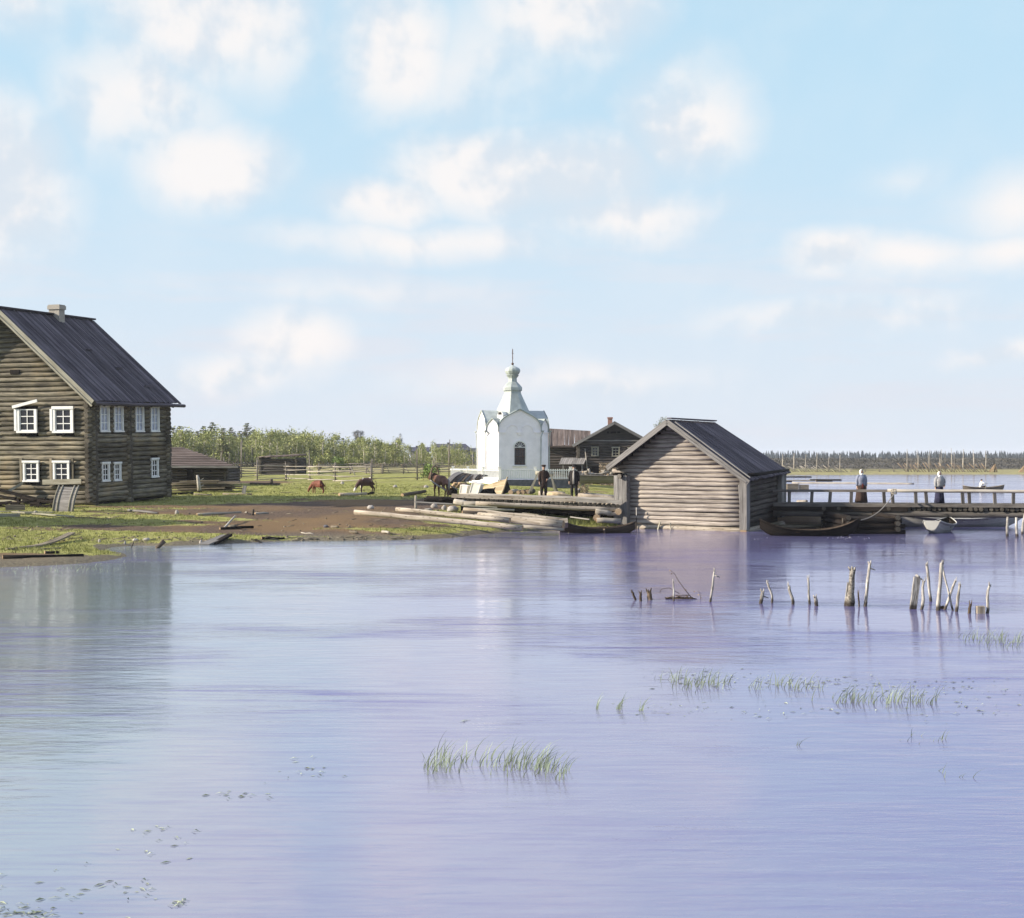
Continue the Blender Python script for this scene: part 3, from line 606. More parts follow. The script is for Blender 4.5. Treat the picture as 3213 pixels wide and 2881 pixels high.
# ---------------------------------------------------------------- planks and drift timber on the meadow
def stickset(lst):
    for nm, cat, a, b_, ra, m, lb in lst:
        pa, pb = ground(*a), ground(*b_[:2]); pb = pb + Vector((0, 0, b_[2] if len(b_) > 2 else 0)); pa = pa + Vector((0, 0, a[2] if len(a) > 2 else 0)) if len(a) > 2 else pa
        logthing(nm, lb, cat, pa, pb, ra, ra * .8, m, dz=ra * .7)
def gp(u, v): return ground(u, v)
for nm, cat, a, b_, z1, ra, m, lb in [
    ('fallen_log', 'log', (618, 1617), (756, 1610), 0, .07, 'rail', 'pale weathered log lying in the grass below the house shadow'),
    ('fallen_log', 'log', (800, 1616), (842, 1613), 0, .06, 'rail', 'pale short log in the grass beside the little stump'),
    ('branch', 'branch', (770, 1612), (776, 1618), 0.1, .05, 'rail', 'white splinter of wood next to the little stump'),
    ('drift_branch', 'branch', (700, 1664), (738, 1636), .22, .05, 'rail', 'pale branch sticking up out of the brown soil'),
    ('drift_branch', 'branch', (690, 1664), (795, 1661), .05, .07, 'dark', 'dark branch lying along the brown soil'),
    ('drift_branch', 'branch', (718, 1660), (742, 1661), .05, .09, 'plank', 'short curved driftwood between the raised branch and the dark branch'),
    ('fallen_log', 'log', (1064, 1555), (1150, 1553), 0, .13, 'fresh', 'bright peeled log on the meadow before the white patched cow'),
    ('fallen_log', 'log', (1150, 1553), (1172, 1551), 0.05, .10, 'dark', 'dark stub at the end of the bright peeled log'),
    ('fallen_log', 'log', (1262, 1556), (1334, 1552), .12, .13, 'bark', 'dark barked log lying left of the horse'),
    ('driftwood', 'driftwood', (1098, 1672), (1122, 1678), 0.05, .05, 'plank', 'pale driftwood on the bank under the two long logs'),
    ('driftwood', 'driftwood', (1200, 1672), (1222, 1680), 0.08, .06, 'rail', 'white driftwood near the water edge, right of the bank'),
    ('driftwood', 'driftwood', (945, 1672), (985, 1676), 0.0, .03, 'rail', 'thin pale stick on the lower bank'),
    ('driftwood', 'driftwood', (1040, 1655), (1062, 1657), 0.0, .06, 'plank', 'short pale stick on the rusty soil near the dark stone'),
    ('driftwood', 'driftwood', (402, 1603), (496, 1614), 0.0, .06, 'trim_grey', 'grey plank lying in the grass near the house corner'),
    ('fallen_log', 'log', (700, 1553), (790, 1554), 0, .08, 'plank', 'pale log at the right foot of the plank stack'),
    ('fallen_log', 'log', (608, 1556), (664, 1556), .0, .07, 'plank', 'grey log at the foot of the branchy stub post'),
    ('fallen_log', 'log', (465, 1556), (606, 1553), 0, .12, 'dark', 'dark squared log lying at the rear corner of the house'),
    ('fallen_log', 'log', (785, 1521), (880, 1521), .02, .10, 'bark', 'dark log on the meadow with an upright knob'),
]:
    pa, pb = gp(*a), gp(*b_); logthing(nm, lb, cat, pa, pb + Vector((0, 0, z1)), ra, ra * .85, m, dz=ra * .6)
rock(1023, 1653, 16, 8, 'dark stone on the bank above the driftwood', m='darkstone'); rock(1163, 1600, 22, 12, 'pale square stone behind the tip of the long peeled log')
logthing('small_stump', 'little dark stump in the grass below the house shadow', 'stump', gp(794, 1619), gp(794, 1619) + Vector((0, 0, .30)), .08, .07, 'bark')
logthing('tree_stump', 'short upright butt at the end of the dark meadow log', 'stump', gp(852, 1522), gp(852, 1522) + Vector((0, 0, .5)), .13, .10, 'bark')
# wrecked planks at the water edge
plank('wreck_plank', 'grey blue rotten plank sliding into the water at the bank', 'plank', G(640, 1712, -.02), ground(712, 1690) + Vector((0, 0, .1)), .5, .08, 'trim_grey'); plank('wreck_plank', 'dark rotten plank lying over the grey blue one at the water edge', 'plank', G(670, 1709, .0), ground(722, 1692) + Vector((0, 0, .16)), .22, .1, 'dark')
logthing('drowned_branch', 'dark crooked branch dipping into the water off the bank', 'branch', ground(800, 1694), G(822, 1706, -.02), .045, .03, 'dark'); logthing('shore_log', 'dark log along the water edge under the grass', 'log', ground(820, 1690), ground(892, 1691), .08, .07, 'dark')
logthing('inlet_stump', 'dark stump leaning over the inlet water', 'stump', G(490, 1720, 0), G(490, 1720, 0) + Vector((.3, .1, .28)), .07, .1, 'bark')
# branchy stub post and plank stack by the low shed
sp0 = ground(626, 1546); st = thing('branchy_post', 'white barkless stub post with broken branches before the plank stack', 'post', sp0)
hh = 54 * sp0.y / FPX; mb = MB(); mb.tube([(0, 0, 0), (-.05, 0, hh * .4), (-.10, 0, hh * .8), (-.16, 0, hh)], [.15, .13, .11, .07], 9, jit=.08); mb.build('stub', W['post'], st)
for z, s, l in ((.25, 1, .28), (.45, 1, .2), (.62, 1, .3), (.5, -1, .12), (.8, -1, .12)):
    mb = MB(); mb.tube([(-.1 * z, 0, hh * z), (-.1 * z + s * l * 1.2, -.05, hh * z + l * .8)], [.035, .02], 6); mb.build('broken_branch', W['post'], st)
b0 = ground(625, 1545); stk = thing('plank_stack', 'stack of weathered planks lying against the low shed', 'plank stack', b0)
for k in range(26):
    lay = k // 5; x0 = random.uniform(-2.6, -1.2); x1 = random.uniform(1.0, 2.9); z = .06 + lay * .13 + random.uniform(0, .05); y = .4 + (k % 5) * .3 - lay * .03
    mb = MB(); mb.beam((x0, y, z + random.uniform(-.03, .03)), (x1, y + random.uniform(-.2, .2), z + random.uniform(.0, .12)), .26, .07); mb.build('plank', W['plank'], stk)
plank('upright_board', 'grey board standing upright at the right of the plank stack', 'board', ground(764, 1549), ground(764, 1549) + Vector((.08, .1, .5)), .26, .05, 'trim_grey', up=(0, 1, 0))

# ================================================================ low shed right of the house
s0 = ground(707, 1513); YS = 100.0
s0 = P(707, 1513, YS); gz = hgt(s0.x, s0.y, False)
shed = thing('low_shed', 'long low log shed with reddish board roof behind the big house', 'shed', (s0.x, YS, gz - .1)); zt = 3.65 - (1463 - HZ) * YS / FPX - gz + .1; wl = 8.5
mb = MB(); log_wall(mb, -wl, 0, 0, zt, .21, 0, (), None, .15); log_wall(mb, 0, 5, 0, zt, .21, 0, (), None, .1, M_=SM, shift=.5); mb.box((-wl, .03, 0), (-.1, .08, zt)); mb.box((-.07, .1, 0), (-.02, 5, zt)); mb.box((-2.9, -.16, 0), (-2.4, -.10, zt - .2), 2)
for x in (-3.6, -1.2): mb.box((x, -.13, zt - .42), (x + .14, -.10, zt - .28), 2)
mb.build('log_wall', [W['far_wall'], W['house_end'], W['dark']], shed)
dz_ = (1460 - 1412) * 104 / FPX; mb = MB()
rt = [Vector((-wl, -.6, zt)), Vector((.9, -.6, zt)), Vector((-4.3, 4.3, zt + dz_ + .25)), Vector((-wl, 4.3, zt + dz_ + .25))]
for i in range(22):
    t0 = i / 22
    a_ = rt[0].lerp(rt[3], t0); e_ = rt[1].lerp(rt[2], t0); mb.beam(a_ + Vector((0, 0, .02 * (i % 2))), e_ + Vector((random.uniform(-.15, .1), 0, .02 * (i % 2))), .27, .05, up=(0, -.2, 1))
mb.beam((-2.6, 2.2, zt + .78), (-.9, 1.3, zt + .42), .35, .10)
mb.build('roof', W['roof_brown'], shed); mb = MB(); mb.beam((-wl, -.72, zt - .03), (1.1, -.72, zt - .05), .06, .16); mb.build('fascia', W['trim_grey'], shed)
# small log hut behind the pale rail fence
h0 = P(930, 1483, 140); gz = hgt(h0.x, h0.y, False); hut = thing('log_hut', 'small flat roofed log hut behind the pale rail fence', 'hut', (h0.x, 140, gz - .05), R(-6)); hz_ = HC - (1437 - HZ) * 140 / FPX - gz
mb = MB(); log_wall(mb, -3.9, 0, 0, hz_, .24, 0, (), None, .2); log_wall(mb, 0, 3.2, 0, hz_, .24, 0, (), None, .2, M_=SM, shift=.5); log_wall(mb, 0, 3.2, 0, hz_, .24, 0, (), None, .2, M_=Matrix.Translation((-3.9, 0, 0)) @ SM, shift=.5); log_wall(mb, -3.9, 0, 0, hz_, .24, 3.2, (), None, .2)
mb.build('log_wall', [W['far_wall'], W['house_end']], hut); mb = MB()
for i in range(15): x = -4.2 + i * .31; mb.beam((x, -.4, hz_ + .03 + .05 * (i % 3) + .014 * i), (x + random.uniform(-.2, .2), 3.5, hz_ + .28 + .014 * i), .32, .05)
mb.log((-4.1, .0, hz_ + .12), (1.0, .3, hz_ + .38), .09); mb.build('roof', W['roof_brown'], hut)

# ================================================================ fences of the meadow
def rail_fence(name, label, pts, rails, posth, m='rail', posts_m='stake', step=3.2, tall=None, zig=.0, rr=.05):
    """rails between pairs of stakes along a line of ground points"""
    f = thing(name, label, 'fence', pts[0]); o = Vector(pts[0]); path = [Vector(p) for p in pts]; st = []
    for a, b_ in zip(path, path[1:]):
        n = max(1, round((b_ - a).length / step))
        for k in range(n): p = a.lerp(b_, k / n); p.z = hgt(p.x, p.y, False); st.append(p)
    st.append(path[-1])
    for i, p in enumerate(st):
        q = p - o; h = posth * random.uniform(.9, 1.15)
        if tall and i % tall == tall - 1: h *= 1.7
        for s in (-.09, .09):
            mb = MB(); mb.tube([q + Vector((random.uniform(-.05, .05), s, -.1)), q + Vector((random.uniform(-.12, .12), s, h * random.uniform(.9, 1.1)))], [.05, .035], 6); mb.build('post', W[posts_m], f)
        if i < len(st) - 1:
            q2 = st[i + 1] - o
            for k, z in enumerate(rails):
                mb = MB(); mb.log(q + Vector((-.2, 0, z + random.uniform(-.06, .06) - .03)), q2 + Vector((.2, .02, z + random.uniform(-.06, .06) + .03)), rr, rr * .8, 6, 3, .03, .1); mb.build('rail', [W[m], W['cut']], f)
    return f
rail_fence('rail_fence', 'pale sunlit four rail fence before the flat roofed log hut', [ground(806, 1507), ground(898, 1506), ground(1052, 1510), ground(1166, 1512)], (.12, .48, .85, 1.22), 1.55, tall=3)
rail_fence('rail_fence', 'greyer thin rail fence running on to the horse and bush', [ground(1168, 1510), ground(1310, 1508), ground(1408, 1502)], (.25, .7, 1.15), 1.7, 'stake', step=4.5, tall=2, rr=.035)
f = rail_fence('slanted_rail_fence', 'dull rail fence with sloping rails between the low shed and the log hut', [ground(700, 1501), ground(758, 1499), ground(806, 1497)], (.1, .35, .6, .85, 1.1, 1.3), 1.8, 'stake', step=3.0, tall=2)
rail_fence('rail_fence', 'tumbledown grey fence crossing the meadow behind the pale fence', [ground(1000, 1489), ground(1100, 1486), ground(1200, 1487), ground(1330, 1486), ground(1420, 1485)], (.15, .4, .65, .85, 1.05), 1.1, 'stake', step=2.6)
for i, (u0, v0, u1, v1) in enumerate([(1098, 1463, 1115, 1490), (1146, 1458, 1160, 1484), (1206, 1450, 1222, 1484), (1268, 1456, 1282, 1482), (1328, 1455, 1340, 1482)]):
    p = ground(u1, v1 + 2); logthing('leaning_stake', 'tall pale stake leaning left out of the tumbledown meadow fence', 'stake', p, P(u0, v0, p.y + .2), .05, .035, 'rail', 'leaning stakes in the meadow fence', n=6)
def slant_fence(name, label, pts, h, step=.55, lean=1.9, m='stake', stakeh=2.4, post_every=4, th=1.0, sm='stake'):
    """fence of poles laid sloping between pairs of stakes"""
    f = thing(name, label, 'fence', pts[0]); o = Vector(pts[0]); path = [Vector(p) for p in pts]; rest = MB(); k = 0; ns = [0, 0]
    for a, b_ in zip(path, path[1:]):
        n = max(1, int((b_ - a).length / step)); d = (b_ - a).normalized()
        for i in range(n):
            p = a.lerp(b_, i / n); p.z = hgt(p.x, p.y, False); q = p - o; hh = h * random.uniform(.8, 1.15)
            po = MB() if ns[0] < 100 else rest; ns[0] += 1; po.tube([q + Vector((0, random.uniform(-.1, .1), -.05)), q - d * lean * random.uniform(.8, 1.2) + Vector((0, random.uniform(-.1, .1), hh))], [.055 * th, .04 * th], 5, rnd=random.random())
            if po is not rest: po.build('sloping_pole', W[m], f)
            if k % post_every == 0:
                for s in (-.12, .12): so_ = MB(); so_.tube([q + Vector((0, s, -.1)), q + Vector((random.uniform(-.2, .2), s, stakeh * random.uniform(.75, 1.3)))], [.06 * th, .035 * th], 5); so_.build('stake', W[sm], f)
            k += 1
    if rest.v: rest.build('more_poles', W[m], f)['kind'] = 'stuff'
    return f
slant_fence('pole_fence', 'dark fence of close sloping poles along the foot of the birch wood', [ground(560, 1468), ground(700, 1466), ground(900, 1464), ground(1100, 1463), ground(1300, 1461), ground(1500, 1460)], 1.0, .5, 1.3, 'bark', 2.1, 3)

# ================================================================ white chapel
CY0 = 115.0; c0 = P(1631, 1503, CY0); cgz = hgt(c0.x, CY0, False); CR = 13.0
def zc_(v, Y=115.0): return HC - (v - HZ) * Y / FPX - cgz
ap = 2.80; aw = 1.90
cpos = Vector((c0.x, CY0, cgz)) + Vector((-math.sin(R(CR)) * ap, math.cos(R(CR)) * ap, 0))
chap = thing('chapel', 'small white masonry chapel with green tent roof, onion dome and cross', 'chapel', cpos, R(CR))
zw = zc_(1355); za = zc_(1286); zs = zc_(1314)
def keel(hw, z0, z1, n=16):
    pts = []
    for i in range(n + 1):
        a = math.pi * i / n; x = hw * math.cos(a) * (1 + .06 * math.sin(a)); s = math.sin(a); z = z0 + (z1 - z0) * (.84 * s ** .9 + .16 * max(0, 1 - abs(math.cos(a)) / .45) ** 1.3)
        pts.append((x, z))
    return pts
wall = MB(); rf = MB(); rimm = MB()
for k in range(8):
    big = k % 2 == 0; Mk = Matrix.Rotation(R(45 * k), 4, 'Z'); hw = aw if big else (ap - aw) / math.sqrt(2); apk = ap if big else (ap + aw) / math.sqrt(2); zt = za if big else zs
    pr = keel(hw, zw, zt); wall.M = rf.M = rimm.M = Mk
    pts = [(-hw, -apk, -.3), (hw, -apk, -.3)] + [(x, -apk, z) for x, z in pr]
    wall.poly(pts[:2] + pts[2:], rnd=.5)
    ax = [(x * 1.03, z) for x, z in pr]
    for off, dep in ((-.10, .18),):
        for (x0, z0), (x1, z1) in zip(pr, pr[1:]):       # thin iron edge over the gable
            rimm.face([rimm.pt(q) for q in ((x0, -apk - .10, z0), (x1, -apk - .10, z1), (x1 * 1.045, -apk - .10, zw + (z1 - zw) * 1.045 + .02), (x0 * 1.045, -apk - .10, zw + (z0 - zw) * 1.045 + .02))], None, 0)
            rimm.face([rimm.pt(q) for q in ((x0, -apk - .10, z0), (x0, -apk + .02, z0), (x1, -apk + .02, z1), (x1, -apk - .10, z1))], None, 0)
    dep = 1.9 if big else 1.3
    for (x0, z0), (x1, z1) in zip(ax, ax[1:]):
        s0_, s1_ = (.98, .98) if big else (.5, .5)
        rf.face([rf.pt(q) for q in ((x0, -apk - .08, z0 + .02), (x1, -apk - .08, z1 + .02), (x1 * s1_, -apk + dep, z1 + .02), (x0 * s0_, -apk + dep, z0 + .02))], None, 0, .5, True)
    rf.poly([(x * (.98 if big else .5), -apk + dep, z + .02) for x, z in ax] + [(-hw, -apk + dep, zw), (hw, -apk + dep, zw)][::1])
wall.M = None
wo3 = wall.build('wall', M['plaster'], chap); rf.M = None
# tent, waist, drum and dome: octagonal courses
def octa(mb, rz, n=8, rot=22.5, smooth=False):
    ids = [[mb.pt((r * math.cos(R(rot + 360 / n * i)), r * math.sin(R(rot + 360 / n * i)), z)) for i in range(n)] for r, z in rz]
    for a, b_ in zip(ids, ids[1:]):
        for i in range(n): j = (i + 1) % n; mb.face((a[i], a[j], b_[j], b_[i]), None, 0, .5, smooth)
    mb.face(ids[-1])
CYc = cpos.y
def zz(v): return HC - (v - HZ) * CYc / FPX - cgz
def rr_(px): return px * CYc / FPX
tent = MB(); octa(tent, [(2.55, zw + .2), (rr_(62), zz(1306)), (rr_(55), zz(1296)), (rr_(29), zz(1240)), (rr_(27), zz(1235)), (rr_(26), zz(1229)), (rr_(30), zz(1226)), (rr_(30.5), zz(1217)), (rr_(28), zz(1213)), (rr_(18), zz(1202)), (rr_(14), zz(1198)), (rr_(13), zz(1188)), (rr_(16), zz(1183)), (rr_(20), zz(1179))])
rf_o = rf.build('barrel_roof', M['green'], chap); tent.build('tent_roof', M['green'], chap)
rimm.M = None; rimm.build('gable_edge', M['green'], chap)
dome = MB(); octa(dome, [(rr_(20), zz(1178.5)), (rr_(17), zz(1177)), (rr_(21), zz(1172)), (rr_(24), zz(1166)), (rr_(24), zz(1161)), (rr_(21), zz(1156)), (rr_(14), zz(1152)), (rr_(6), zz(1149)), (rr_(2), zz(1146))], 12, 15); dome.build('onion_dome', M['green'], chap)
cr = MB(); cr.blob((0, 0, zz(1142)), .12, 10, 6, 0); cr.tube([(0, 0, zz(1148)), (0, 0, zz(1095))], .035, 6)
cr.beam((-.22, 0, zz(1109)), (.22, 0, zz(1109)), .05, .05); cr.beam((-.12, 0, zz(1102)), (.12, 0, zz(1102)), .04, .04); cr.beam((-.14, 0, zz(1122)), (.14, 0, zz(1125)), .04, .04); cr.M = None
cro = cr.build('cross', M['iron'], chap); cro.rotation_euler = (0, 0, R(62))
# dormer on the left front of the tent
dm = MB(Matrix.Rotation(R(-45), 4, 'Z')); dyr = -1.95; zd = zz(1308)
dm.box((-.30, dyr - .15, zd - .25), (.30, dyr + 1.0, zd + .1)); dm.poly([(-.36, dyr - .16, zd + .1), (.36, dyr - .16, zd + .1), (.18, dyr - .16, zd + .42), (-.18, dyr - .16, zd + .42)], rnd=.5)
for pa_ in (((-.36, .1), (-.18, .42)), ((-.18, .42), (.18, .42)), ((.18, .42), (.36, .1))): (xa, z_a), (xb, z_b) = pa_; dm.poly([(xa, dyr - .2, zd + z_a), (xb, dyr - .2, zd + z_b), (xb, dyr + .9, zd + z_b), (xa, dyr + .9, zd + z_a)], rnd=.5)
dmo = dm.build('dormer', M['white'], chap); d2 = MB(Matrix.Rotation(R(-45), 4, 'Z')); d2.poly([(-.20, dyr - .175, zd + .14), (.20, dyr - .175, zd + .14), (.13, dyr - .175, zd + .36), (-.13, dyr - .175, zd + .36)]); d2.build('opening', M['eye'], dmo)
# cornice pieces, capitals, relief arches and plinth
cn = MB()
for k in range(8):
    big = k % 2 == 0; cn.M = Matrix.Rotation(R(45 * k), 4, 'Z'); hw = aw if big else (ap - aw) / math.sqrt(2); apk = ap if big else (ap + aw) / math.sqrt(2)
    if big:
        for s in (-1, 1):
            xa, xb = sorted((s * hw, s * (hw - .62))); cn.box((xa, -apk - .09, zw - .10), (xb, -apk + .02, zw)); xa, xb = sorted((s * hw, s * (hw - .5))); cn.box((xa, -apk - .035, zw - .26), (xb, -apk + .02, zw - .103)); cn.box((xa, -apk - .016, 0), (xb, -apk + .02, zw - .263))
        cn.box((-.26, -apk - .10, zw - .10), (.26, -apk + .02, zw + .02)); cn.box((-.17, -apk - .07, zw - .28), (.17, -apk + .02, zw - .103))
        for s in (-1, 1):
            for i in range(9):
                a0, a1 = math.pi * i / 9, math.pi * (i + 1) / 9; f_ = lambda a_, r_: (s * .66 + r_ * math.cos(a_), -apk - .025, zw + .08 + r_ * .95 * math.sin(a_)); cn.beam(f_(a0, .53), f_(a1, .53), .035, .04, (0, 1, 0))
    else:
        cn.box((-hw, -apk - .07, zw - .10), (hw, -apk + .02, zw)); cn.box((-hw + .08, -apk - .03, .25), (hw - .08, -apk + .02, zw - .3))
    cn.box((-hw, -apk - .06, -.3), (hw, -apk + .01, .30))
cn.build('cornice', M['plaster'], chap)
# arched windows with grilles on front and back, blind windows at the sides
def arch(hw, z0, z1, n=10): return [(-hw, z0), (hw, z0)] + [(hw * math.cos(math.pi * i / n), z1 - hw + hw * math.sin(math.pi * i / n)) for i in range(n + 1)]
wz0, wz1 = zc_(1459), zc_(1386)
for k in (0, 4):
    Mk = Matrix.Rotation(R(45 * k), 4, 'Z'); f = MB(Mk); g = MB(Mk); b_ = MB(Mk); hw = .48
    o_ = arch(hw + .10, wz0 - .05, wz1 + .12); i_ = arch(hw, wz0, wz1)
    for i in range(1, len(o_) - 1):
        (x0, z0), (x1, z1) = o_[i], o_[i + 1]; (p0, q0), (p1, q1) = i_[i], i_[i + 1]
        f.poly([(p0, -ap - .07, q0), (x0, -ap - .07, z0), (x1, -ap - .07, z1), (p1, -ap - .07, q1)], rnd=.5); f.poly([(x0, -ap - .07, z0), (x0, -ap + .02, z0), (x1, -ap + .02, z1), (x1, -ap - .07, z1)], rnd=.5); f.poly([(p0, -ap - .07, q0), (p1, -ap - .07, q1), (p1, -ap, q1), (p0, -ap, q0)], rnd=.5)
    f.box((-hw - .16, -ap - .12, wz0 - .14), (hw + .16, -ap + .02, wz0 - .05)); f.box((-hw, -ap - .05, wz1 - hw - .05), (hw, -ap - .012, wz1 - hw + .03))
    for a_ in (35, 62, 90, 118, 145): f.beam((0, -ap - .03, wz1 - hw), (hw * math.cos(R(a_)), -ap - .03, wz1 - hw + hw * math.sin(R(a_))), .03, .03, (0, 1, 0))
    fo = f.build('window', M['white'], chap); g.poly([(x, -ap - .008, z) for x, z in i_]); g.build('pane', M['glass'], fo)
    for i in range(1, 7): x = -hw + 2 * hw * i / 7; b_.tube([(x, -ap - .09, wz0), (x, -ap - .09, wz1 - hw)], .016, 5)
    for z in (wz0 + .12, wz0 + .75, wz1 - hw - .2): b_.beam((-hw, -ap - .09, z), (hw, -ap - .09, z), .03, .03)
    b_.build('grille', M['iron'], fo)
for k in (2, 6):
    Mk = Matrix.Rotation(R(45 * k), 4, 'Z'); f = MB(Mk); i_ = arch(.45, wz0 - .6, wz1); f.poly([(x, -ap - .02, z) for x, z in i_]); f.build('blind_window', M['white'], chap)
for k, s in ((0, 1), (0, -1), (2, 1), (2, -1), (6, 1), (6, -1), (4, 1), (4, -1)):
    if (k, s) == (0, -1): continue
    m_ = MB(Matrix.Rotation(R(45 * k), 4, 'Z')); x = s * (aw - .02)
    m_.tube([(x + s * .18, -ap - .16, zw + .02), (x + s * .02, -ap - .12, zw - .45), (x, -ap - .10, .3), (x + s * .1, -ap - .4, .12)], .05, 7); m_.tube([(x + s * .18, -ap - .16, zw + .12), (x + s * .18, -ap - .16, zw - .02)], [.14, .06], 8); m_.build('drainpipe', M['green'], chap)
# fence round the chapel
f0 = P(1568, 1511, 107.5); f0.z = hgt(f0.x, f0.y, False)
cf = thing('chapel_fence', 'white picket railing on a masonry plinth round the chapel', 'fence', f0)
def runfence(dirv, L, plm, name):
    d = Vector(dirv).normalized(); pz = .42
    m_ = MB(); m_.beam(d * .0 + Vector((0, 0, .06)), d * L + Vector((0, 0, .06)), .4, pz + .3); m_.build(name, plm, cf)
    m_ = MB(); m_.beam(d * .05 + Vector((0, 0, 1.18)), d * L + Vector((0, 0, 1.18)), .06, .07); m_.beam(d * .05 + Vector((0, 0, pz + .12)), d * L + Vector((0, 0, pz + .12)), .06, .07); m_.build('rail', M['white'], cf)
    x = .15
    while x < L: m_ = MB(); m_.beam(d * x + Vector((0, -.045, pz + .05)), d * x + Vector((0, -.045, 1.30)), .075, .025, (0, 1, 0)); x += .19; m_.build('picket', M['white'], cf)
    for k in range(int(L / 3.0) + 1): m_ = MB(); q = d * min(L, k * 3.0 + .02); m_.beam(q + Vector((0, 0, pz - .1)), q + Vector((0, 0, 1.42)), .2, .2, (0, 1, 0)); m_.beam(q + Vector((0, 0, 1.42)), q + Vector((0, 0, 1.48)), .26, .26, (0, 1, 0)); m_.build('post', M['white'], cf)
runfence((math.cos(R(CR)), math.sin(R(CR)), 0), 6.6, M['darkstone'], 'plinth'); q = P(1413, 1506, 116) - f0; q.z = 0; runfence(q, q.length, M['plaster'], 'plinth')
logthing('red_stake', 'short reddish stake before the corner of the chapel fence', 'stake', ground(1549, 1514), ground(1549, 1514) + Vector((0, 0, .5)), .05, .05, 'brownboat')

# ================================================================ log farmhouse behind the chapel
YF = 126.0
g0 = P(1928, 1500, YF); fgz = hgt(g0.x, YF, False); fx = lambda px: px * YF / FPX
far = thing('farmhouse', 'dark log farmhouse with shallow gable and side wing behind the woodpiles', 'house', (g0.x, YF, fgz), R(-3))
def zf(v, Y=YF): return HC - (v - HZ) * Y / FPX - fgz
hwf = fx(112); ze, zr = zf(1389), zf(1327); sl = (zr - ze) / hwf
ftop = lambda z, ze=ze: (-hwf + max(0, z - ze) / sl + .1, hwf - max(0, z - ze) / sl - .1)
wins = [(fx(u0 - 1928), fx(u1 - 1928), zf(v1), zf(v0)) for u0, u1, v0, v1 in ((1858, 1876, 1404, 1430), (1922, 1942, 1405, 1431), (1972, 1990, 1406, 1432))]
mb = MB(); log_wall(mb, -hwf, hwf, 0, ze + .1, .26, 0, [(a - .05, b_ + .05, c - .05, d + .05) for a, b_, c, d in wins], None, .2); mb.box((-hwf + .1, .05, 0), (hwf - .1, .1, ze))
z = ze
mb.poly([(-hwf, .0, ze - .02), (hwf, .0, ze - .02), (0, .0, zr - .05)]); mb.beam((-hwf - .1, -.16, zf(1383)), (hwf + .1, -.16, zf(1383)), .06, .12, mat=2)
for a, b_ in ((-.72, -.5), (-.38, .16), (.28, .55)): mb.box((a, -.06, zf(1360)), (b_, -.012, zf(1354)), 3)
log_wall(mb, 0, 7, 0, ze, .26, 0, (), None, .2, M_=Matrix.Translation((-hwf, 0, 0)) @ SM, shift=.5); log_wall(mb, 0, 7, 0, ze, .26, 0, (), None, .2, M_=Matrix.Translation((hwf, 0, 0)) @ SM, shift=.5)
mb.build('log_wall', [W['far_wall'], W['house_end'], W['trim_grey'], W['dark']], far)
mb = MB(); board_roof(mb, hwf + .6, ze - sl * .6 + .1, 0, zr + .1, -.6, 7.3, .3); board_roof(mb, -hwf - .6, ze - sl * .6 + .1, 0, zr + .1, -.6, 7.3, .3); ro2 = mb.build('roof', W['roof_brown'], far)
mb = MB()
for s in (-1, 1): mb.beam((0, -.64, zr + .0), (s * (hwf + .6), -.64, ze - sl * .6), .05, .26, up=(-sl * s, 0, 1))
mb.build('bargeboard', W['trim_grey'], far)
cx_ = fx(1916 - 1928); mb = MB(); mb.box((cx_ - .22, 2.2, zr - .6), (cx_ + .22, 2.65, zf(1310, YF + 2))); mb.box((cx_ - .27, 2.15, zf(1314, YF + 2)), (cx_ + .27, 2.7, zf(1309, YF + 2))); mb.build('chimney', M['brickred'], ro2)
for a, b_, c, d in wins: add_window(far, None, a, b_, c, d, 2, 3, .07, frame_mat=W['trim'])
d0 = fx(1869 - 1928); mb = MB(); mb.box((d0 - .35, -.2, 0), (d0 + .35, -.15, zf(1465))); mb.build('door', W['dark'], far)
wl0, wl1 = fx(1700 - 1928), fx(1818 - 1928); wy = 2.5; zwe, zwr = zf(1398, YF + 2), zf(1343, YF + 5)
wg = MB(Matrix.Translation((0, wy, 0))); log_wall(wg, wl0, wl1, 0, zwe, .26, 0, (), None, .2, M_=wg.M); wg.box((wl0, .05, 0), (wl1, .1, zwe)); wg.build('wing_wall', [W['far_wall'], W['house_end']], far)
wr = MB(); nb = 26
for i in range(nb): x = lerp(wl0 - .3, wl1 + 1.2, i / nb); wr.beam((x, wy + 3.2, zwr - .012 * i), (x + random.uniform(-.05, .05), wy - .5, zwe - .05 + random.uniform(-.06, .04)), .21, .05)
wr.beam((wl0, wy - .55, zwe - .12), (wl1, wy - .55, zwe - .12), .1, .14); wr.build('wing_roof', W['roof_brown'], far)
p0, p1 = fx(1762 - 1928), fx(1834 - 1928); pr = MB(); nb = 12
for i in range(nb): x = lerp(p0, p1, i / (nb - 1)); pr.beam((x + .1, -.1, zf(1437)), (x - .15, -1.5, zf(1457, YF - 1.5)), .17, .05)
pr.build('porch_roof', W['trim_grey'], far); pp = MB(); pp.box((p0 + .1, -1.3, -.1), (p0 + .25, -1.15, zf(1457))); pp.box((p1 - .3, -1.3, -.1), (p1 - .15, -1.15, zf(1457))); pp.build('porch_post', W['trim_grey'], far); pd = MB(); pd.box((p1 - 1.0, -.3, 0), (p1 - .2, -.25, zf(1460))); pd.build('porch_door', W['dark'], far)
logthing('leaning_pole', 'long thin pole leaning on the corner of the farmhouse', 'pole', Vector((fx(1847 - 1928) + g0.x, YF - 1.0, fgz)), Vector((fx(1835 - 1928) + g0.x, YF - .2, fgz + zf(1408))), .05, .04, 'rail')

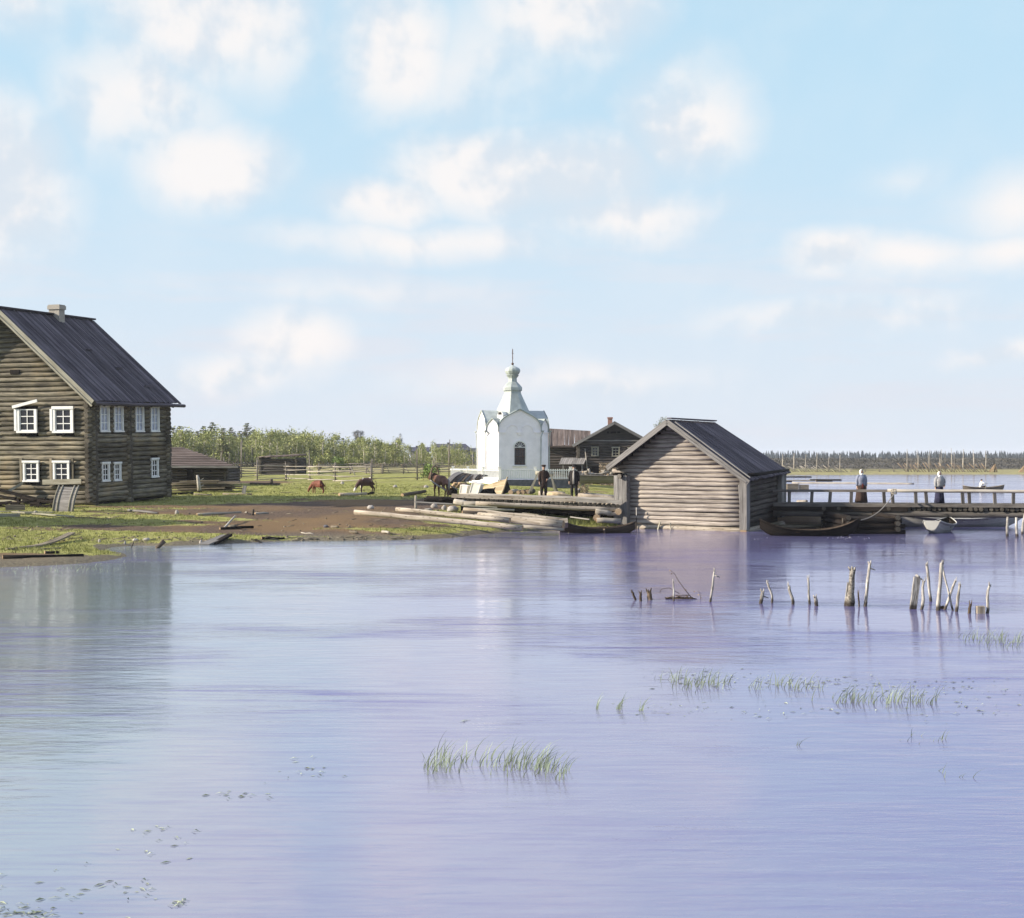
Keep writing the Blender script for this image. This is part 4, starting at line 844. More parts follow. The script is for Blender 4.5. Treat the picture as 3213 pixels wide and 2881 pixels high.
def woodpile(name, label, u0, u1, v0, v1, Y, rough=0.0, r=.075):
    a = P(u0, v1, Y); gz = hgt((P(u0, v1, Y).x + P(u1, v1, Y).x) / 2, Y, False); wdt = (u1 - u0) * Y / FPX; top = HC - (v0 - HZ) * Y / FPX - gz
    f = thing(name, label, 'woodpile', ((a.x + wdt / 2), Y, gz)); mb = MB(); z = r
    row = 0
    while z < top:
        x = -wdt / 2 + (row % 2) * r
        while x < wdt / 2:
            if z < top * (1 - rough * random.random() ** 2): q = r * random.uniform(.8, 1.2); mb.tube([(x, random.uniform(-.12, .04), z + random.uniform(-.02, .02)), (x, .5, z)], q, 6, capmat=1, jit=.12, mat=0)
            x += r * 2.0
        z += r * 1.75; row += 1
    o = mb.build('firewood', [W['bark'], W['firewood']], f); o['kind'] = 'stuff'; return f
woodpile('woodpile', 'tall neat wall of split firewood against the farmhouse', 1882, 2010, 1450, 1502, 123.5, .04)
woodpile('woodpile', 'low tumbled heap of firewood left of the farmhouse door', 1812, 1858, 1478, 1504, 122, .5)
woodpile('woodpile', 'small square stack of split logs behind the bearded man', 1812, 1850, 1517, 1552, 84, .2, .065)
# old boat loaded with wood before the farmhouse is built with the other boats

# ================================================================ village roofs, far away
def cottage(label, u0, u1, vr, ve, Y, gab=0):
    x0, x1 = (u0 - CX) * Y / FPX, (u1 - CX) * Y / FPX; xm, L = (x0 + x1) / 2, (x1 - x0); gz = hgt(xm, Y, False); f = thing('cottage', label, 'house', (xm, Y, gz), 0); zr, ze = HC - (vr - HZ) * Y / FPX - gz, HC - (ve - HZ) * Y / FPX - gz
    D = 3.5; mb = MB(); mb.box((-L / 2 + .5, -D + .6, -.2), (L / 2 - .5, D - .6, ze - .02)); mb.poly([(-L / 2 + .5, -D + .6, ze - .02), (-L / 2 + .5, D - .6, ze - .02), (-L / 2 + .5, 0, zr - .3)]); mb.poly([(L / 2 - .5, -D + .6, ze - .02), (L / 2 - .5, D - .6, ze - .02), (L / 2 - .5, 0, zr - .3)])
    mb.build('wall', M['village'], f); mb = MB()
    for s in (-1, 1): mb.prism([(-L / 2, s * D, ze - .15), (L / 2, s * D, ze - .15), (L / 2 - gab, 0, zr), (-L / 2, 0, zr)], (0, 0, .18))
    r = mb.build('roof', M['villroof'], f); mb = MB(); mb.box((-L * .2, -.3, zr - .4), (-L * .2 + .6, .3, zr + .55)); mb.build('chimney', M['villroof'], r); return f
cottage('far grey cottage with long roof just left of the chapel', 1368, 1484, 1395, 1413, 350, 2)
cottage('low dark far shed roof beside the chapel edge', 1440, 1510, 1408, 1418, 372); cottage('far dark house roof left of the ragged pine', 1150, 1250, 1396, 1408, 380); cottage('far dark house roof between the ragged pine and the grey cottage', 1285, 1350, 1405, 1416, 370); cottage('far dark house roof behind the round crowned pine', 1100, 1165, 1396, 1408, 390)
# barn just outside the left edge of the photograph; its shadow lies across the grass before the house
tip_ = ground(630, 1641); LS = 12.6; bx_, by_ = tip_.x - math.cos(R(SUN_A)) * LS, tip_.y - math.sin(R(SUN_A)) * LS; bgz = hgt(bx_, by_, False)
barn = thing('log_barn', 'narrow log barn beside the shore just outside the left edge, seen only by its shadow', 'barn', (bx_, by_, bgz), R(SUN_A))
bh_ = LS * math.tan(R(SUN_EL)) + tip_.z - bgz; mb = MB(); hwb = 2.0; eb = bh_ - 1.9
btp = lambda z, ze=eb: (-hwb + max(0, z - ze) / .95 + .1, hwb - max(0, z - ze) / .95 - .1)
BM2 = Matrix.Rotation(R(90), 4, 'Z')
log_wall(mb, -hwb, hwb, 0, bh_ - .2, .28, 0, (), btp, .2, M_=BM2, n=6); log_wall(mb, -hwb, hwb, 0, bh_ - .2, .28, 0, (), btp, .2, M_=Matrix.Translation((-5, 0, 0)) @ BM2, n=6)
log_wall(mb, -5, 0, 0, eb, .28, -hwb, (), None, .2, n=6); log_wall(mb, -5, 0, 0, eb, .28, hwb, (), None, .2, n=6); mb.build('log_wall', [W['house'], W['house_end']], barn)
mb = MB(BM2); board_roof(mb, hwb + .4, eb - .3, 0, bh_, -.4, 5.4, .3); board_roof(mb, -hwb - .4, eb - .3, 0, bh_, -.4, 5.4, .3); mb.build('roof', W['roof'], barn)

# ================================================================ boathouse standing in the water
bp0 = G(2330, 1668, 0); BT = 30.0
boath = thing('boathouse', 'silvery log boathouse with dark board roof standing at the water edge', 'boathouse', bp0, R(-BT))
BMt = Matrix.Translation(bp0) @ Matrix.Rotation(R(-BT), 4, 'Z'); BMi = BMt.inverted()
def bf(u, v): q = rayplane(BMi, u, v); return q.x, q.z
BW = -bf(1960, 1650)[0]; bze = bf(2326, 1492)[1]; bxr, bzr = bf(2110, 1326); BL_ = 5.4; zle = bf(1960, 1490)[1]
bs = (bzr - bze) / (-bxr)
def bwarp(p):     # the rear of the old building stands higher than its front
    k = max(0, min(1, 1 - (p.z - bze + .5) / 2.2)); return Vector((p.x, p.y, p.z + .050 * max(0, p.y) * k))
xl = 2 * bxr
btop = lambda z, ze=bze: (xl + max(0, z - ze) / bs + .08 if True else 0, -max(0, z - ze) / bs - .08)
mb = MB(None, bwarp); log_wall(mb, -BW, 0, .22, bzr - .25, .215, 0.12, (), btop, .0, n=10); mb.box((-BW + .1, .17, 0), (-.1, .22, bze), 2); mb.poly([(xl + .2, .2, bze - .05), (-.2, .2, bze - .05), (bxr, .2, bzr - .2)], 2)  # dark backing stands in for shade between the front logs
mb.build('front_wall', [W['boat_wall'], W['boat_end'], W['dark']], boath)
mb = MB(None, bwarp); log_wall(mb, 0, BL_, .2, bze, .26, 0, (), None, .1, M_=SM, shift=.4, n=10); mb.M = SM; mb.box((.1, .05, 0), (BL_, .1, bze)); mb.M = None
mb.build('side_wall', [W['far_wall'], W['boat_end']], boath)  # darker logs than the front: shade of this side put into colour
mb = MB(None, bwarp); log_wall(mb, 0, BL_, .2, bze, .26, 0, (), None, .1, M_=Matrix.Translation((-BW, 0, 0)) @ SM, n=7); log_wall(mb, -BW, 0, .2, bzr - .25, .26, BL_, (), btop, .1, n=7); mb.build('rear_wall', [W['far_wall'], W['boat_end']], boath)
mb = MB(); mb.log((-BW + .2, -.12, .03), (.28, -.12, .02), .19, .17, 12, 8, .01, .04); mb.log((.15, -.3, .0), (.15, BL_ + .2, .12), .17, .16, 10, 5); mb.build('sill_log', [W['fresh'], W['cut']], boath)
def casing(x0, x1, y0, y1, z0, z1, nb, name='corner_casing', m='trim_grey'):
    c = MB(None, bwarp)
    for i in range(nb): a = lerp(x0, x1, i / nb); b_ = lerp(x0, x1, (i + 1) / nb); c.box((a + .006, y0 - random.uniform(0, .02), z0 + random.uniform(-.05, .06)), (b_ - .006, y0 + .05, z1))
    for i in range(2): a = lerp(y0 + .055, y1, i / 2); b_ = lerp(y0 + .055, y1, (i + 1) / 2); c.box((x1 - .05, a, z0), (x1, b_ - .01, z1)); c.box((x0, a, z0), (x0 + .05, b_ - .01, z1))
    return c.build(name, W[m], boath)
wl_, wr_ = bf(1941, 1600)[0], bf(1977, 1600)[0]
casing(wl_ - .1, wr_ - .02, -.36, .3, .14, bze - .05, 3); casing(-.05, .32, -.30, .18, .10, bze - .1, 2); casing(.10, .34, BL_ - .5, BL_ + .25, .25, bze - .05, 1)
mb = MB(); mb.beam((-.12, -.16, bze - .45), (.05, -.2, .62), .10, .05, (0, 1, 0)); mb.build('brace_board', W['trim_grey'], boath)
ox = .55; oy0, oy1 = -.66, BL_ + .3
def broof(p):
    return Vector((p.x, p.y, p.z + .05 * max(0, p.y) * max(0, min(1, (p.x - bxr) / (-bxr)))))
mb = MB(None, broof); board_roof(mb, ox, bze - bs * ox + .16, bxr, bzr + .10, oy0, oy1, .22); XLE = bf(1922, 1490)[0]; board_roof(mb, XLE, bzr + .10 - bs * (bxr - XLE), bxr, bzr + .10, oy0, oy1, .22)
mb.beam((bxr + .1, oy0, bzr + .2), (bxr + .1, oy1 - .2, bzr + .2), .26, .06); mb.build('roof', W['roof'], boath)
mb = MB()
for s, xe in ((1, ox), (-1, XLE)):
    ze_ = bzr - bs * abs(xe - bxr); mb.beam((bxr, oy0 - .03, bzr + .02), (xe, oy0 - .03, ze_ + .05), .05, .26, up=(-bs * s, 0, 1))
    if s == 1: mb.beam((bxr + .4, oy0 + .08, bzr - bs * .4 + .30), (xe + .05, oy0 + .08, ze_ + .30), .10, .05, up=(-bs * s, 0, 1)); mb.beam((bxr + .4, oy0 - .075, bzr - bs * .4 - .02), (xe - .1, oy0 - .075, ze_ + .07), .04, .1, up=(-bs * s, 0, 1))
mb.build('bargeboard', W['trim_grey'], boath); mb = MB(None, bwarp); mb.log((.38, oy0 + .2, bze + .02), (.38, oy1 + .1, bze - .02), .09, .09, 8, 4); mb.build('eave_log', [W['dark'], W['boat_end']], boath); mb = MB(None, bwarp); mb.log((wl_ + .3, -.55, bze - .08), (wl_ + .3, .8, bze - .08), .12, .12, 10, 2); mb.build('log_end', [W['dark'], W['boat_end']], boath)
def onboat(u, v, out=.35): q = rayplane(BMi, u, v); return BMt @ Vector((q.x, -out, q.z))
logthing('thin_stake', 'thin grey stake standing before the left part of the boathouse front', 'stake', onboat(2006, 1668), onboat(2006, 1592), .03, .025, 'post')
a_, b__ = onboat(2072, 1672, .45), onboat(2079, 1637, .3); plank('prop_board', 'short pale board propped on the sill log of the boathouse', 'board', a_, b__, .12, .04, 'trim', dz=0)
plank('prop_board', 'thin narrow lath propped on the boathouse sill log, right of the wider board', 'board', onboat(2117, 1666, .4), onboat(2110, 1640, .3), .05, .03, 'trim', dz=0)
logthing('water_stub', 'tiny pale stub sticking out of the water before the dugout boat', 'stake', G(1897, 1676, -.05), G(1895, 1676, 0) + Vector((0, 0, .22)), .035, .03, 'post')

# ================================================================ log wharf
wz = 1.40; YW = 68.5
def wf(u, v, Y): return P(u, v, Y)
wh = thing('log_wharf', 'log wharf of cross laid logs and long beams that the men stand on', 'wharf', (0, YW, 0)); wo_v = Vector((0, YW, 0))
eL, eR = P(1418, 1550, 67.2) - wo_v, P(1946, 1570, 66.2) - wo_v
for k in range(36):
    t_ = (k + .5) / 36; q = eL.lerp(eR, t_); r_ = random.uniform(.09, .115); c = Vector((q.x, q.y, q.z - .30)); mb = MB()
    mb.log(c + Vector((0, random.uniform(-.22, -.02), random.uniform(-.02, .02))), c + Vector((.1, 3.6, .02)), r_, r_ * .95, 9, 3); mb.build('cross_log', [W['plank'], W['house_end']], wh)
mb = MB(); mb.beam(eL + Vector((0, .02, -.09)), eL.lerp(eR, .74) + Vector((0, .0, -.09)), .24, .19, segs=6); mb.build('edge_beam', W['fresh'], wh)
mb = MB(); mb.beam(eL.lerp(eR, .741) + Vector((0, .0, -.08)), eR + Vector((.1, 0, -.08)), .26, .18, segs=4); mb.build('edge_beam', W['rail'], wh)
for k, (y_, uL, uR) in enumerate(((1.2, 1440, 1990), (2.0, 1500, 1990), (2.9, 1600, 2000))):
    a = eL.lerp(eR, (uL - 1418) / 528) + Vector((0, y_, -.11)); b_ = eL.lerp(eR, (uR - 1418) / 528) + Vector((0, y_, -.09)); mb = MB()
    mb.log(a, b_, .14, .13, 9, 8, .02, .05); mb.build('deck_beam', [W['rail'], W['cut']], wh)
for k, (ua, va, ub, vb, Y_, r_, m_) in enumerate(((1492, 1580, 1938, 1599.5, 65.95, .115, 'fresh'), (1455, 1580, 1700, 1590, 66.3, .13, 'rail'), (1380, 1566, 1450, 1570, 67.2, .12, 'dark'), (1440, 1567, 1940, 1588, 67.7, .16, 'dark'), (1520, 1590, 1900, 1608, 67.4, .15, 'dark'), (1330, 1569, 1430, 1573, 67.4, .13, 'dark'))):  # long dark log behind the cross logs is added to darken their gaps
    mb = MB(); mb.log(P(ua, va, Y_) - wo_v, P(ub, vb, Y_) - wo_v, r_, r_, 10, 7, .02, .05); mb.build('bearer_and_filler_log', [W[m_], W['cut']], wh)
for u_ in (1450, 1560, 1680, 1790, 1900):
    q = eL.lerp(eR, (u_ - 1418) / 528); zt = q.z - .7
    for j in range(3):
        mb = MB(); mb.log(Vector((q.x + j * .05, .5 + j * 1.0, -.1)), Vector((q.x, .5 + j * 1.0, zt + .2)), .15, .14, 8, 2); mb.build('support_post', [W['dark'], W['cut']], wh)
mb = MB(); a, b_ = P(1450, 1585, 69) - wo_v, P(1940, 1600, 69) - wo_v
for k in range(4): mb.log(a + Vector((0, .8, -.25 * k)), b_ + Vector((0, .8, -.25 * k)), .16, .15, 8, 5)
mb.build('shade_backing', [W['dark'], W['house_end']], wh)  # dark logs stand in for the shaded void under the deck
for k, (ua, va, ub, vb, Y_, r_, lb) in enumerate([(1868, 1604, 1918, 1612, 65.5, .13, 'short pale log block sticking out under the right end of the wharf'), (1872, 1633, 1948, 1634, 65.2, .13, 'short pale log lying in the grass beside the boathouse casing'), (1905, 1614, 1945, 1613, 65.6, .09, 'short split log stacked by the boathouse casing')]):
    logthing('short_log', lb, 'log', P(ua, va, Y_), P(ub, vb, Y_), r_, r_, 'rail', 'short logs under the right end of the wharf')
for i, (u_, v_) in enumerate(((1872, 1625), (1940, 1606))):
    q = P(u_, v_, 65.3); logthing('butt_log', ('hollow ended log butt facing the water under the wharf', 'pale log butt end right beside the boathouse corner')[i], 'log', q, q + Vector((.15, 1.4, .02)), .17, .16, 'rail')
# ---- long logs on the bank
LG = 'logs on the bank before the wharf'
logthing('long_log', 'longest peeled log, lowest on the bank, its left end on the brown soil', 'log', P(1113, 1607, 60.5), P(1640, 1657, 57.5), .115, .125, 'fresh', LG, n=12)
logthing('long_log', 'long peeled log just above the lowest one, left end by the upright stake', 'log', P(1243, 1598, 63.0), P(1600, 1633, 60.5), .10, .13, 'fresh', LG, n=12)
logthing('long_log', 'thick pale log running right to end against the white stub by the dugout boat', 'log', P(1500, 1618, 62.2), P(1768, 1647, 60.6), .17, .215, 'fresh', LG, n=14)
logthing('long_log', 'pale knotted log sloping down over the thick log to the dugout boat', 'log', P(1455, 1598, 64), P(1780, 1634, 62.0), .09, .115, 'fresh', LG, n=10)
logthing('dark_log', 'dark barked log with cut face lying under the wharf edge', 'log', P(1450, 1609, 63.2), P(1600, 1614, 63.8), .11, .105, 'bark', LG, n=12)
logthing('thin_log', 'thin pale pole in front of the thick log, close to the water', 'log', P(1640, 1652, 60.2), P(1770, 1663, 59.8), .08, .07, 'rail', LG)
logthing('thin_log', 'thin straight board like pole lying above the dark barked log', 'log', P(1455, 1597, 64.8), P(1614, 1601, 64.8), .05, .05, 'trim', LG)
logthing('dark_log', 'dark log lying under the upper left end of the wharf', 'log', P(1340, 1563, 69), P(1440, 1571, 68.4), .14, .13, 'dark', LG); logthing('split_log', 'whitish split log end under the left corner of the wharf', 'log', P(1425, 1573, 66.8), P(1465, 1582, 66.6), .14, .16, 'rail', LG)
plank('stub_board', 'white squared stub standing at the bow of the dugout boat', 'board', G(1768, 1671, -.05), P(1768, 1634, 61.4), .40, .22, 'fresh', up=(0, 1, 0), dz=0)
q = ground(1305, 1597); logthing('upright_stake', 'single upright pale stake behind the long logs', 'stake', q - Vector((0, 0, .1)), Vector((q.x, q.y, P(1305, 1555, q.y).z)), .07, .065, 'rail')
for u, v, a, b_, lb in [(1363, 1593, 22, 15, 'round pinkish boulder left of the weed stalk below the wharf'), (1393, 1600, 16, 16, 'pale boulder between the round boulder and the large grey one'), (1420, 1606, 38, 18, 'large grey boulder with dark side above the long logs'), (1344, 1600, 26, 6, 'flat grey stone above the long logs'), (1337, 1531, 16, 10, 'pale round stone in the grass left of the horse'), (1074, 1519, 12, 9, 'small pinkish stone near the foot of the meadow fence'), (1240, 1530, 14, 8, 'grey stone on the green mound left of the horse')]:
    rock(u, v, a, b_, lb)
# log ends behind the edge beam
for i, (u, v, r_, lb) in enumerate([(1602, 1545, .13, 'pale cut round log lying left in the row behind the wharf edge'), (1625, 1546, .115, 'second dark log end from left in the row behind the wharf'), (1639, 1545, .125, 'snow pale topped log end in the row behind the wharf'), (1655, 1544, .14, 'dark log end nearest the trestle behind the wharf')]):
    Y_ = 72.5; q = P(u, v, Y_); logthing('log_end', lb, 'log', q, q + Vector((.35, 2.2, 0)), r_, r_, 'bark' if i else 'fresh', 'log ends behind the wharf edge')
# saw trestle with a log across and sawdust heap
tr = thing('saw_trestle', 'wooden saw trestle with splayed legs standing behind the tall man', 'trestle', (P(1706, 1550, 72.5).x, 72.5, P(1706, 1552, 72.5).z)); to = Vector((P(1706, 1550, 72.5).x, 72.5, P(1706, 1552, 72.5).z))
for (u0, v0, u1, v1, dy) in ((1658, 1548, 1690, 1484, .0), (1664, 1548, 1686, 1488, .35), (1742, 1546, 1729, 1488, .0), (1751, 1546, 1731, 1500, .35)):
    mb = MB(); mb.beam(P(u0, v0, 72.5) - to + Vector((0, dy, 0)), P(u1, v1, 72.5) - to + Vector((0, dy * .5, 0)), .10, .06, (0, 1, 0)); mb.build('leg', W['trim'], tr)
mb = MB(); mb.log(P(1680, 1484, 72.6) - to, P(1736, 1489, 72.6) - to, .11, .10, 9, 3); mb.build('cross_beam', [W['trim'], W['cut']], tr)
sd = P(1745, 1562, 70.8); mb = MB(); mb.blob((0, 0, .02), 1, 14, 8, .2, sc3=(.85, .4, .26)); tag(mb.build('sawdust_heap', M['hay'], None, sd), 'tan heap of sawdust and chips on the wharf between the men', 'heap')
logthing('wharf_log', 'pale log lying on the wharf behind the sawdust heap', 'log', P(1690, 1548, 72), P(1772, 1551, 71.8), .15, .14, 'fresh'); logthing('wharf_log', 'pale log lying along the wharf right of the bearded man', 'log', P(1815, 1556, 71.5), P(1950, 1569, 70.8), .16, .15, 'fresh'); logthing('wharf_log', 'rear grey log by the boathouse casing, behind the pale wharf log', 'log', P(1830, 1551, 73), P(1950, 1560, 72.6), .09, .09, 'trim_grey')
logthing('upright_stake', 'short white stake upright beside the small square firewood stack', 'stake', P(1814, 1552, 74), P(1816, 1533, 74), .09, .085, 'post')

# ================================================================ boats
def boat(name, label, c, heading, L, Wd, D, rise_b, rise_s, m, seats=2, n=17, tumble=.25, group=None, inv=False, ins=None, keel=.0, transom=False, lap=0):
    """open clinker boat; local +x is the bow, z = 0 the water line"""
    f = thing(name, label, 'boat', c, heading, group); st = []
    for i in range(n):
        t_ = i / (n - 1) * 2 - 1; b_ = Wd / 2 * max(.02, (1 - abs(t_) ** 2.3)) ** .85
        if transom and t_ < 0: b_ = Wd / 2 * max(.02, 1 - .45 * abs(t_) ** 2)
        sh_ = D + (rise_b if t_ > 0 else rise_s) * abs(t_) ** 2.4; kz = -.12 + (rise_b if t_ > 0 else rise_s) * .75 * max(0, abs(t_) - .55) / .45 * abs(t_) ** 2 + (0 if abs(t_) < .8 else (abs(t_) - .8) * D * 1.6)
        st.append((t_ * L / 2, b_, sh_, kz))
    def section(x, b_, sh_, kz, off):
        pts = []; K = 7
        for j in range(-K, K + 1):
            a = j / K; y = b_ * math.copysign(min(1, abs(a) ** .8), a) * (1 - tumble * .3 * (1 - abs(a))); z = kz + (sh_ - kz) * abs(a) ** 1.9
            step = .012 * ((abs(j) % 2)) if lap else 0
            pts.append((x * (1 - off * .3), max(0, abs(y) - off) * (1 if a >= 0 else -1) + step * (1 if a > 0 else -1), z + off * (1 - abs(a))))
        return pts
    h = MB()
    for off, mat in ((0, 0), (.03, 1)):
        rows = [[h.pt(p) for p in section(*s, off)] for s in st]
        for a, b_ in zip(rows, rows[1:]):
            for j in range(len(a) - 1):
                q = (a[j], b_[j], b_[j + 1], a[j + 1]); h.face(q if off == 0 else q[::-1], [(0, j * .12), (.3, j * .12), (.3, j * .12 + .12), (0, j * .12 + .12)], mat, .5 + .25 * ((j % 2) - .5), lap == 0)
        if off == 0: ra = rows
        else: rb = rows
    for a, b_, c_, d_ in zip(ra, ra[1:], rb, rb[1:]):
        for j in (0, len(a) - 1): h.face((a[j], b_[j], d_[j], c_[j]))
    if transom: h.face(ra[0])
    h.build('hull', [m, ins or m], f)
    g = MB()
    for s in (0, -1): g.tube([Vector(section(*q, 0)[s]) + Vector((0, 0, .005)) for q in st], .03, 6)
    g.build('gunwale', m, f)
    sm_ = MB(); sm_.tube([(L / 2 - .10, 0, st[-1][3] - .05), (L / 2 + .03, 0, (st[-1][2] + st[-1][3]) / 2), (L / 2 + .06, 0, st[-1][2] + .06)], [.04, .045, .04], 6); sm_.build('stem', m, f)
    if not inv:
        for k in range(seats):
            x = lerp(-L * .26, L * .26, (k + .5) / seats); b_ = Wd / 2 * (1 - (abs(x) / (L / 2)) ** 2.3) * .92; s = MB(); s.beam((x, -b_, D * .72), (x, b_, D * .72), .2, .03); s.build('thwart', ins or m, f)
        r_ = MB()
        for q in st[2:-2:2]: r_.tube([Vector(p) for p in section(*q, .035)], .018, 4)
        r_.build('ribs', ins or m, f)
    return f
bb1 = thing
db = boat('dugout_boat', 'brown narrow boat with upturned ends tied before the wharf and boathouse', G(1880, 1672, 0), R(183), 3.5, .95, .22, .34, .30, W['brownboat'], 1, lap=0)
boat('rowboat', 'long black tarred boat moored by rope under the footbridge at the boathouse', G(2542, 1682, 0) + Vector((0, .2, 0)), R(-3), 4.5, 1.15, .26, .52, .50, W['dark'], 2, ins=W['brownboat'])
boat('long_boat', 'long whitewashed boat moored beyond the log pier with raised right bow', G(3012, 1652.5, 0), R(4), 6.8, 1.3, .42, .62, .25, M['boatgrey'], 3, ins=M['boatgrey'])
boat('rowboat', 'small white rowing boat rocking in front of the long whitewashed boat', G(2962, 1672, 0) + Vector((0, .5, 0)), R(58), 3.2, 1.35, .40, .28, .22, M['boatgrey'], 2, ins=W['dark'], transom=True)
boat('rowboat', 'dark boat with raised bow half hidden behind the small white rowing boat', G(2900, 1645, 0), R(12), 4.2, 1.2, .35, .45, .2, W['plank'], 2, ins=W['dark'])
# pale boat hull lying over logs under the bridge
ob = boat('pale_boat', 'pale tan boat lying tilted on logs between boathouse and pier', G(2528, 1651, 0) + Vector((0, .6, .10)), R(176), 3.8, 1.3, .42, .15, .15, M['boatpale'], 1); ob.rotation_euler.x = R(28)
logthing('floating_log', 'wet log floating under the pale tilted boat', 'log', G(2440, 1655, .05), G(2620, 1653, .05), .14, .12, 'plank')
logthing('floating_log', 'log afloat left of the log pier behind the black boat', 'log', G(2455, 1660, .02), G(2560, 1660, .02), .10, .09, 'dark')
# upturned boat on the bank with plank seams
def upturned(label, bow, stern, Wd, Hh, m, cat='boat'):
    d = bow - stern; L = d.length; f = thing('upturned_boat', label, cat, stern, math.atan2(d.y, d.x)); h = MB(); n = 12; K = 6; rows = []
    for i in range(n):
        t_ = i / (n - 1); b_ = Wd / 2 * max(.03, 1 - abs(t_ * 1.85 - .85) ** 2.2); zt = Hh * (1 - .25 * (1 - t_) ** 2) * (1 if t_ < .9 else 1.0)
        rows.append([h.pt((t_ * L, b_ * a / K, max(0, zt * (1 - abs(a / K) ** 1.7)) + .012 * (abs(a) % 2))) for a in range(-K, K + 1)])
    for a, b_ in zip(rows, rows[1:]):
        for j in range(2 * K): h.face((a[j], a[j + 1], b_[j + 1], b_[j]), [(0, j * .2), (.4, j * .2), (.4, j * .2 + .2), (0, j * .2 + .2)], 0, .2 + .6 * (j % 2))
    h.face(rows[0]); h.face(rows[-1][::-1]); h.build('hull', m, f); k_ = MB(); k_.tube([(L * .05, 0, Hh * .8), (L * .6, 0, Hh * 1.0), (L, 0, Hh * 1.02), (L * 1.03, 0, Hh * 1.25)], [.03, .035, .04, .03], 6); k_.build('keel', m, f); return f
# boat stern lying on its side: a wedge of planks facing us
wb = thing('beached_boat', 'tan planked boat lying on its side behind the wharf, sharp stem up', 'boat', P(1575, 1553, 74)); wo2 = P(1575, 1553, 74)
h = MB(); tip = P(1590, 1503, 74.0) - wo2; foot = P(1572, 1555, 73.4) - wo2; lt = P(1507, 1530, 75.5) - wo2; lb_ = P(1515, 1556, 75) - wo2; rt_ = P(1604, 1542, 75.2) - wo2
K = 7
for i in range(K):
    a0, a1 = i / K, (i + 1) / K; A = tip.lerp(foot, a0), tip.lerp(foot, a1); B = lt.lerp(lb_, a0), lt.lerp(lb_, a1)
    mid = [(x + y) / 2 + Vector((0, -.28, .05)) for x, y in zip(A, B)]; o = Vector((0, -.02 * (i % 2), 0))
    for p, q in ((A, mid), (mid, B)): h.face([h.pt(x + o) for x in (p[0], q[0], q[1], p[1])], [(0, i * .2), (.8, i * .2), (.8, i * .2 + .2), (0, i * .2 + .2)], 0, random.random())
h.face([h.pt(x) for x in (tip, foot, rt_)], [(0, 0), (.6, 0), (.3, .4)], 1); h.face([h.pt(x) for x in (tip, rt_, lt + Vector((.3, 1.2, 0)), lt)], None, 1); h.build('hull', [M['boatpale'], W['dark']], wb)
k_ = MB(); k_.tube([foot, foot.lerp(tip, .5) + Vector((.02, 0, 0)), tip, tip + Vector((.04, 0, .12))], [.05, .05, .045, .04], 6); k_.build('stem', M['boatpale'], wb)
upturned('small dark upturned boat between the pale crates and the planked boat', P(1552, 1550, 72.6) - Vector((0, 0, .1)), P(1508, 1549, 73.4) - Vector((0, 0, .1)), 1.3, .38, W['dark'])
cps = thing('curved_planks', 'stack of long dark curved planks propped up before the chapel fence', 'plank stack', P(1450, 1524, 86)); co_ = P(1450, 1524, 86)
for k in range(13):
    a = P(1404 + 8.5 * k, 1515 + random.uniform(-3, 3) - .9 * k, 86 + .1 * k) - co_; b_ = P(1446 + 6.5 * k, 1484 + .8 * k + random.uniform(-2, 3), 87.5 + .1 * k) - co_; mb = MB(); mb.beam(a, b_, .34, .05, (-.3, -1, .5), segs=5, bow=.14); mb.build('plank', W['bark'] if k % 3 else W['trim_grey'], cps)
for k in range(8): mb = MB(); mb.log(P(1414 + 5 * k, 1527 - (k % 3) * 5, 85.5) - co_, P(1440 + 5 * k, 1528 - (k % 3) * 5, 85.8) - co_, .09, .08, 7, 2); mb.build('support_log', [W['cut'], W['cut']], cps)
boat('wood_boat', 'old grey boat full of scrap wood lying before the farmhouse', P(1900, 1513, 112) , R(3), 9.0, 1.8, .55, .55, .3, W['trim_grey'], 1)
wsb = thing('scrap_wood', 'tangle of pale scrap wood piled in the old grey boat', 'scrap wood', P(1900, 1508, 112)); mb = MB()
for k in range(46): x = random.uniform(-3, 3.4); mb.log((x, random.uniform(-.5, .5), random.uniform(.3, .75)), (x + random.gauss(0, .7), random.uniform(-.5, .5), random.uniform(.3, 1.1)), random.uniform(.05, .12), None, 6, 2)
mb.build('wood', [W['rail'], W['cut']], wsb)['kind'] = 'stuff'
logthing('pale_log', 'pale log on stones along the foot of the chapel plinth', 'log', ground(1640, 1513), ground(1672, 1510), .1, .09, 'rail'); st_ = thing('stone_row', 'row of rough stones along the edge of the chapel ground', 'stones', ground(1745, 1517)); mb = MB()
for k in range(34): x = random.uniform(-2.6, 2.6); mb.blob((x, random.uniform(-.4, .3), .08), random.uniform(.1, .22), 7, 5, .2)
mb.build('stones', M['stone'], st_)['kind'] = 'stuff'
# crates
def crate(u0, u1, v0, v1, Y, tilt, label, d=.7):
    a = P((u0 + u1) / 2, v1, Y); wd = (u1 - u0) * Y / FPX * .8; hh = (v1 - v0) * Y / FPX * .92; f = thing('crate', label, 'crate', a, R(-14)); f.rotation_euler.y = R(tilt); mb = MB()
    mb.box((-wd / 2, 0, 0), (wd / 2, d, hh)); mb.build('box', M['box'], f); bt = MB()
    for x in (-wd / 2, wd / 2 - .05): bt.box((x, -.025, 0), (x + .05, -.002, hh))
    for z in (0, hh - .05): bt.box((-wd / 2 + .052, -.02, z), (wd / 2 - .052, -.002, z + .05))
    bt.build('batten', M['box'], f); return f
crate(1437, 1467, 1520, 1550, 73.5, 8, 'smaller white planed crate, left of the pair on the wharf'); crate(1466, 1503, 1511, 1552, 72.5, 17, 'larger white planed crate leaning right on the wharf')
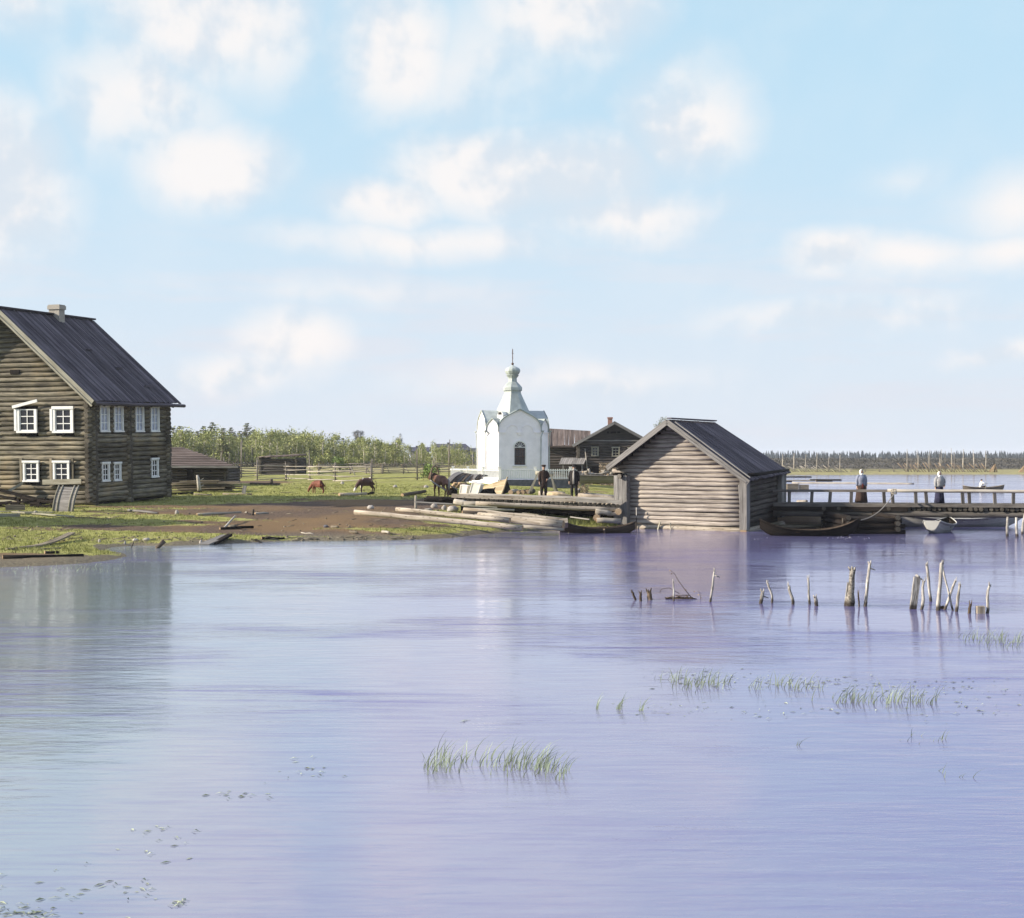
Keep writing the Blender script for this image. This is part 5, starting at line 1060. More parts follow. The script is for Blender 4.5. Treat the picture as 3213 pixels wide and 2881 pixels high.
logthing('dark_barrel', 'dark low tub behind the horse and left of the crates', 'tub', ground(1418, 1554), ground(1418, 1554) + Vector((0, 0, .62)), .36, .40, 'dark', n=14)

# ================================================================ footbridge
YB = 64.5
br_ = thing('footbridge', 'weathered plank footbridge with handrail and log pier running right over the water', 'bridge', (0, YB, 0)); bo = Vector((0, YB, 0))
def dk(u): return P(u, 1577 + (u - 2440) * .0055, lerp(66.5, 63.0, (u - 2440) / 900))
U0, U1 = 2425, 3420
a, b_ = dk(U0) - bo, dk(U1) - bo; d_ = (b_ - a).normalized(); nrm = Vector((-d_.y, d_.x, 0)).normalized(); LB = (b_ - a).length
npl = int(LB / .2)
mb = MB()
for i in range(npl): q = a.lerp(b_, (i + .5) / npl) + Vector((0, 0, -.05)); mb.beam(q - nrm * random.uniform(.0, .05), q + nrm * 1.7, .19, .06)
mb.build('deck_planks', W['bridge'], br_)
mb = MB(); mb.beam(a + Vector((0, -.06, -.10)), b_ + Vector((0, -.06, -.10)), .08, .17, segs=10); mb.build('edge_plank', W['bridge'], br_); mb = MB(); mb.beam(a + Vector((0, -.02, -.30)), a.lerp(b_, .44) + Vector((0, -.02, -.30)), .16, .22, segs=5); mb.build('side_beam', W['dark'], br_); mb = MB(); mb.beam(a.lerp(b_, .3) + nrm * .45 + Vector((0, 0, -.29)), b_ + nrm * .45 + Vector((0, 0, -.29)), .1, .24); mb.build('gap_backing', W['dark'], br_)  # side beam's dark tone carries shade; inner board added to darken log gaps
nl = 62
for i in range(nl):
    q = a.lerp(b_, (i + .5) / nl) + Vector((0, 0, -.28)); r_ = random.uniform(.085, .11); mb = MB(); mb.log(q - nrm * random.uniform(-.05, .12), q + nrm * 1.7, r_, r_, 8, 1); mb.build('cross_log', [W['bridge'], W['house_end']], br_)
for k, o in enumerate((.12, 1.3)):
    mb = MB(); mb.log(a + nrm * o + Vector((0, 0, -.54)), b_ + nrm * o + Vector((0, 0, -.54)), .165, .15, 10, 14, .02, .04); mb.build('stringer_log', [W['bridge'], W['cut']], br_)
rz_ = .60
for side in (0, 1):
    o = nrm * (0 if side == 0 else 1.6)
    if side == 0:
        mb = MB(); mb.beam(a + o + Vector((0, 0, rz_)), a.lerp(b_, .385) + o + Vector((0, 0, rz_ + .01)), .09, .13, segs=5); mb.build('handrail', W['bridge'], br_); mb = MB(); mb.log(a.lerp(b_, .375) + o + Vector((0, 0, rz_ + .02)), b_ + o + Vector((0, 0, rz_ - .01)), .085, .08, 9, 10); mb.build('handrail', [W['rail'], W['cut']], br_)
        for u in (2480, 2555, 2615, 2683, 2787, 2814, 2888, 2920, 3034, 3055, 3133, 3191, 3290, 3380):
            q = a.lerp(b_, (u - U0) / (U1 - U0)); mb = MB(); e = random.uniform(-.05, .05); mb.beam(q + Vector((e, .02, -.05)), q + Vector((0, .02, rz_ - .06)), .15, .08, (0, 1, 0)); mb.build('rail_post', W['bridge'], br_)
def crib(u0, u1, v1, name, depth, z1):
    p0, p1 = G(u0, v1, 0) - bo, G(u1, v1, 0) - bo; c = MB(); z = .0; k = 0
    while z < z1:
        if k % 2 == 0:
            for j in range(2): q = Vector((0, j * depth, z + .1)); c.log(p0 + q + Vector((random.uniform(-.15, -.05), 0, 0)), p1 + q + Vector((random.uniform(.05, .35), 0, 0)), .125, .12, 9, 4)
        else:
            for j in range(2): q = (p0 if j == 0 else p1) + Vector((0, 0, z + .1)); c.log(q + Vector((.15 if j == 0 else -.15, -.3, 0)), q + Vector((.15 if j == 0 else -.15, depth + .3, 0)), .125, .12, 9, 3)
        z += .135; k += 1
    c.box((p0.x + .2, p0.y + .3, -.2), (p1.x - .2, p0.y + depth - .2, z1 - .1)); return c.build(name, [W['dark'], W['house_end']], br_)
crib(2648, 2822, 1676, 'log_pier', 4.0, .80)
for (u0, v0, u1, v1, lb) in ((3160, 1684, 3162, 1622, 0), (3193, 1684, 3189, 1624, 0), (3207, 1676, 3216, 1612, 0), (3228, 1680, 3232, 1612, 0)):
    q = G(u0, v0, 0); mb = MB(); t_ = P(u1, v1, q.y + .1); mb.tube([q - bo - Vector((0, 0, .3)), q.lerp(t_, .5) - bo + Vector((random.uniform(-.04, .04), 0, 0)), t_ - bo], [.07, .065, .055], 7, jit=.06); mb.build('pile', W['post'], br_)
# mooring rope
ra_, rb_ = P(2812, 1541, 64.0), P(2692, 1634, 60.3); mb = MB(); pts = [ra_.lerp(rb_, i / 12) + Vector((0, 0, -.34 * math.sin(math.pi * i / 12))) for i in range(13)]; mb.tube(pts, .022, 6)
for k in range(3): mb.tube([Vector((P(2806 + 5 * k, 1540, 64).x, 64.3 + .0, dk(2812).z + rz_)) + Vector((.0, .14 * math.cos(a_), .13 * math.sin(a_))) for a_ in [i * math.pi / 5 for i in range(11)]], .024, 5)
tag(mb.build('mooring_rope', M['rope'], None), 'slack rope tied round the handrail and leading to the black boat', 'rope')

# ---- floating logs and box raft beyond the bridge
for u0, u1, v, r_, m_, lb in [(2452, 2546, 1497.5, .16, 'dark', 'farthest dark floating log, near the far shore'), (2540, 2640, 1507, .17, 'dark', 'dark floating log in the middle of the far water'), (2560, 2612, 1509.5, .15, 'dark', 'dark floating log just before the middle dark one'), (2452, 2485, 1511, .15, 'dark', 'short dark floating log close to the boathouse roof'), (2450, 2560, 1508.5, .10, 'rail', 'pale floating log reaching from the boathouse to the dark middle log'), (2485, 2868, 1515.5, .15, 'rail', 'very long pale floating log behind the first woman'), (2452, 2468, 1524, .14, 'dark', 'short dark log floating beside the box raft')]:
    logthing('floating_log', lb, 'log', G(u0, v, .04), G(u1, v + (3 if u1 > 2800 else 0), .04), r_, r_ * .9, m_, 'logs floating beyond the footbridge')
xb = G(2502, 1536, 0); fx_ = thing('fish_box', 'floating wooden fish keeping box of two parts beyond the handrail', 'box', xb)
for x0, x1, h_ in ((-1.2, -.02, .62), (.10, 1.15, .52)):
    mb = MB()
    for k in range(3): mb.beam((x0, -.45, h_ * (k + .5) / 3), (x1, -.45, h_ * (k + .5) / 3), h_ / 3.1, .05, (0, -1, 0)); mb.beam((x0, .45, h_ * (k + .5) / 3), (x1, .45, h_ * (k + .5) / 3), h_ / 3.1, .05, (0, -1, 0))
    mb.box((x0, -.42, h_ - .05), (x1, .42, h_)); mb.box((x0, -.42, 0), (x0 + .06, .42, h_ - .06)); mb.box((x1 - .06, -.42, 0), (x1, .42, h_ - .06)); mb.build('box_half', W['plank'], fx_)
mb = MB(); mb.box((0, -.5, 0), (.09, -.40, .75)); mb.build('box_post', W['trim_grey'], fx_)
logthing('floating_log', 'short cut log floating seen through the handrail beside the boathouse', 'log', G(2502, 1577, .02), G(2532, 1576, .06), .20, .19, 'fresh')

# ================================================================ posts in the water
PG = 'old posts standing in the water'
PO = [(1994, 1883, 1984, 1857, 7, 'w', 'thin short dark stub leaning left, leftmost of the row of water posts'), (2010, 1887, 2010, 1858, 8, 'w', 'second short dark stub from the left end of the water posts'), (2039, 1882, 2037, 1857, 15, 'w', 'short thick dark stump, third from the left end of the water posts'), (2114, 1886, 2113, 1829, 5.5, 'p', 'thin grey post with flat top amid the drowned twigs'),
 (2229, 1889, 2242, 1790, 7, 'p', 'tall lone slightly leaning post right of the drowned twigs'), (2387, 1894, 2394, 1855, 11, 'p', 'short post with ragged top leaning right, next to the crooked thin post'), (2423, 1891, 2412, 1829, 7, 'b', 'thin crooked post with bent tip'), (2486, 1896, 2478, 1837, 9, 'b', 'knobby crooked post in the middle of the water posts'), (2540, 1896, 2536, 1814, 7, 'p', 'thin straight white post beside a low broken stub'), (2562, 1901, 2558, 1872, 11, 'p', 'low broken stub beside the thin straight white post'),
 (2666, 1901, 2676, 1786, 20, 't', 'thickest post, speckled bark, jagged top'), (2696, 1903, 2693, 1862, 5, 'w', 'thin dark low stake between the thickest post and the tall white one'), (2715, 1903, 2729, 1767, 10, 'p', 'tall white post leaning right with splintered top'), (2890, 1913, 2901, 1823, 9, 'b', 'white bent post just right of the wide white board'), (2920, 1887, 2908, 1771, 9, 'p', 'tall split post leaning left behind the wide white board'), (2943, 1916, 2955, 1766, 12, 'p', 'tallest post of the right cluster with dark band'),
 (2990, 1916, 2957, 1780, 6, 'p', 'thin pole slanting down from the top of the tallest post'), (2965, 1913, 2997, 1823, 8, 'p', 'post leaning far right, crossing the slanting pole'), (3001, 1919, 3011, 1838, 9, 'p', 'white post with dark cap right of the crossed poles'), (3041, 1925, 3045, 1895, 9, 'w', 'low dark stub between the capped post and the square block'), (3095, 1925, 3106, 1836, 9, 'b', 'rightmost crooked post of the row')]
for i, (u0, v0, u1, v1, wpx, kind, lb) in enumerate(PO):
    q = G(u0, v0, 0); t_ = P(u1, v1, q.y + (.15 if i == 16 else 0) + random.uniform(-.1, .1)); r_ = wpx * q.y / FPX / 2; mb = MB(); c = q; n = 7; pts = []; rr = []
    for k in range(n):
        s = k / (n - 1) * 1.3 - .3; p_ = q.lerp(t_, s) - c
        if kind == 'b': p_ += Vector((.028 * math.sin(s * 5 + i), 0, 0))
        else: p_ += Vector((.004 * math.sin(s * 9 + i), 0, 0))
        pts.append(p_); rr.append(r_ * (1.12 - .22 * s) * random.uniform(.92, 1.08) * (1.35 if kind == 't' and k < 3 else 1))
    mb.tube(pts, rr, 9, 0, None, None, .07); e = pts[-1]
    for k in range(4): a_ = random.uniform(0, 6.28); mb.tube([e + Vector((math.cos(a_) * r_ * .6, math.sin(a_) * r_ * .6, -.03)), e + Vector((math.cos(a_) * r_ * random.uniform(.6, 1.7), math.sin(a_) * r_, random.uniform(.02, .10)))], [r_ * .45, r_ * .18], 5)
    if i in (12, 4, 5): mb.tube([e + Vector((0, 0, -.12)), e + Vector((.13, 0, -.17))], [.02, .012], 5)
    tag(mb.build('water_post', W['wetpost'] if kind == 'w' else W['speck'] if kind == 't' else W['post'], None, c), lb, 'post', PG)
    wl = MB(); 
q = G(2863, 1912, 0); t_ = P(2878, 1811, q.y); mb = MB(); mb.beam(Vector((-.03, 0, -.3)), t_ - q, .155, .07, (0, 1, 0), segs=4); mb.tube([t_ - q, t_ - q + Vector((.03, 0, .04))], [.07, .05], 7); mb.tube([t_ - q + Vector((.03, 0, -.04)), t_ - q + Vector((.11, 0, -.05))], [.03, .015], 5); tag(mb.build('board_post', W['post'], None, q), 'wide flat white board standing in the water, left of the right cluster', 'post', PG)
q = G(2652, 1899, 0); t_ = P(2662, 1827, q.y - .05); mb = MB(); mb.beam(Vector((-.03, -.1, -.2)), t_ - q + Vector((0, -.1, 0)), .10, .05, (0, 1, 0)); tag(mb.build('board_post', W['post'], None, q), 'pale board leaning against the thickest post in the water', 'post', PG)
q = G(3075, 1925, 0); mb = MB(); mb.beam((0, 0, -.3), (0.01, 0, .17), .18, .14, (0, 1, 0)); tag(mb.build('block_post', W['fresh'], None, q), 'low square sawn block standing in the water before the rightmost post', 'post', PG)
q = G(2954, 1911, 0); mb = MB(); mb.blob((0, 0, 0), .09, 8, 5, .25, sc3=(1, .8, .9)); tag(mb.build('dark_stub', W['wetpost'], None, q), 'small dark lump at the foot of the tallest post', 'stump')
tw = thing('drowned_twigs', 'bunch of drowned twigs and withered leaves around the thin flat topped post', 'twigs', G(2140, 1880, 0)); mb = MB(); to_ = G(2140, 1880, 0)
def tp(u, v): return P(u, v, to_.y) - to_
mb.tube([tp(2172, 1878), tp(2150, 1852), tp(2128, 1822), tp(2116, 1800), tp(2104, 1790)], [.012, .010, .008, .007, .005], 5); mb.tube([tp(2165, 1868), tp(2140, 1868), tp(2115, 1868)], .010, 5); mb.tube([tp(2070, 1860), tp(2076, 1848), tp(2100, 1845), tp(2130, 1862)], .007, 4); mb.tube([tp(2188, 1856), tp(2199, 1862), tp(2198, 1880)], .006, 4)
for k in range(30): mb.log(tp(random.uniform(2085, 2185), random.uniform(1874, 1881)), tp(random.uniform(2085, 2190), random.uniform(1874, 1882)), .012, .01, 5, 2)
mb.build('branches', W['wetpost'], tw); lf = MB()
for u, v in ((2102, 1790), (2107, 1801), (2130, 1861), (2151, 1853), (2155, 1868), (2180, 1858), (2193, 1866), (2198, 1877)):
    for k in range(3): lf.leaf(tp(u + random.uniform(-2, 2), v + random.uniform(-2, 2)), .05)
for k in range(60): lf.leaf(tp(random.uniform(2095, 2160), random.uniform(1870, 1880)), .05)
lf.build('withered_leaves', W['cut'], tw)
for i, (a, b_, Y0, Y1, wd, lb) in enumerate([((1300, 1575), (1420, 1581), 67, 66.6, .16, 'flat grey plank lying low between the dark log and the boulders'), ((1448, 1586), (1560, 1592), 65.5, 65.5, .14, 'thin pale plank slanting under the left part of the wharf bearer'), ((1640, 1610), (1690, 1616), 65, 64.6, .12, 'short grey plank in the grass under the wharf'), ((1790, 1622), (1850, 1630), 64.5, 64, .10, 'thin pale branch in the grass behind the dugout boat'), ((1700, 1606), (1880, 1612), 66.8, 66.6, .20, 'long dark plank in the shade under the wharf'), ((1465, 1611), (1560, 1621), 63.4, 63.0, .12, 'pale plank lying over the dark barked log')]):
    plank('scrap_plank', lb, 'plank', P(*a, Y0), P(*b_, Y1), wd, .05, ('trim_grey', 'trim', 'plank', 'rail', 'dark', 'rail')[i], dz=0)

# ================================================================ people and animals
def skin(name, V, E, parent, mat, root, sub=1, fat=1.0):
    me = bpy.data.meshes.new(name); ks = list(V); me.from_pydata([V[k][:3] for k in ks], [], []) if False else me.from_pydata([V[k][:3] for k in ks], [(ks.index(a), ks.index(b_)) for a, b_ in E], [])
    o = bpy.data.objects.new(name, me); col.objects.link(o); o.parent = parent; me.materials.append(mat)
    m = o.modifiers.new('skin', 'SKIN'); m.use_smooth_shade = True; sv = me.skin_vertices
    if not sv:
        bm = bmesh.new(); bm.from_mesh(me); bm.verts.layers.skin.verify(); bm.to_mesh(me); bm.free(); sv = me.skin_vertices
    for i, k in enumerate(ks):
        r = V[k][3]; r2 = V[k][4] if len(V[k]) > 4 else r; sv[0].data[i].radius = (r * fat, r2 * fat); sv[0].data[i].use_root = (k == root)
    s = o.modifiers.new('sub', 'SUBSURF'); s.levels = sub; s.render_levels = sub
    return o
def chain(E, *ks):
    for a, b_ in zip(ks, ks[1:]): E.append((a, b_))
def person(label, loc, rz, h, kind, arms):
    """standing figure facing local -y; arms: for each side the elbow and wrist; unit height 1.70"""
    f = thing('person', label, 'person', loc, rz, None, h / 1.70)
    V = dict(pel=(0, 0, .92, .13, .11), spi=(0, 0, 1.10, .12, .10), che=(0, 0, 1.30, .14, .10), nec=(0, .01, 1.46, .055), he1=(0, -.015, 1.545, .062, .07), he2=(0, -.005, 1.615, .078, .092), he3=(0, .005, 1.665, .066, .08), nos=(0, -.105, 1.60, .014)); E = []
    chain(E, 'pel', 'spi', 'che', 'nec', 'he1', 'he2', 'he3'); E.append(('he2', 'nos'))
    for s, n in ((-1, 'l'), (1, 'r')):
        (ex, ey, ez), (wx, wy, wz_) = arms[0 if s < 0 else 1]
        V['sh' + n] = (s * .17, 0, 1.40, .06); V['el' + n] = (s * ex, ey, ez, .045); V['wr' + n] = (s * wx, wy, wz_, .028)
        d = (Vector((s * wx, wy, wz_)) - Vector((s * ex, ey, ez))).normalized(); w_ = Vector((s * wx, wy, wz_)); pa = w_ + d * .07; V['pa' + n] = (*pa, .036, .02); chain(E, 'che', 'sh' + n, 'el' + n, 'wr' + n, 'pa' + n)
        side = d.cross(Vector((1, 0, 0))).normalized() if abs(d.x) < .8 else Vector((0, 1, 0))
        for k, ln in enumerate((.075, .085, .08, .065)):
            b_ = pa + side * (k - 1.5) * .021 + d * .03; e1 = b_ + d * ln * .5; e2 = b_ + d * ln * .9 + Vector((-s * .02, -.012, 0)); V['f%d%s' % (k, n)] = (*e1, .009); V['g%d%s' % (k, n)] = (*e2, .008); chain(E, 'pa' + n, 'f%d%s' % (k, n), 'g%d%s' % (k, n))
        t1 = w_ + d * .03 + side * -.045; t2 = t1 + d * .045 + side * -.012; V['t' + n] = (*t1, .011); V['u' + n] = (*t2, .009); chain(E, 'wr' + n, 't' + n, 'u' + n)
        V['hi' + n] = (s * .10, 0, .88, .09); V['kn' + n] = (s * .11, -.01, .50, .06); V['an' + n] = (s * .115, .01, .10, .042); V['to' + n] = (s * .125, -.14, .04, .038); chain(E, 'pel', 'hi' + n, 'kn' + n, 'an' + n, 'to' + n)
    skin('body', V, E, f, M['skin'], 'pel')
    for s in (-1, 1):
        e = MB(); e.blob((s * .032, -.086, 1.628), .012, 8, 6, 0); e.build('eye', M['eye'], f); e = MB(); e.blob((s * .085, .01, 1.60), .02, 7, 5, 0, sc3=(.4, .8, 1.4)); e.build('ear', M['skin'], f)
    mo = MB(); mo.beam((-.025, -.083, 1.562), (.025, -.083, 1.562), .008, .012); mo.build('mouth', M['apron'], f)
    man = kind in ('tall', 'beard'); top = MB()
    cm = {'tall': M['brownc'], 'beard': M['black'], 'w1': M['blouse'], 'w2': M['blouse2'], 'rower': M['white']}[kind]
    if kind == 'tall': rings = [((0, .01, .50), .20, .16), ((0, .01, .75), .19, .16), ((0, .0, .98), .18, .14), ((0, 0, 1.15), .19, .14), ((0, 0, 1.32), .215, .14), ((0, 0, 1.42), .185, .11), ((0, .01, 1.47), .08, .08), ((0, .01, 1.50), .07, .075)]
    elif kind == 'beard': rings = [((0, .01, .70), .24, .17), ((0, .01, .92), .22, .16), ((0, .0, 1.08), .205, .15), ((0, 0, 1.30), .225, .15), ((0, 0, 1.42), .195, .115), ((0, .01, 1.47), .08, .08), ((0, .01, 1.50), .072, .075)]
    else: rings = [((0, 0, .90), .23, .17), ((0, 0, 1.02), .19, .15), ((0, -.02, 1.15), .21, .16), ((0, -.03, 1.27), .215, .17), ((0, 0, 1.40), .19, .12), ((0, .01, 1.46), .085, .08), ((0, .01, 1.49), .07, .07)]
    top.loft(rings, 16, fold=.02)
    for s, n in ((-1, 'l'), (1, 'r')):
        a, b_, c = (Vector(V[k + n][:3]) for k in ('sh', 'el', 'wr')); rr = (.085, .07, .052) if man else (.095, .085, .055)
        top.tube([a + Vector((-s * .05, 0, .02)), a.lerp(b_, .3), b_, b_.lerp(c, .6), c], [rr[0] * .9, rr[0], rr[1], rr[2] * 1.1, rr[2]], 10)
    top.build('coat' if man else 'blouse', cm, f)
    if man:
        tr_ = MB()
        for s, n in ((-1, 'l'), (1, 'r')): tr_.tube([V['hi' + n][:3], V['kn' + n][:3], (V['an' + n][0], .01, .32), (V['an' + n][0], .01, .26)], [.11, .085, .085, .07], 10)
        tr_.build('trousers', M['black'], f)
        for s, n in ((-1, 'l'), (1, 'r')): bt = MB(); x = V['an' + n][0]; bt.tube([(x, .01, .34), (x, .015, .12), (x, .0, .055), (x + s * .01, -.10, .045), (x + s * .015, -.17, .035)], [.072, .058, .06, .052, .035], 9); bt.build('boot', M['black'], f)
        c_ = MB()
        if kind == 'tall': c_.loft([((0, .01, 1.655), .095, .105), ((0, .01, 1.69), .10, .11), ((0, .0, 1.72), .135, .14), ((0, 0, 1.755), .12, .125), ((0, 0, 1.765), .05, .05)], 16); c_.beam((0, -.09, 1.665), (0, -.165, 1.645), .15, .012)
        else: c_.loft([((0, .01, 1.655), .16, .17), ((0, .01, 1.665), .155, .165), ((0, .01, 1.67), .10, .11), ((0, 0, 1.74), .098, .105), ((0, 0, 1.785), .085, .09), ((0, 0, 1.79), .03, .03)], 16)
        c_.build('cap' if kind == 'tall' else 'hat', M['brownc'] if kind == 'tall' else M['black'], f)
        if kind == 'beard': b2 = MB(); b2.loft([((0, -.055, 1.40), .035, .03), ((0, -.065, 1.47), .075, .05), ((0, -.05, 1.54), .078, .06), ((0, -.03, 1.57), .06, .05)], 10); b2.build('beard', M['hairgrey'], f); vs = MB(); vs.loft([((0, -.155, .74), .045, .02), ((0, -.145, 1.05), .05, .02), ((0, -.14, 1.30), .05, .025), ((0, -.10, 1.42), .04, .02)], 8); vs.build('waistcoat', M['hairgrey'], f)
    else:
        if kind != 'rower':
            sk = MB(); wf_ = {'w1': 1.08, 'w2': .92}[kind]; sk.loft([((0, .01, 1.0), .165, .14), ((0, .01, .88), .21 * wf_, .18 * wf_), ((0, .01, .6), .245 * wf_, .21 * wf_), ((0, .01, .3), .27 * wf_, .24 * wf_), ((0, .01, .02), .30 * wf_, .27 * wf_)], 36, fold=.05, nf=9); sk.build('skirt', M['brownc'] if kind == 'w1' else M['navy'], f)
            if kind == 'w1': ap_ = MB(); ap_.loft([((0, -.185, .60), .05, .012), ((0, -.185, .86), .06, .012), ((0, -.165, 1.0), .03, .012)], 8); ap_.build('apron_tie', M['apron'], f)
        sc_ = MB(); rows = []
        for k in range(8):       # headscarf: a shell over crown, cheeks and nape, open at the face
            th = R(8 + k * 22); row = []
            for i in range(15):
                a_ = R(-90 + 42) + R(276) * i / 14 if th > R(45) else R(-90 + 8) + R(344) * i / 14
                r_ = 1 + (.12 if k > 4 else 0); row.append(sc_.pt((math.sin(th) * math.cos(a_) * .105 * r_, .008 + math.sin(th) * math.sin(a_) * .118 * r_, 1.60 + math.cos(th) * .13)))
            rows.append(row)
        for a, b_ in zip(rows, rows[1:]):
            for i in range(14): sc_.face((a[i], b_[i], b_[i + 1], a[i + 1]), None, 0, .5, True)
        sc_.face(rows[0][::-1], None, 0, .5, True); sc_.loft([((0, -.02, 1.44), .085, .085), ((0, -.01, 1.50), .09, .09), ((0, 0, 1.535), .07, .07)], 12); sc_.build('headscarf', M['scarf'], f)
    return f
A_down = ((.24, .02, 1.13), (.25, -.02, .88)); A_hip = ((.30, .03, 1.14), (.16, -.14, 1.02))
q = P(1706, 1563, 70.2); person('tall man in long dark brown coat and peaked cap standing on the wharf', (q.x, q.y, q.z), R(18), 1.72, 'tall', (A_down, ((.27, .0, 1.14), (.14, -.16, 1.0))))
q = P(1801, 1563, 69.8); person('grey bearded man in black coat and hat standing on the wharf', (q.x, q.y, q.z), R(-12), 1.72, 'beard', (A_down, A_down))
q = dk(2703) + Vector((0, .75, 0)); q.x = P(2703, 1577, q.y).x; person('woman in blue grey blouse and dark brown skirt on the bridge near the boathouse', (q.x, q.y, q.z - .02), R(8), 1.66, 'w1', (A_down, A_down))
q = dk(2949) + Vector((0, .75, 0)); q.x = P(2948, 1577, q.y).x; w2_ = person('woman in pale checked blouse, navy skirt and white headscarf, farther right on the bridge', (q.x, q.y, q.z - .02), R(10), 1.56, 'w2', (A_down, ((.30, .03, 1.14), (.22, -.10, .96))))

def quad(name, label, loc, rz, s, coat, horse=False, graze=False, cat='cow'):
    f = thing(name, label, cat, loc, rz, None, s); E = []
    if horse: V = dict(ru=(-.62, 0, 1.12, .20, .22), lo=(-.30, 0, 1.10, .24, .25), be=(.05, 0, 1.06, .25, .27), ch=(.42, 0, 1.10, .22, .25), wi=(.58, 0, 1.22, .16, .20), n1=(.80, 0, 1.33, .10, .16), n2=(1.0, 0, 1.44, .08, .12), hd=(1.14, 0, 1.46, .085, .10), fa=(1.30, 0, 1.28, .065, .075), mu=(1.40, 0, 1.12, .05, .055))
    elif graze: V = dict(ru=(-.70, 0, 1.10, .21, .20), lo=(-.35, 0, 1.06, .26, .26), be=(.0, 0, 1.02, .29, .30), ch=(.40, 0, 1.04, .24, .28), wi=(.60, 0, 1.02, .17, .22), n1=(.82, 0, .84, .11, .15), n2=(.98, 0, .62, .09, .11), hd=(1.06, 0, .48, .095, .09), fa=(1.14, 0, .30, .075, .07), mu=(1.19, 0, .16, .06, .05))
    else: V = dict(ru=(-.70, 0, 1.10, .21, .20), lo=(-.35, 0, 1.06, .26, .26), be=(.0, 0, 1.02, .29, .30), ch=(.40, 0, 1.06, .24, .28), wi=(.62, 0, 1.12, .16, .20), n1=(.82, 0, 1.20, .10, .14), n2=(.98, 0, 1.26, .09, .10), hd=(1.08, 0, 1.26, .095, .09), fa=(1.22, 0, 1.14, .075, .07), mu=(1.33, 0, 1.04, .06, .05))
    chain(E, 'ru', 'lo', 'be', 'ch', 'wi', 'n1', 'n2', 'hd', 'fa', 'mu')
    for sg, n in ((-1, 'l'), (1, 'r')):
        V['e' + n] = (V['hd'][0] - .05, sg * .13, V['hd'][2] + .08, .03, .015); E.append(('hd', 'e' + n))
        st_ = .04 * sg
        V['fs' + n] = (.46, sg * .14, .86, .10); V['fk' + n] = (.50 + st_, sg * .14, .48, .055); V['ff' + n] = (.47 + st_, sg * .14, .12, .036); V['fh' + n] = (.50 + st_, sg * .14, .03, .05); chain(E, 'ch', 'fs' + n, 'fk' + n, 'ff' + n, 'fh' + n)
        V['hs' + n] = (-.55, sg * .15, .90, .14); V['hk' + n] = (-.44, sg * .16, .68, .09); V['hh' + n] = (-.68 - st_, sg * .15, .46, .052); V['hf' + n] = (-.62 - st_, sg * .15, .12, .038); V['ho' + n] = (-.58 - st_, sg * .15, .03, .05); chain(E, 'ru', 'hs' + n, 'hk' + n, 'hh' + n, 'hf' + n, 'ho' + n)
    skin('body', V, E, f, coat, 'be', 1, 1.22 if horse else 1.38)
    tl = MB(); tl.tube([(-.82, 0, 1.15), (-.92, 0, 1.0), (-.94, .02, .7), (-.90, .03, .42)], [.05, .06, .085, .03] if horse else [.03, .02, .018, .04], 8, jit=.1); tl.build('tail', M['tailg'] if horse else coat, f)
    for sg in (-1, 1): e = MB(); e.blob((lerp(V['hd'][0], V['fa'][0], .35), sg * .075, lerp(V['hd'][2], V['fa'][2], .25) + .02), .022, 7, 5, 0); e.build('eye', M['eye'], f)
    if horse:
        mn = MB()
        for k in range(26):
            t_ = k / 25; p = Vector((.52, 0, 1.40)).lerp(Vector((1.04, 0, 1.58)), t_); mn.tube([p, p + Vector((random.uniform(-.06, .04), .10, -.10)), p + Vector((random.uniform(-.08, .03), .13, -.28))], [.03, .028, .008], 5)
        mn.build('mane', M['mane'], f); cl = MB(); cl.tube([(.66 + .06 * math.cos(a_), .26 * math.sin(a_), 1.16 + .36 * math.cos(a_)) for a_ in [i * math.pi / 8 for i in range(17)]], .05, 7); cl.build('collar', M['brownc'], f)
        ar = MB(); ar.tube([(.72, .34 * math.cos(a_) * (1.0 + .05 * math.sin(a_)), 1.10 + .92 * math.sin(a_)) for a_ in [i * math.pi / 14 for i in range(15)]], .05, 8); ar.build('harness_arch', M['harness'], f)
        for sg in (-1, 1): sh2 = MB(); sh2.tube([(.75, sg * .36, 1.10), (-.2, sg * .44, .78), (-1.2, sg * .5, .48)], [.035, .04, .045], 7); sh2.build('shaft', W['trim_grey'], f)
    else:
        for sg in (-1, 1): hn = MB(); b_ = Vector((V['hd'][0] - .06, sg * .07, V['hd'][2] + .10)); hn.tube([b_, b_ + Vector((0, sg * .10, .05)), b_ + Vector((.04, sg * .14, .14))], [.025, .02, .008], 6); hn.build('horn', W['cut'], f)
    return f
q = ground(1384, 1560); quad('horse', 'bay horse in harness arch and shafts seen from behind at the wharf end', q, R(128), .98, M['horse'], True, cat='horse')
q = ground(1150, 1549); quad('cow', 'dark red cow with white patches grazing behind the bright peeled log', q, R(205), .74, M['cow'], False, True)
q = ground(998, 1551); quad('calf', 'reddish calf grazing on the meadow, left of the white patched cow', q, R(160), .62, M['calf'], False, True, cat='calf')
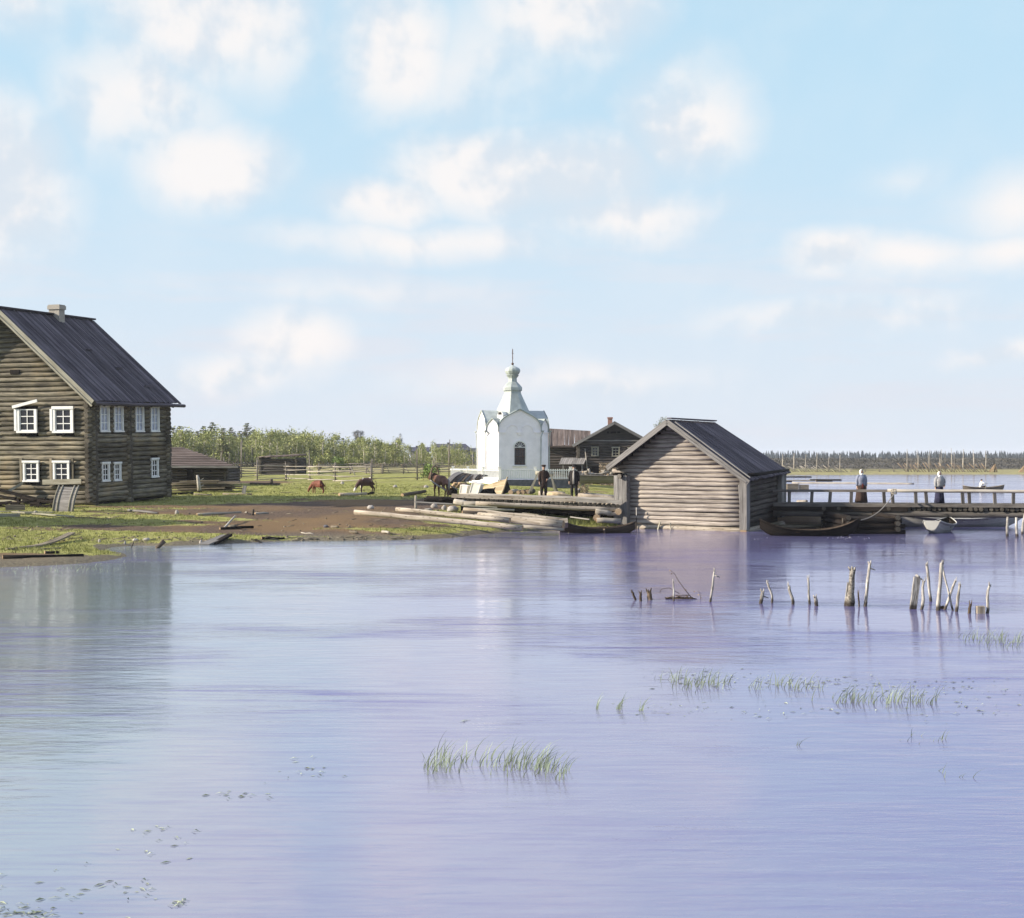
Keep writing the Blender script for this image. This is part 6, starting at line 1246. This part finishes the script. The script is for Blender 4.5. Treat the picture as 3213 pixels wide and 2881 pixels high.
# far rowing boat with a rower
rbp = G(3085, 1540, 0); boat('rowboat', 'small boat rowed across the far water at the right edge', rbp, R(8), 4.6, 1.2, .35, .25, .2, W['plank'], 2, ins=W['brownboat'])
rw = thing('person', 'rower in pale shirt sitting in the small boat on the far water', 'person', rbp + Vector((-.3, 0, .0)), R(95), None, 1.0)
V = dict(pel=(0, 0, .38, .13), spi=(0, -.05, .58, .12), che=(0, -.10, .80, .14, .10), nec=(0, -.12, .95, .05), he1=(0, -.14, 1.03, .06), he2=(0, -.13, 1.10, .08), he3=(0, -.12, 1.16, .065)); E = []; chain(E, 'pel', 'spi', 'che', 'nec', 'he1', 'he2', 'he3')
for sg, n in ((-1, 'l'), (1, 'r')):
    V['sh' + n] = (sg * .17, -.1, .90, .055); V['el' + n] = (sg * .26, -.34, .74, .042); V['wr' + n] = (sg * .22, -.58, .76, .028); V['pa' + n] = (sg * .21, -.64, .77, .03); chain(E, 'che', 'sh' + n, 'el' + n, 'wr' + n, 'pa' + n)
    for k in range(4): V['f%d%s' % (k, n)] = (sg * (.18 + .02 * k), -.69, .76, .009); V['g%d%s' % (k, n)] = (sg * (.18 + .02 * k), -.68, .73, .008); chain(E, 'pa' + n, 'f%d%s' % (k, n), 'g%d%s' % (k, n))
    V['hi' + n] = (sg * .10, -.05, .36, .09); V['kn' + n] = (sg * .12, -.48, .48, .06); V['an' + n] = (sg * .12, -.72, .16, .045); V['to' + n] = (sg * .12, -.84, .14, .035); chain(E, 'pel', 'hi' + n, 'kn' + n, 'an' + n, 'to' + n)
skin('body', V, E, rw, M['skin'], 'pel'); tp_ = MB(); tp_.loft([((0, 0, .36), .19, .16), ((0, -.06, .6), .17, .14), ((0, -.10, .82), .20, .14), ((0, -.11, .92), .16, .1), ((0, -.12, .97), .07, .07)], 14)
for sg, n in ((-1, 'l'), (1, 'r')): tp_.tube([V['sh' + n][:3], V['el' + n][:3], V['wr' + n][:3]], [.075, .06, .045], 9)
tp_.build('shirt', M['white'], rw); tr_ = MB()
for sg, n in ((-1, 'l'), (1, 'r')): tr_.tube([V['hi' + n][:3], V['kn' + n][:3], V['an' + n][:3]], [.11, .085, .06], 9)
tr_.build('trousers', M['brownc'], rw); cp_ = MB(); cp_.loft([((0, -.13, 1.12), .095, .1), ((0, -.13, 1.16), .10, .105), ((0, -.12, 1.22), .06, .06)], 12); cp_.build('cap', M['black'], rw)
for sg in (-1, 1):
    q = rbp + Vector((-.3, 0, 0)); mb = MB(); mb.tube([Vector((.55, sg * .2, .74)), Vector((.2, sg * 1.0, .45)), Vector((-.4, sg * 2.3, .0))], [.025, .025, .02], 6); mb.beam(Vector((-.25, sg * 2.0, .1)), Vector((-.5, sg * 2.5, -.05)), .14, .02); tag(mb.build('oar', W['trim'], None, q), 'long oar held by the rower on the %s side' % ('near' if sg < 0 else 'far'), 'oar')

# ================================================================ trees and plants
def crown_birch(mb, h, seed):
    random.seed(seed); cl = []
    for k in range(18):
        z = random.uniform(.22, 1.0) * h; r = (.22 + .12 * random.random()) * h * (1.25 - z / h); a = random.uniform(0, 6.28); cl.append((Vector((math.cos(a) * r, math.sin(a) * r, z)), .10 * h * random.uniform(.7, 1.3)))
    for c, s in cl:
        tone = random.random()
        for j in range(34): d = Vector((random.gauss(0, 1), random.gauss(0, 1), random.gauss(0, 1.2))) * s * .62; mb.leaf(c + d, .075 * h * random.uniform(.6, 1.2) * .75, rnd=min(1, max(0, tone * .6 + random.random() * .4)))
def crown_pine(mb, h, seed, z0=.18, wide=.25, dens=1.0, spruce=False):
    random.seed(seed); z = z0 * h
    while z < h * .99:
        t_ = (z / h - z0) / (1 - z0); w_ = wide * h * ((1 - t_) ** (1.0 if spruce else .7) * (.75 + .45 * random.random()) + .05); nb = random.randint(4, 6)
        for k in range(nb):
            a = random.uniform(0, 6.28); ln = w_ * random.uniform(.6, 1.15); e = Vector((math.cos(a) * ln, math.sin(a) * ln, z + (-.10 if spruce else .16) * ln)); tone = random.random()
            for j in range(int(dens * (9 + 32 * ln / (wide * h)))):
                q = random.uniform(.25, 1.05); c = Vector((0, 0, z)).lerp(e, q) + Vector((random.gauss(0, .05), random.gauss(0, .05), random.gauss(0, .03))) * h * .45 * (1.15 - .65 * t_); mb.leaf(c, h * .042 * (.75 + .4 * (1 - t_)) * random.uniform(.6, 1.4), asp=.5, rnd=min(1, max(0, tone * .5 + random.random() * .5)))
        z += h * random.uniform(.035, .06)
def tree(name, label, p, h, kind, seed, group=None, **kw):
    f = thing(name, label, 'tree', p, random.uniform(0, 6), group); t_ = MB(); random.seed(seed)
    t_.tube([(0, 0, -.2), (random.uniform(-.02, .02) * h, random.uniform(-.02, .02) * h, h * .5), (random.uniform(-.02, .02) * h, 0, h * .95)], [.020 * h, .014 * h, .004 * h], 6, jit=.05)
    for k in range(6): a = random.uniform(0, 6.28); z = random.uniform(.4, .85) * h; t_.tube([(0, 0, z), (math.cos(a) * .12 * h, math.sin(a) * .12 * h, z + .08 * h)], [.006 * h, .002 * h], 4)
    t_.build('trunk', M['birch'] if kind == 'birch' else M['trunk'], f); c = MB()
    if kind == 'birch': crown_birch(c, h, seed); c.build('crown', M['leaf'], f)
    else: crown_pine(c, h, seed, **kw); c.build('crown', M['pine'] if kind == 'pine' else M['fir'], f)
    random.seed(seed + 100); return f
BGL = 'young birch with light green crown in the wood behind the sloping pole fence'
def far_ground(u, Y): x = (u - CX) * Y / FPX; return Vector((x, Y, hgt(x, Y, False)))
protos = [tree('birch_tree', BGL, far_ground(560 + 60 * i, 214 + i), 4.3, 'birch', 11 + i, 'young birches of the wood') for i in range(5)]
rs = random.Random(5); cnt = 5
while cnt < 285:
    u = rs.uniform(470, 1495); Y = 206 + abs(rs.gauss(0, 20)); lim = lerp(4.9, 3.2, sstep(800, 1400, u))
    if u > 1330 and Y > 240: continue
    c = copy_tree(rs.choice(protos)); c.location = far_ground(u, Y); c.rotation_euler.z = rs.uniform(0, 6.28); s = lim / 4.3 * rs.uniform(.6, 1.22); c.scale = (s * rs.uniform(.85, 1.15), s, s); cnt += 1
PGL = 'pine rising above the young birches in the wood'
pp_ = [tree('pine_tree', PGL, far_ground(620, 225), 6.2, 'pine', 31, 'pines among the birches'), tree('pine_tree', PGL, far_ground(850, 228), 6.0, 'pine', 32, 'pines among the birches', wide=.26)]
for u, Y, h in [(545, 222, 6.0), (565, 230, 6.4), (640, 226, 6.3), (668, 232, 7.2), (700, 236, 6.2), (725, 226, 6.2), (752, 234, 5.8), (775, 238, 7.2), (795, 232, 5.8), (828, 236, 5.4), (905, 240, 5.2), (928, 236, 5.0), (590, 236, 5.8), (520, 232, 5.8), (735, 240, 5.6), (1075, 240, 4.6), (1185, 238, 4.4), (1325, 232, 3.9)]:
    c = copy_tree(rs.choice(pp_)); c.location = far_ground(u, Y); c.rotation_euler.z = rs.uniform(0, 6.28); s = h / 5.5; c.scale = (s, s, s)
tree('spruce_tree', 'tall dark reddish stemmed spruce standing out in front of the birch wood', far_ground(698, 206), 5.6, 'pine', 51, wide=.27, spruce=True)
tree('spruce_tree', 'slim spire shaped conifer, left of the pair above the wood near the log hut', far_ground(952, 240), 6.2, 'pine', 52, wide=.13, spruce=True); tree('spruce_tree', 'slim spire shaped conifer, right of the pair above the wood near the log hut', far_ground(970, 242), 6.0, 'pine', 53, wide=.14, spruce=True)
# distant big trees and the pine behind the boathouse
def bigtree(name, label, u, v0, v1, Y, wpx, seed, mat, clumps, gap=.5):
    random.seed(seed); p = far_ground(u, Y); h = HC - (v0 - HZ) * Y / FPX - p.z; w_ = wpx * Y / FPX / 2; f = thing(name, label, 'tree', p); t_ = MB(); zb = HC - (v1 - HZ) * Y / FPX - p.z
    t_.tube([(0, 0, -.3), (.01 * h, 0, h * .5), (-.01 * h, 0, h * .92)], [.03 * h, .02 * h, .006 * h], 7); c = MB(); zc2 = (zb + h) / 2; rz = (h - zb) / 2
    for k in range(clumps):
        d = Vector((random.gauss(0, 1), random.gauss(0, 1), random.gauss(0, 1))).normalized() * random.uniform(.35, 1.0); q = Vector((d.x * w_, d.y * w_, zc2 + d.z * rz)); t_.tube([(0, 0, max(zb * .7, q.z - .25 * h)), q], [.006 * h, .002 * h], 4); tone = random.random()
        for j in range(60): e = Vector((random.gauss(0, 1), random.gauss(0, 1), random.gauss(0, .7))) * w_ * .16; c.leaf(q + e, w_ * .10 * random.uniform(.6, 1.3), rnd=.5 * tone + .5 * random.random())
    t_.build('trunk', M['trunk'], f); c.build('crown', mat, f); return f
bigtree('round_pine', 'dark far tree with tall rounded crown on the skyline above the birch wood', 1124, 1346, 1392, 400, 36, 61, M['fir'], 44)
rg = bigtree('ragged_pine', 'dark ragged far pine with split crown on the skyline, right of the rounded one', 1254, 1362, 1398, 400, 34, 62, M['fir'], 16)
bigtree('pine_tree', 'old pine with open clumped crown rising behind the left roof edge of the boathouse', 2085, 1306, 1380, 150, 62, 63, M['pine'], 34)
def bush(label, u, v, wpx, hpx, seed, mat):
    random.seed(seed); p = ground(u, v); w_, h = wpx * p.y / FPX / 2, hpx * p.y / FPX; f = thing('bush', label, 'bush', p); c = MB(); s = MB()
    for k in range(26):
        a = random.uniform(0, 6.28); q = Vector((math.cos(a) * w_ * random.random() * .9, math.sin(a) * w_ * .6 * random.random(), h * random.uniform(.2, .9))); s.tube([(0, 0, 0), q * .5 + Vector((0, 0, .1)), q], [.02, .015, .006], 4)
        for j in range(36): c.leaf(q + Vector((random.gauss(0, 1), random.gauss(0, 1), random.gauss(0, 1))) * h * .12, .17 * random.uniform(.6, 1.3))
    s.build('stems', M['trunk'], f); c.build('crown', mat, f)
bush('light green leafy bush behind the horse', 1348, 1507, 62, 46, 71, M['bush']); bush('dense rounded dark green bush at the foot of the birch wood', 1098, 1474, 46, 42, 72, M['leaf']); bush('paler rounded bush beside the dark one at the wood edge', 1066, 1474, 44, 38, 73, M['bush']); bush('dark green bush just right of the low log hut', 1006, 1474, 46, 40, 74, M['leaf'])
random.seed(99)
# far forest: one dark band of small spruces
ff = MB()
for k in range(1500):
    Y = random.uniform(620, 980); x = random.uniform(60, .46 * Y + 40) if k > 250 else random.uniform(-420, 120); z = 1.9; h = lerp(3.0, 4.9, (Y - 620) / 360) * random.choice((.85, .95, 1, 1, 1.1, 1.35)); w_ = h * random.uniform(.16, .24); rn = random.random()
    for j in range(4):
        zb = z + h * j * .22; zt = z + h * min(1, j * .22 + .42); r_ = w_ * (1 - j * .21); n = 6; top = ff.pt((x, Y, zt)); a0 = random.random()
        ring = [ff.pt((x + math.cos(a0 + i * 6.283 / n) * r_ * random.uniform(.7, 1.25), Y + math.sin(a0 + i * 6.283 / n) * r_, zb + random.uniform(-.05, .1) * h)) for i in range(n)]
        for i in range(n): ff.face((ring[i], ring[(i + 1) % n], top), None, 0, rn)
fo_ = ff.build('far_forest', M['far']); fo_['kind'] = 'stuff'
sb = MB()
for k in range(9000):
    Y = 285 + 330 * random.random() ** 1.5; x = random.uniform(.16 * Y, .46 * Y + 15); z = hgt(x, Y, False) if k < 0 else min(2.0, .12 + .032 * max(0, Y - 262)); s = random.uniform(.3, 1.0) * (1 + (Y - 285) / 330); rn = random.random()
    for j in range(7): sb.leaf(Vector((x + random.gauss(0, .5) * s, Y + random.gauss(0, .5), z + random.uniform(0, .6) * s)), .38 * s, rnd=rn)
so_ = sb.build('scrub', M['scrub']); so_['kind'] = 'stuff'
# fences and sheaves on the far shore
def farline(u0, u1, Y0, Y1, n=6): return [far_ground(lerp(u0, u1, i / n), lerp(Y0, Y1, i / n)) for i in range(n + 1)]
slant_fence('pole_fence', 'sunlit fence of sloping poles with tall stakes on the far shore behind the boathouse roof', farline(2455, 2670, 268, 268), 1.25, .55, 1.9, 'rail', 3.4, 4, 1.5, 'rail')
rail_fence('rail_fence', 'low dark rail fence on the far shore between the two thickets of stakes', farline(2670, 2850, 268, 270, 4), (.25, .6), .9, 'stake', step=4, rr=.06)
ft = slant_fence('pole_fence', 'tangled reddish fence of leaning poles and tall stakes on the far shore at right', farline(2845, 3110, 270, 270), 1.7, .5, 1.6, 'cut', 3.8, 4, 1.35, 'rail')
for u, v0 in ((2947, 1418), (2966, 1416), (2995, 1419), (2848, 1436), (2858, 1440), (2870, 1438)):
    p = far_ground(u, 271); logthing('tall_stake', 'tall thin stake rising above the far shore fence against the forest', 'stake', p, P(u + random.uniform(-1, 3), v0, 271), .07, .05, 'stake', 'tall stakes on the far shore', n=5)
def sheaf(u, label):
    p = far_ground(u, 270); mb = MB()
    for k in range(30): a = random.uniform(0, 6.28); mb.tube([Vector((math.cos(a) * .9, math.sin(a) * .5, 0)), Vector((.5 + random.uniform(-.1, .1), 0, 1.7))], [.06, .03], 4)
    tag(mb.build('pole_stack', W['cut'], None, p), label, 'pole stack')
sheaf(3115, 'reddish cone of stacked poles right of the tangled far fence'); sheaf(3210, 'reddish cone of stacked poles at the right edge of the far shore')
# grass on the land
random.seed(123); gr = MB(); k = 0
while k < 15000:
    Y = 42 + 62 * random.random() ** 1.5; x = random.uniform(-.42 * Y, .12 * Y)
    d = shore(x, Y)
    if d < .15: continue
    g_ = grassmask(x, Y)
    if random.random() > g_ * 1.1 - .25: continue
    k += 1; z = hgt(x, Y); n = 3; h = random.uniform(.04, .13) * (1.7 if random.random() < .06 else 1); rn = random.random()
    for j in range(n):
        a = random.uniform(0, 6.28); l = random.uniform(.3, .9) * h; bx, by = x + random.gauss(0, .07), Y + random.gauss(0, .07); w_ = .018
        ids = [gr.pt((bx - w_, by, z - .02)), gr.pt((bx + w_, by, z - .02)), gr.pt((bx + math.cos(a) * l, by + math.sin(a) * l, z + h * random.uniform(.7, 1.1)))]; gr.face(ids, None, 0, rn)
go = gr.build('grass', M['grass']); go['kind'] = 'stuff'
def reeds(name, label, spots, hmax, seed, m='reed', wd=.0075):
    random.seed(seed); mb = MB()
    for (u, v, su, sv, n) in spots:
        for k in range(n):
            p = G(u + random.gauss(0, su), v + random.gauss(0, sv), 0); h = hmax * random.uniform(.25, 1.0); a = random.gauss(.3, .8); ln = h * random.uniform(.2, .9); w_ = wd * random.uniform(.7, 1.3); pr = None; rn = random.random()
            for j in range(5):
                t_ = j / 4; c = p + Vector((math.cos(a) * ln * t_ * t_, math.sin(a) * ln * t_ * t_ * .5, h * (t_ - .28 * t_ * t_ * (ln / h)) - .04)); ww = w_ * (1 - t_ * .9); row = (mb.pt(c + Vector((-ww, 0, 0))), mb.pt(c + Vector((ww, 0, 0))))
                if pr: mb.face((pr[0], pr[1], row[1], row[0]), None, 0, rn)
                pr = row
    o = mb.build(name, M[m]); o['kind'] = 'stuff'; tag(o, label, 'reeds'); return o
reeds('reed_clump', 'largest clump of bent reeds in the near water, below the picture centre', [(1640, 2410, 55, 14, 60), (1580, 2400, 40, 12, 28), (1700, 2415, 30, 12, 28), (1760, 2430, 12, 10, 10)], .42, 1)
reeds('reed_clump', 'smaller reed clump just left of the largest one', [(1385, 2405, 26, 12, 44), (1350, 2410, 14, 10, 16), (1455, 2390, 8, 10, 6)], .42, 2)
reeds('reed_clump', 'three tiny separate reed sprigs in the middle water', [(1875, 2225, 5, 3, 6), (1942, 2225, 5, 3, 14), (2012, 2230, 6, 3, 8)], .33, 3)
reeds('reed_clump', 'long low band of reeds in the right half of the water', [(2180, 2150, 35, 7, 46), (2260, 2145, 18, 6, 18), (2130, 2135, 30, 6, 16), (2400, 2155, 50, 7, 26), (2520, 2160, 30, 6, 18), (2475, 2150, 2, 3, 5), (2660, 2200, 40, 9, 36), (2720, 2200, 25, 8, 18)], .36, 4)
reeds('reed_clump', 'pale bushy reed clump at the right end of the long low band', [(2800, 2200, 25, 8, 34), (2880, 2205, 22, 6, 26)], .40, 5)
reeds('reed_clump', 'reed clump at the right edge below the water posts', [(3120, 2015, 45, 8, 70), (3040, 2005, 25, 8, 14), (3180, 2020, 20, 8, 24)], .34, 6)
reeds('reed_clump', 'sparse yellow sprouts in the shallow mud at the left shore', [(200, 1785, 80, 10, 130), (300, 1772, 60, 12, 70), (60, 1790, 50, 6, 60), (390, 1755, 40, 8, 24), (300, 1790, 14, 3, 16)], .16, 7); reeds('reed_clump', 'faint sparse stalks in the right lower water', [(2870, 2315, 30, 8, 8), (2940, 2320, 20, 6, 8), (2500, 2340, 3, 2, 3), (3010, 2440, 30, 8, 6)], .22, 8)
reeds('tall_grass', 'grass growing along the wharf foot behind the pale logs', [(1700, 1625, 60, 2, 160)], .22, 9) if False else None
random.seed(55); tg = MB()
for k in range(900):
    u = random.uniform(1640, 1960); p = ground(u, 1632 + (u - 1640) * .045 + random.gauss(0, 4)); h = random.uniform(.1, .38)
    for j in range(3): a = random.uniform(0, 6.28); q = p + Vector((random.gauss(0, .08), random.gauss(0, .08), 0)); tg.face([tg.pt(q + Vector((-.02, 0, -.03))), tg.pt(q + Vector((.02, 0, -.03))), tg.pt(q + Vector((math.cos(a) * .15, math.sin(a) * .1, h)))], None, 0, random.random())
o = tg.build('tall_grass', M['grass']); o['kind'] = 'stuff'
def weeds(label, spots, seed):
    random.seed(seed); mb = MB()
    for (u, v, su, sv, n) in spots:
        for k in range(n):
            p = G(u + random.gauss(0, su), v + random.gauss(0, sv), .004); l = random.uniform(.015, .06); a = random.gauss(0, .5); d = Vector((math.cos(a), math.sin(a), 0)) * l; s = Vector((-d.y, d.x, 0)).normalized() * random.uniform(.006, .016); z = Vector((0, 0, random.uniform(0, .02)))
            mb.face([mb.pt(q) for q in (p - d - s * .3, p - s + z, p + d, p + s * .8 + z)], None, 0, random.random())
    o = mb.build('floating_weed', M['weed']); o['kind'] = 'stuff'; tag(o, label, 'weed'); return o
weeds('dark flecks of floating weed at the lower left of the water', [(60, 2860, 60, 16, 40), (250, 2790, 120, 40, 20), (450, 2600, 60, 12, 8), (520, 2660, 60, 30, 10), (740, 2500, 50, 10, 12), (420, 2800, 60, 20, 8), (950, 2420, 60, 18, 16), (560, 2830, 12, 6, 10)], 1); weeds('thin flecks of weed floating among the reeds at right', [(2200, 2130, 90, 14, 90), (2500, 2140, 100, 14, 60), (2350, 2230, 180, 16, 50), (2750, 2150, 120, 14, 60), (3000, 2170, 120, 20, 60), (3000, 2230, 100, 20, 30), (1456, 2262, 6, 2, 5)], 2)
weeds('pale foam flecks drifting by the black boat', [(2650, 1688, 26, 2, 26), (2715, 1689, 8, 2, 6), (2385, 1690, 18, 1.5, 10)], 3).data.materials[0] = M['white']
random.seed(77); db_ = MB()
for k in range(300):
    u = random.uniform(0, 1500); v = random.choice((random.uniform(1600, 1700), random.uniform(1685, 1702))); p = ground(u, v)
    if shore(p.x, p.y) < .1: continue
    if random.random() < .6: a = random.uniform(-.6, .6); l = random.uniform(.08, .35); d = Vector((math.cos(a) * l, math.sin(a) * l, random.uniform(0, .05))); db_.tube([p - d, p + d + Vector((0, 0, .03))], [.02, .014], 5)
    else: db_.blob(p + Vector((0, 0, .0)), random.uniform(.025, .07), 6, 4, .25)
o = db_.build('shore_debris', W['plank']); o['kind'] = 'stuff'
# ---------------------------------------------------------------- thin summer haze over the whole plain
hm = bpy.data.materials.new('thin haze'); hm.use_nodes = True; t = hm.node_tree; t.nodes.clear()
pv = node(t, 'ShaderNodeVolumePrincipled', i_Density=0.00018); pv.inputs['Color'].default_value = (.86, .89, 1.0, 1); o_ = node(t, 'ShaderNodeOutputMaterial'); t.links.new(pv.outputs[0], o_.inputs['Volume'])
mb = MB(); mb.box((-1700, -120, -2.2), (1700, 2300, 16)); hz_o = mb.build('haze', hm); hz_o['kind'] = 'stuff'
bm = bmesh.new(); bm.from_mesh(hz_o.data); bmesh.ops.recalc_face_normals(bm, faces=bm.faces); bm.to_mesh(hz_o.data); bm.free()
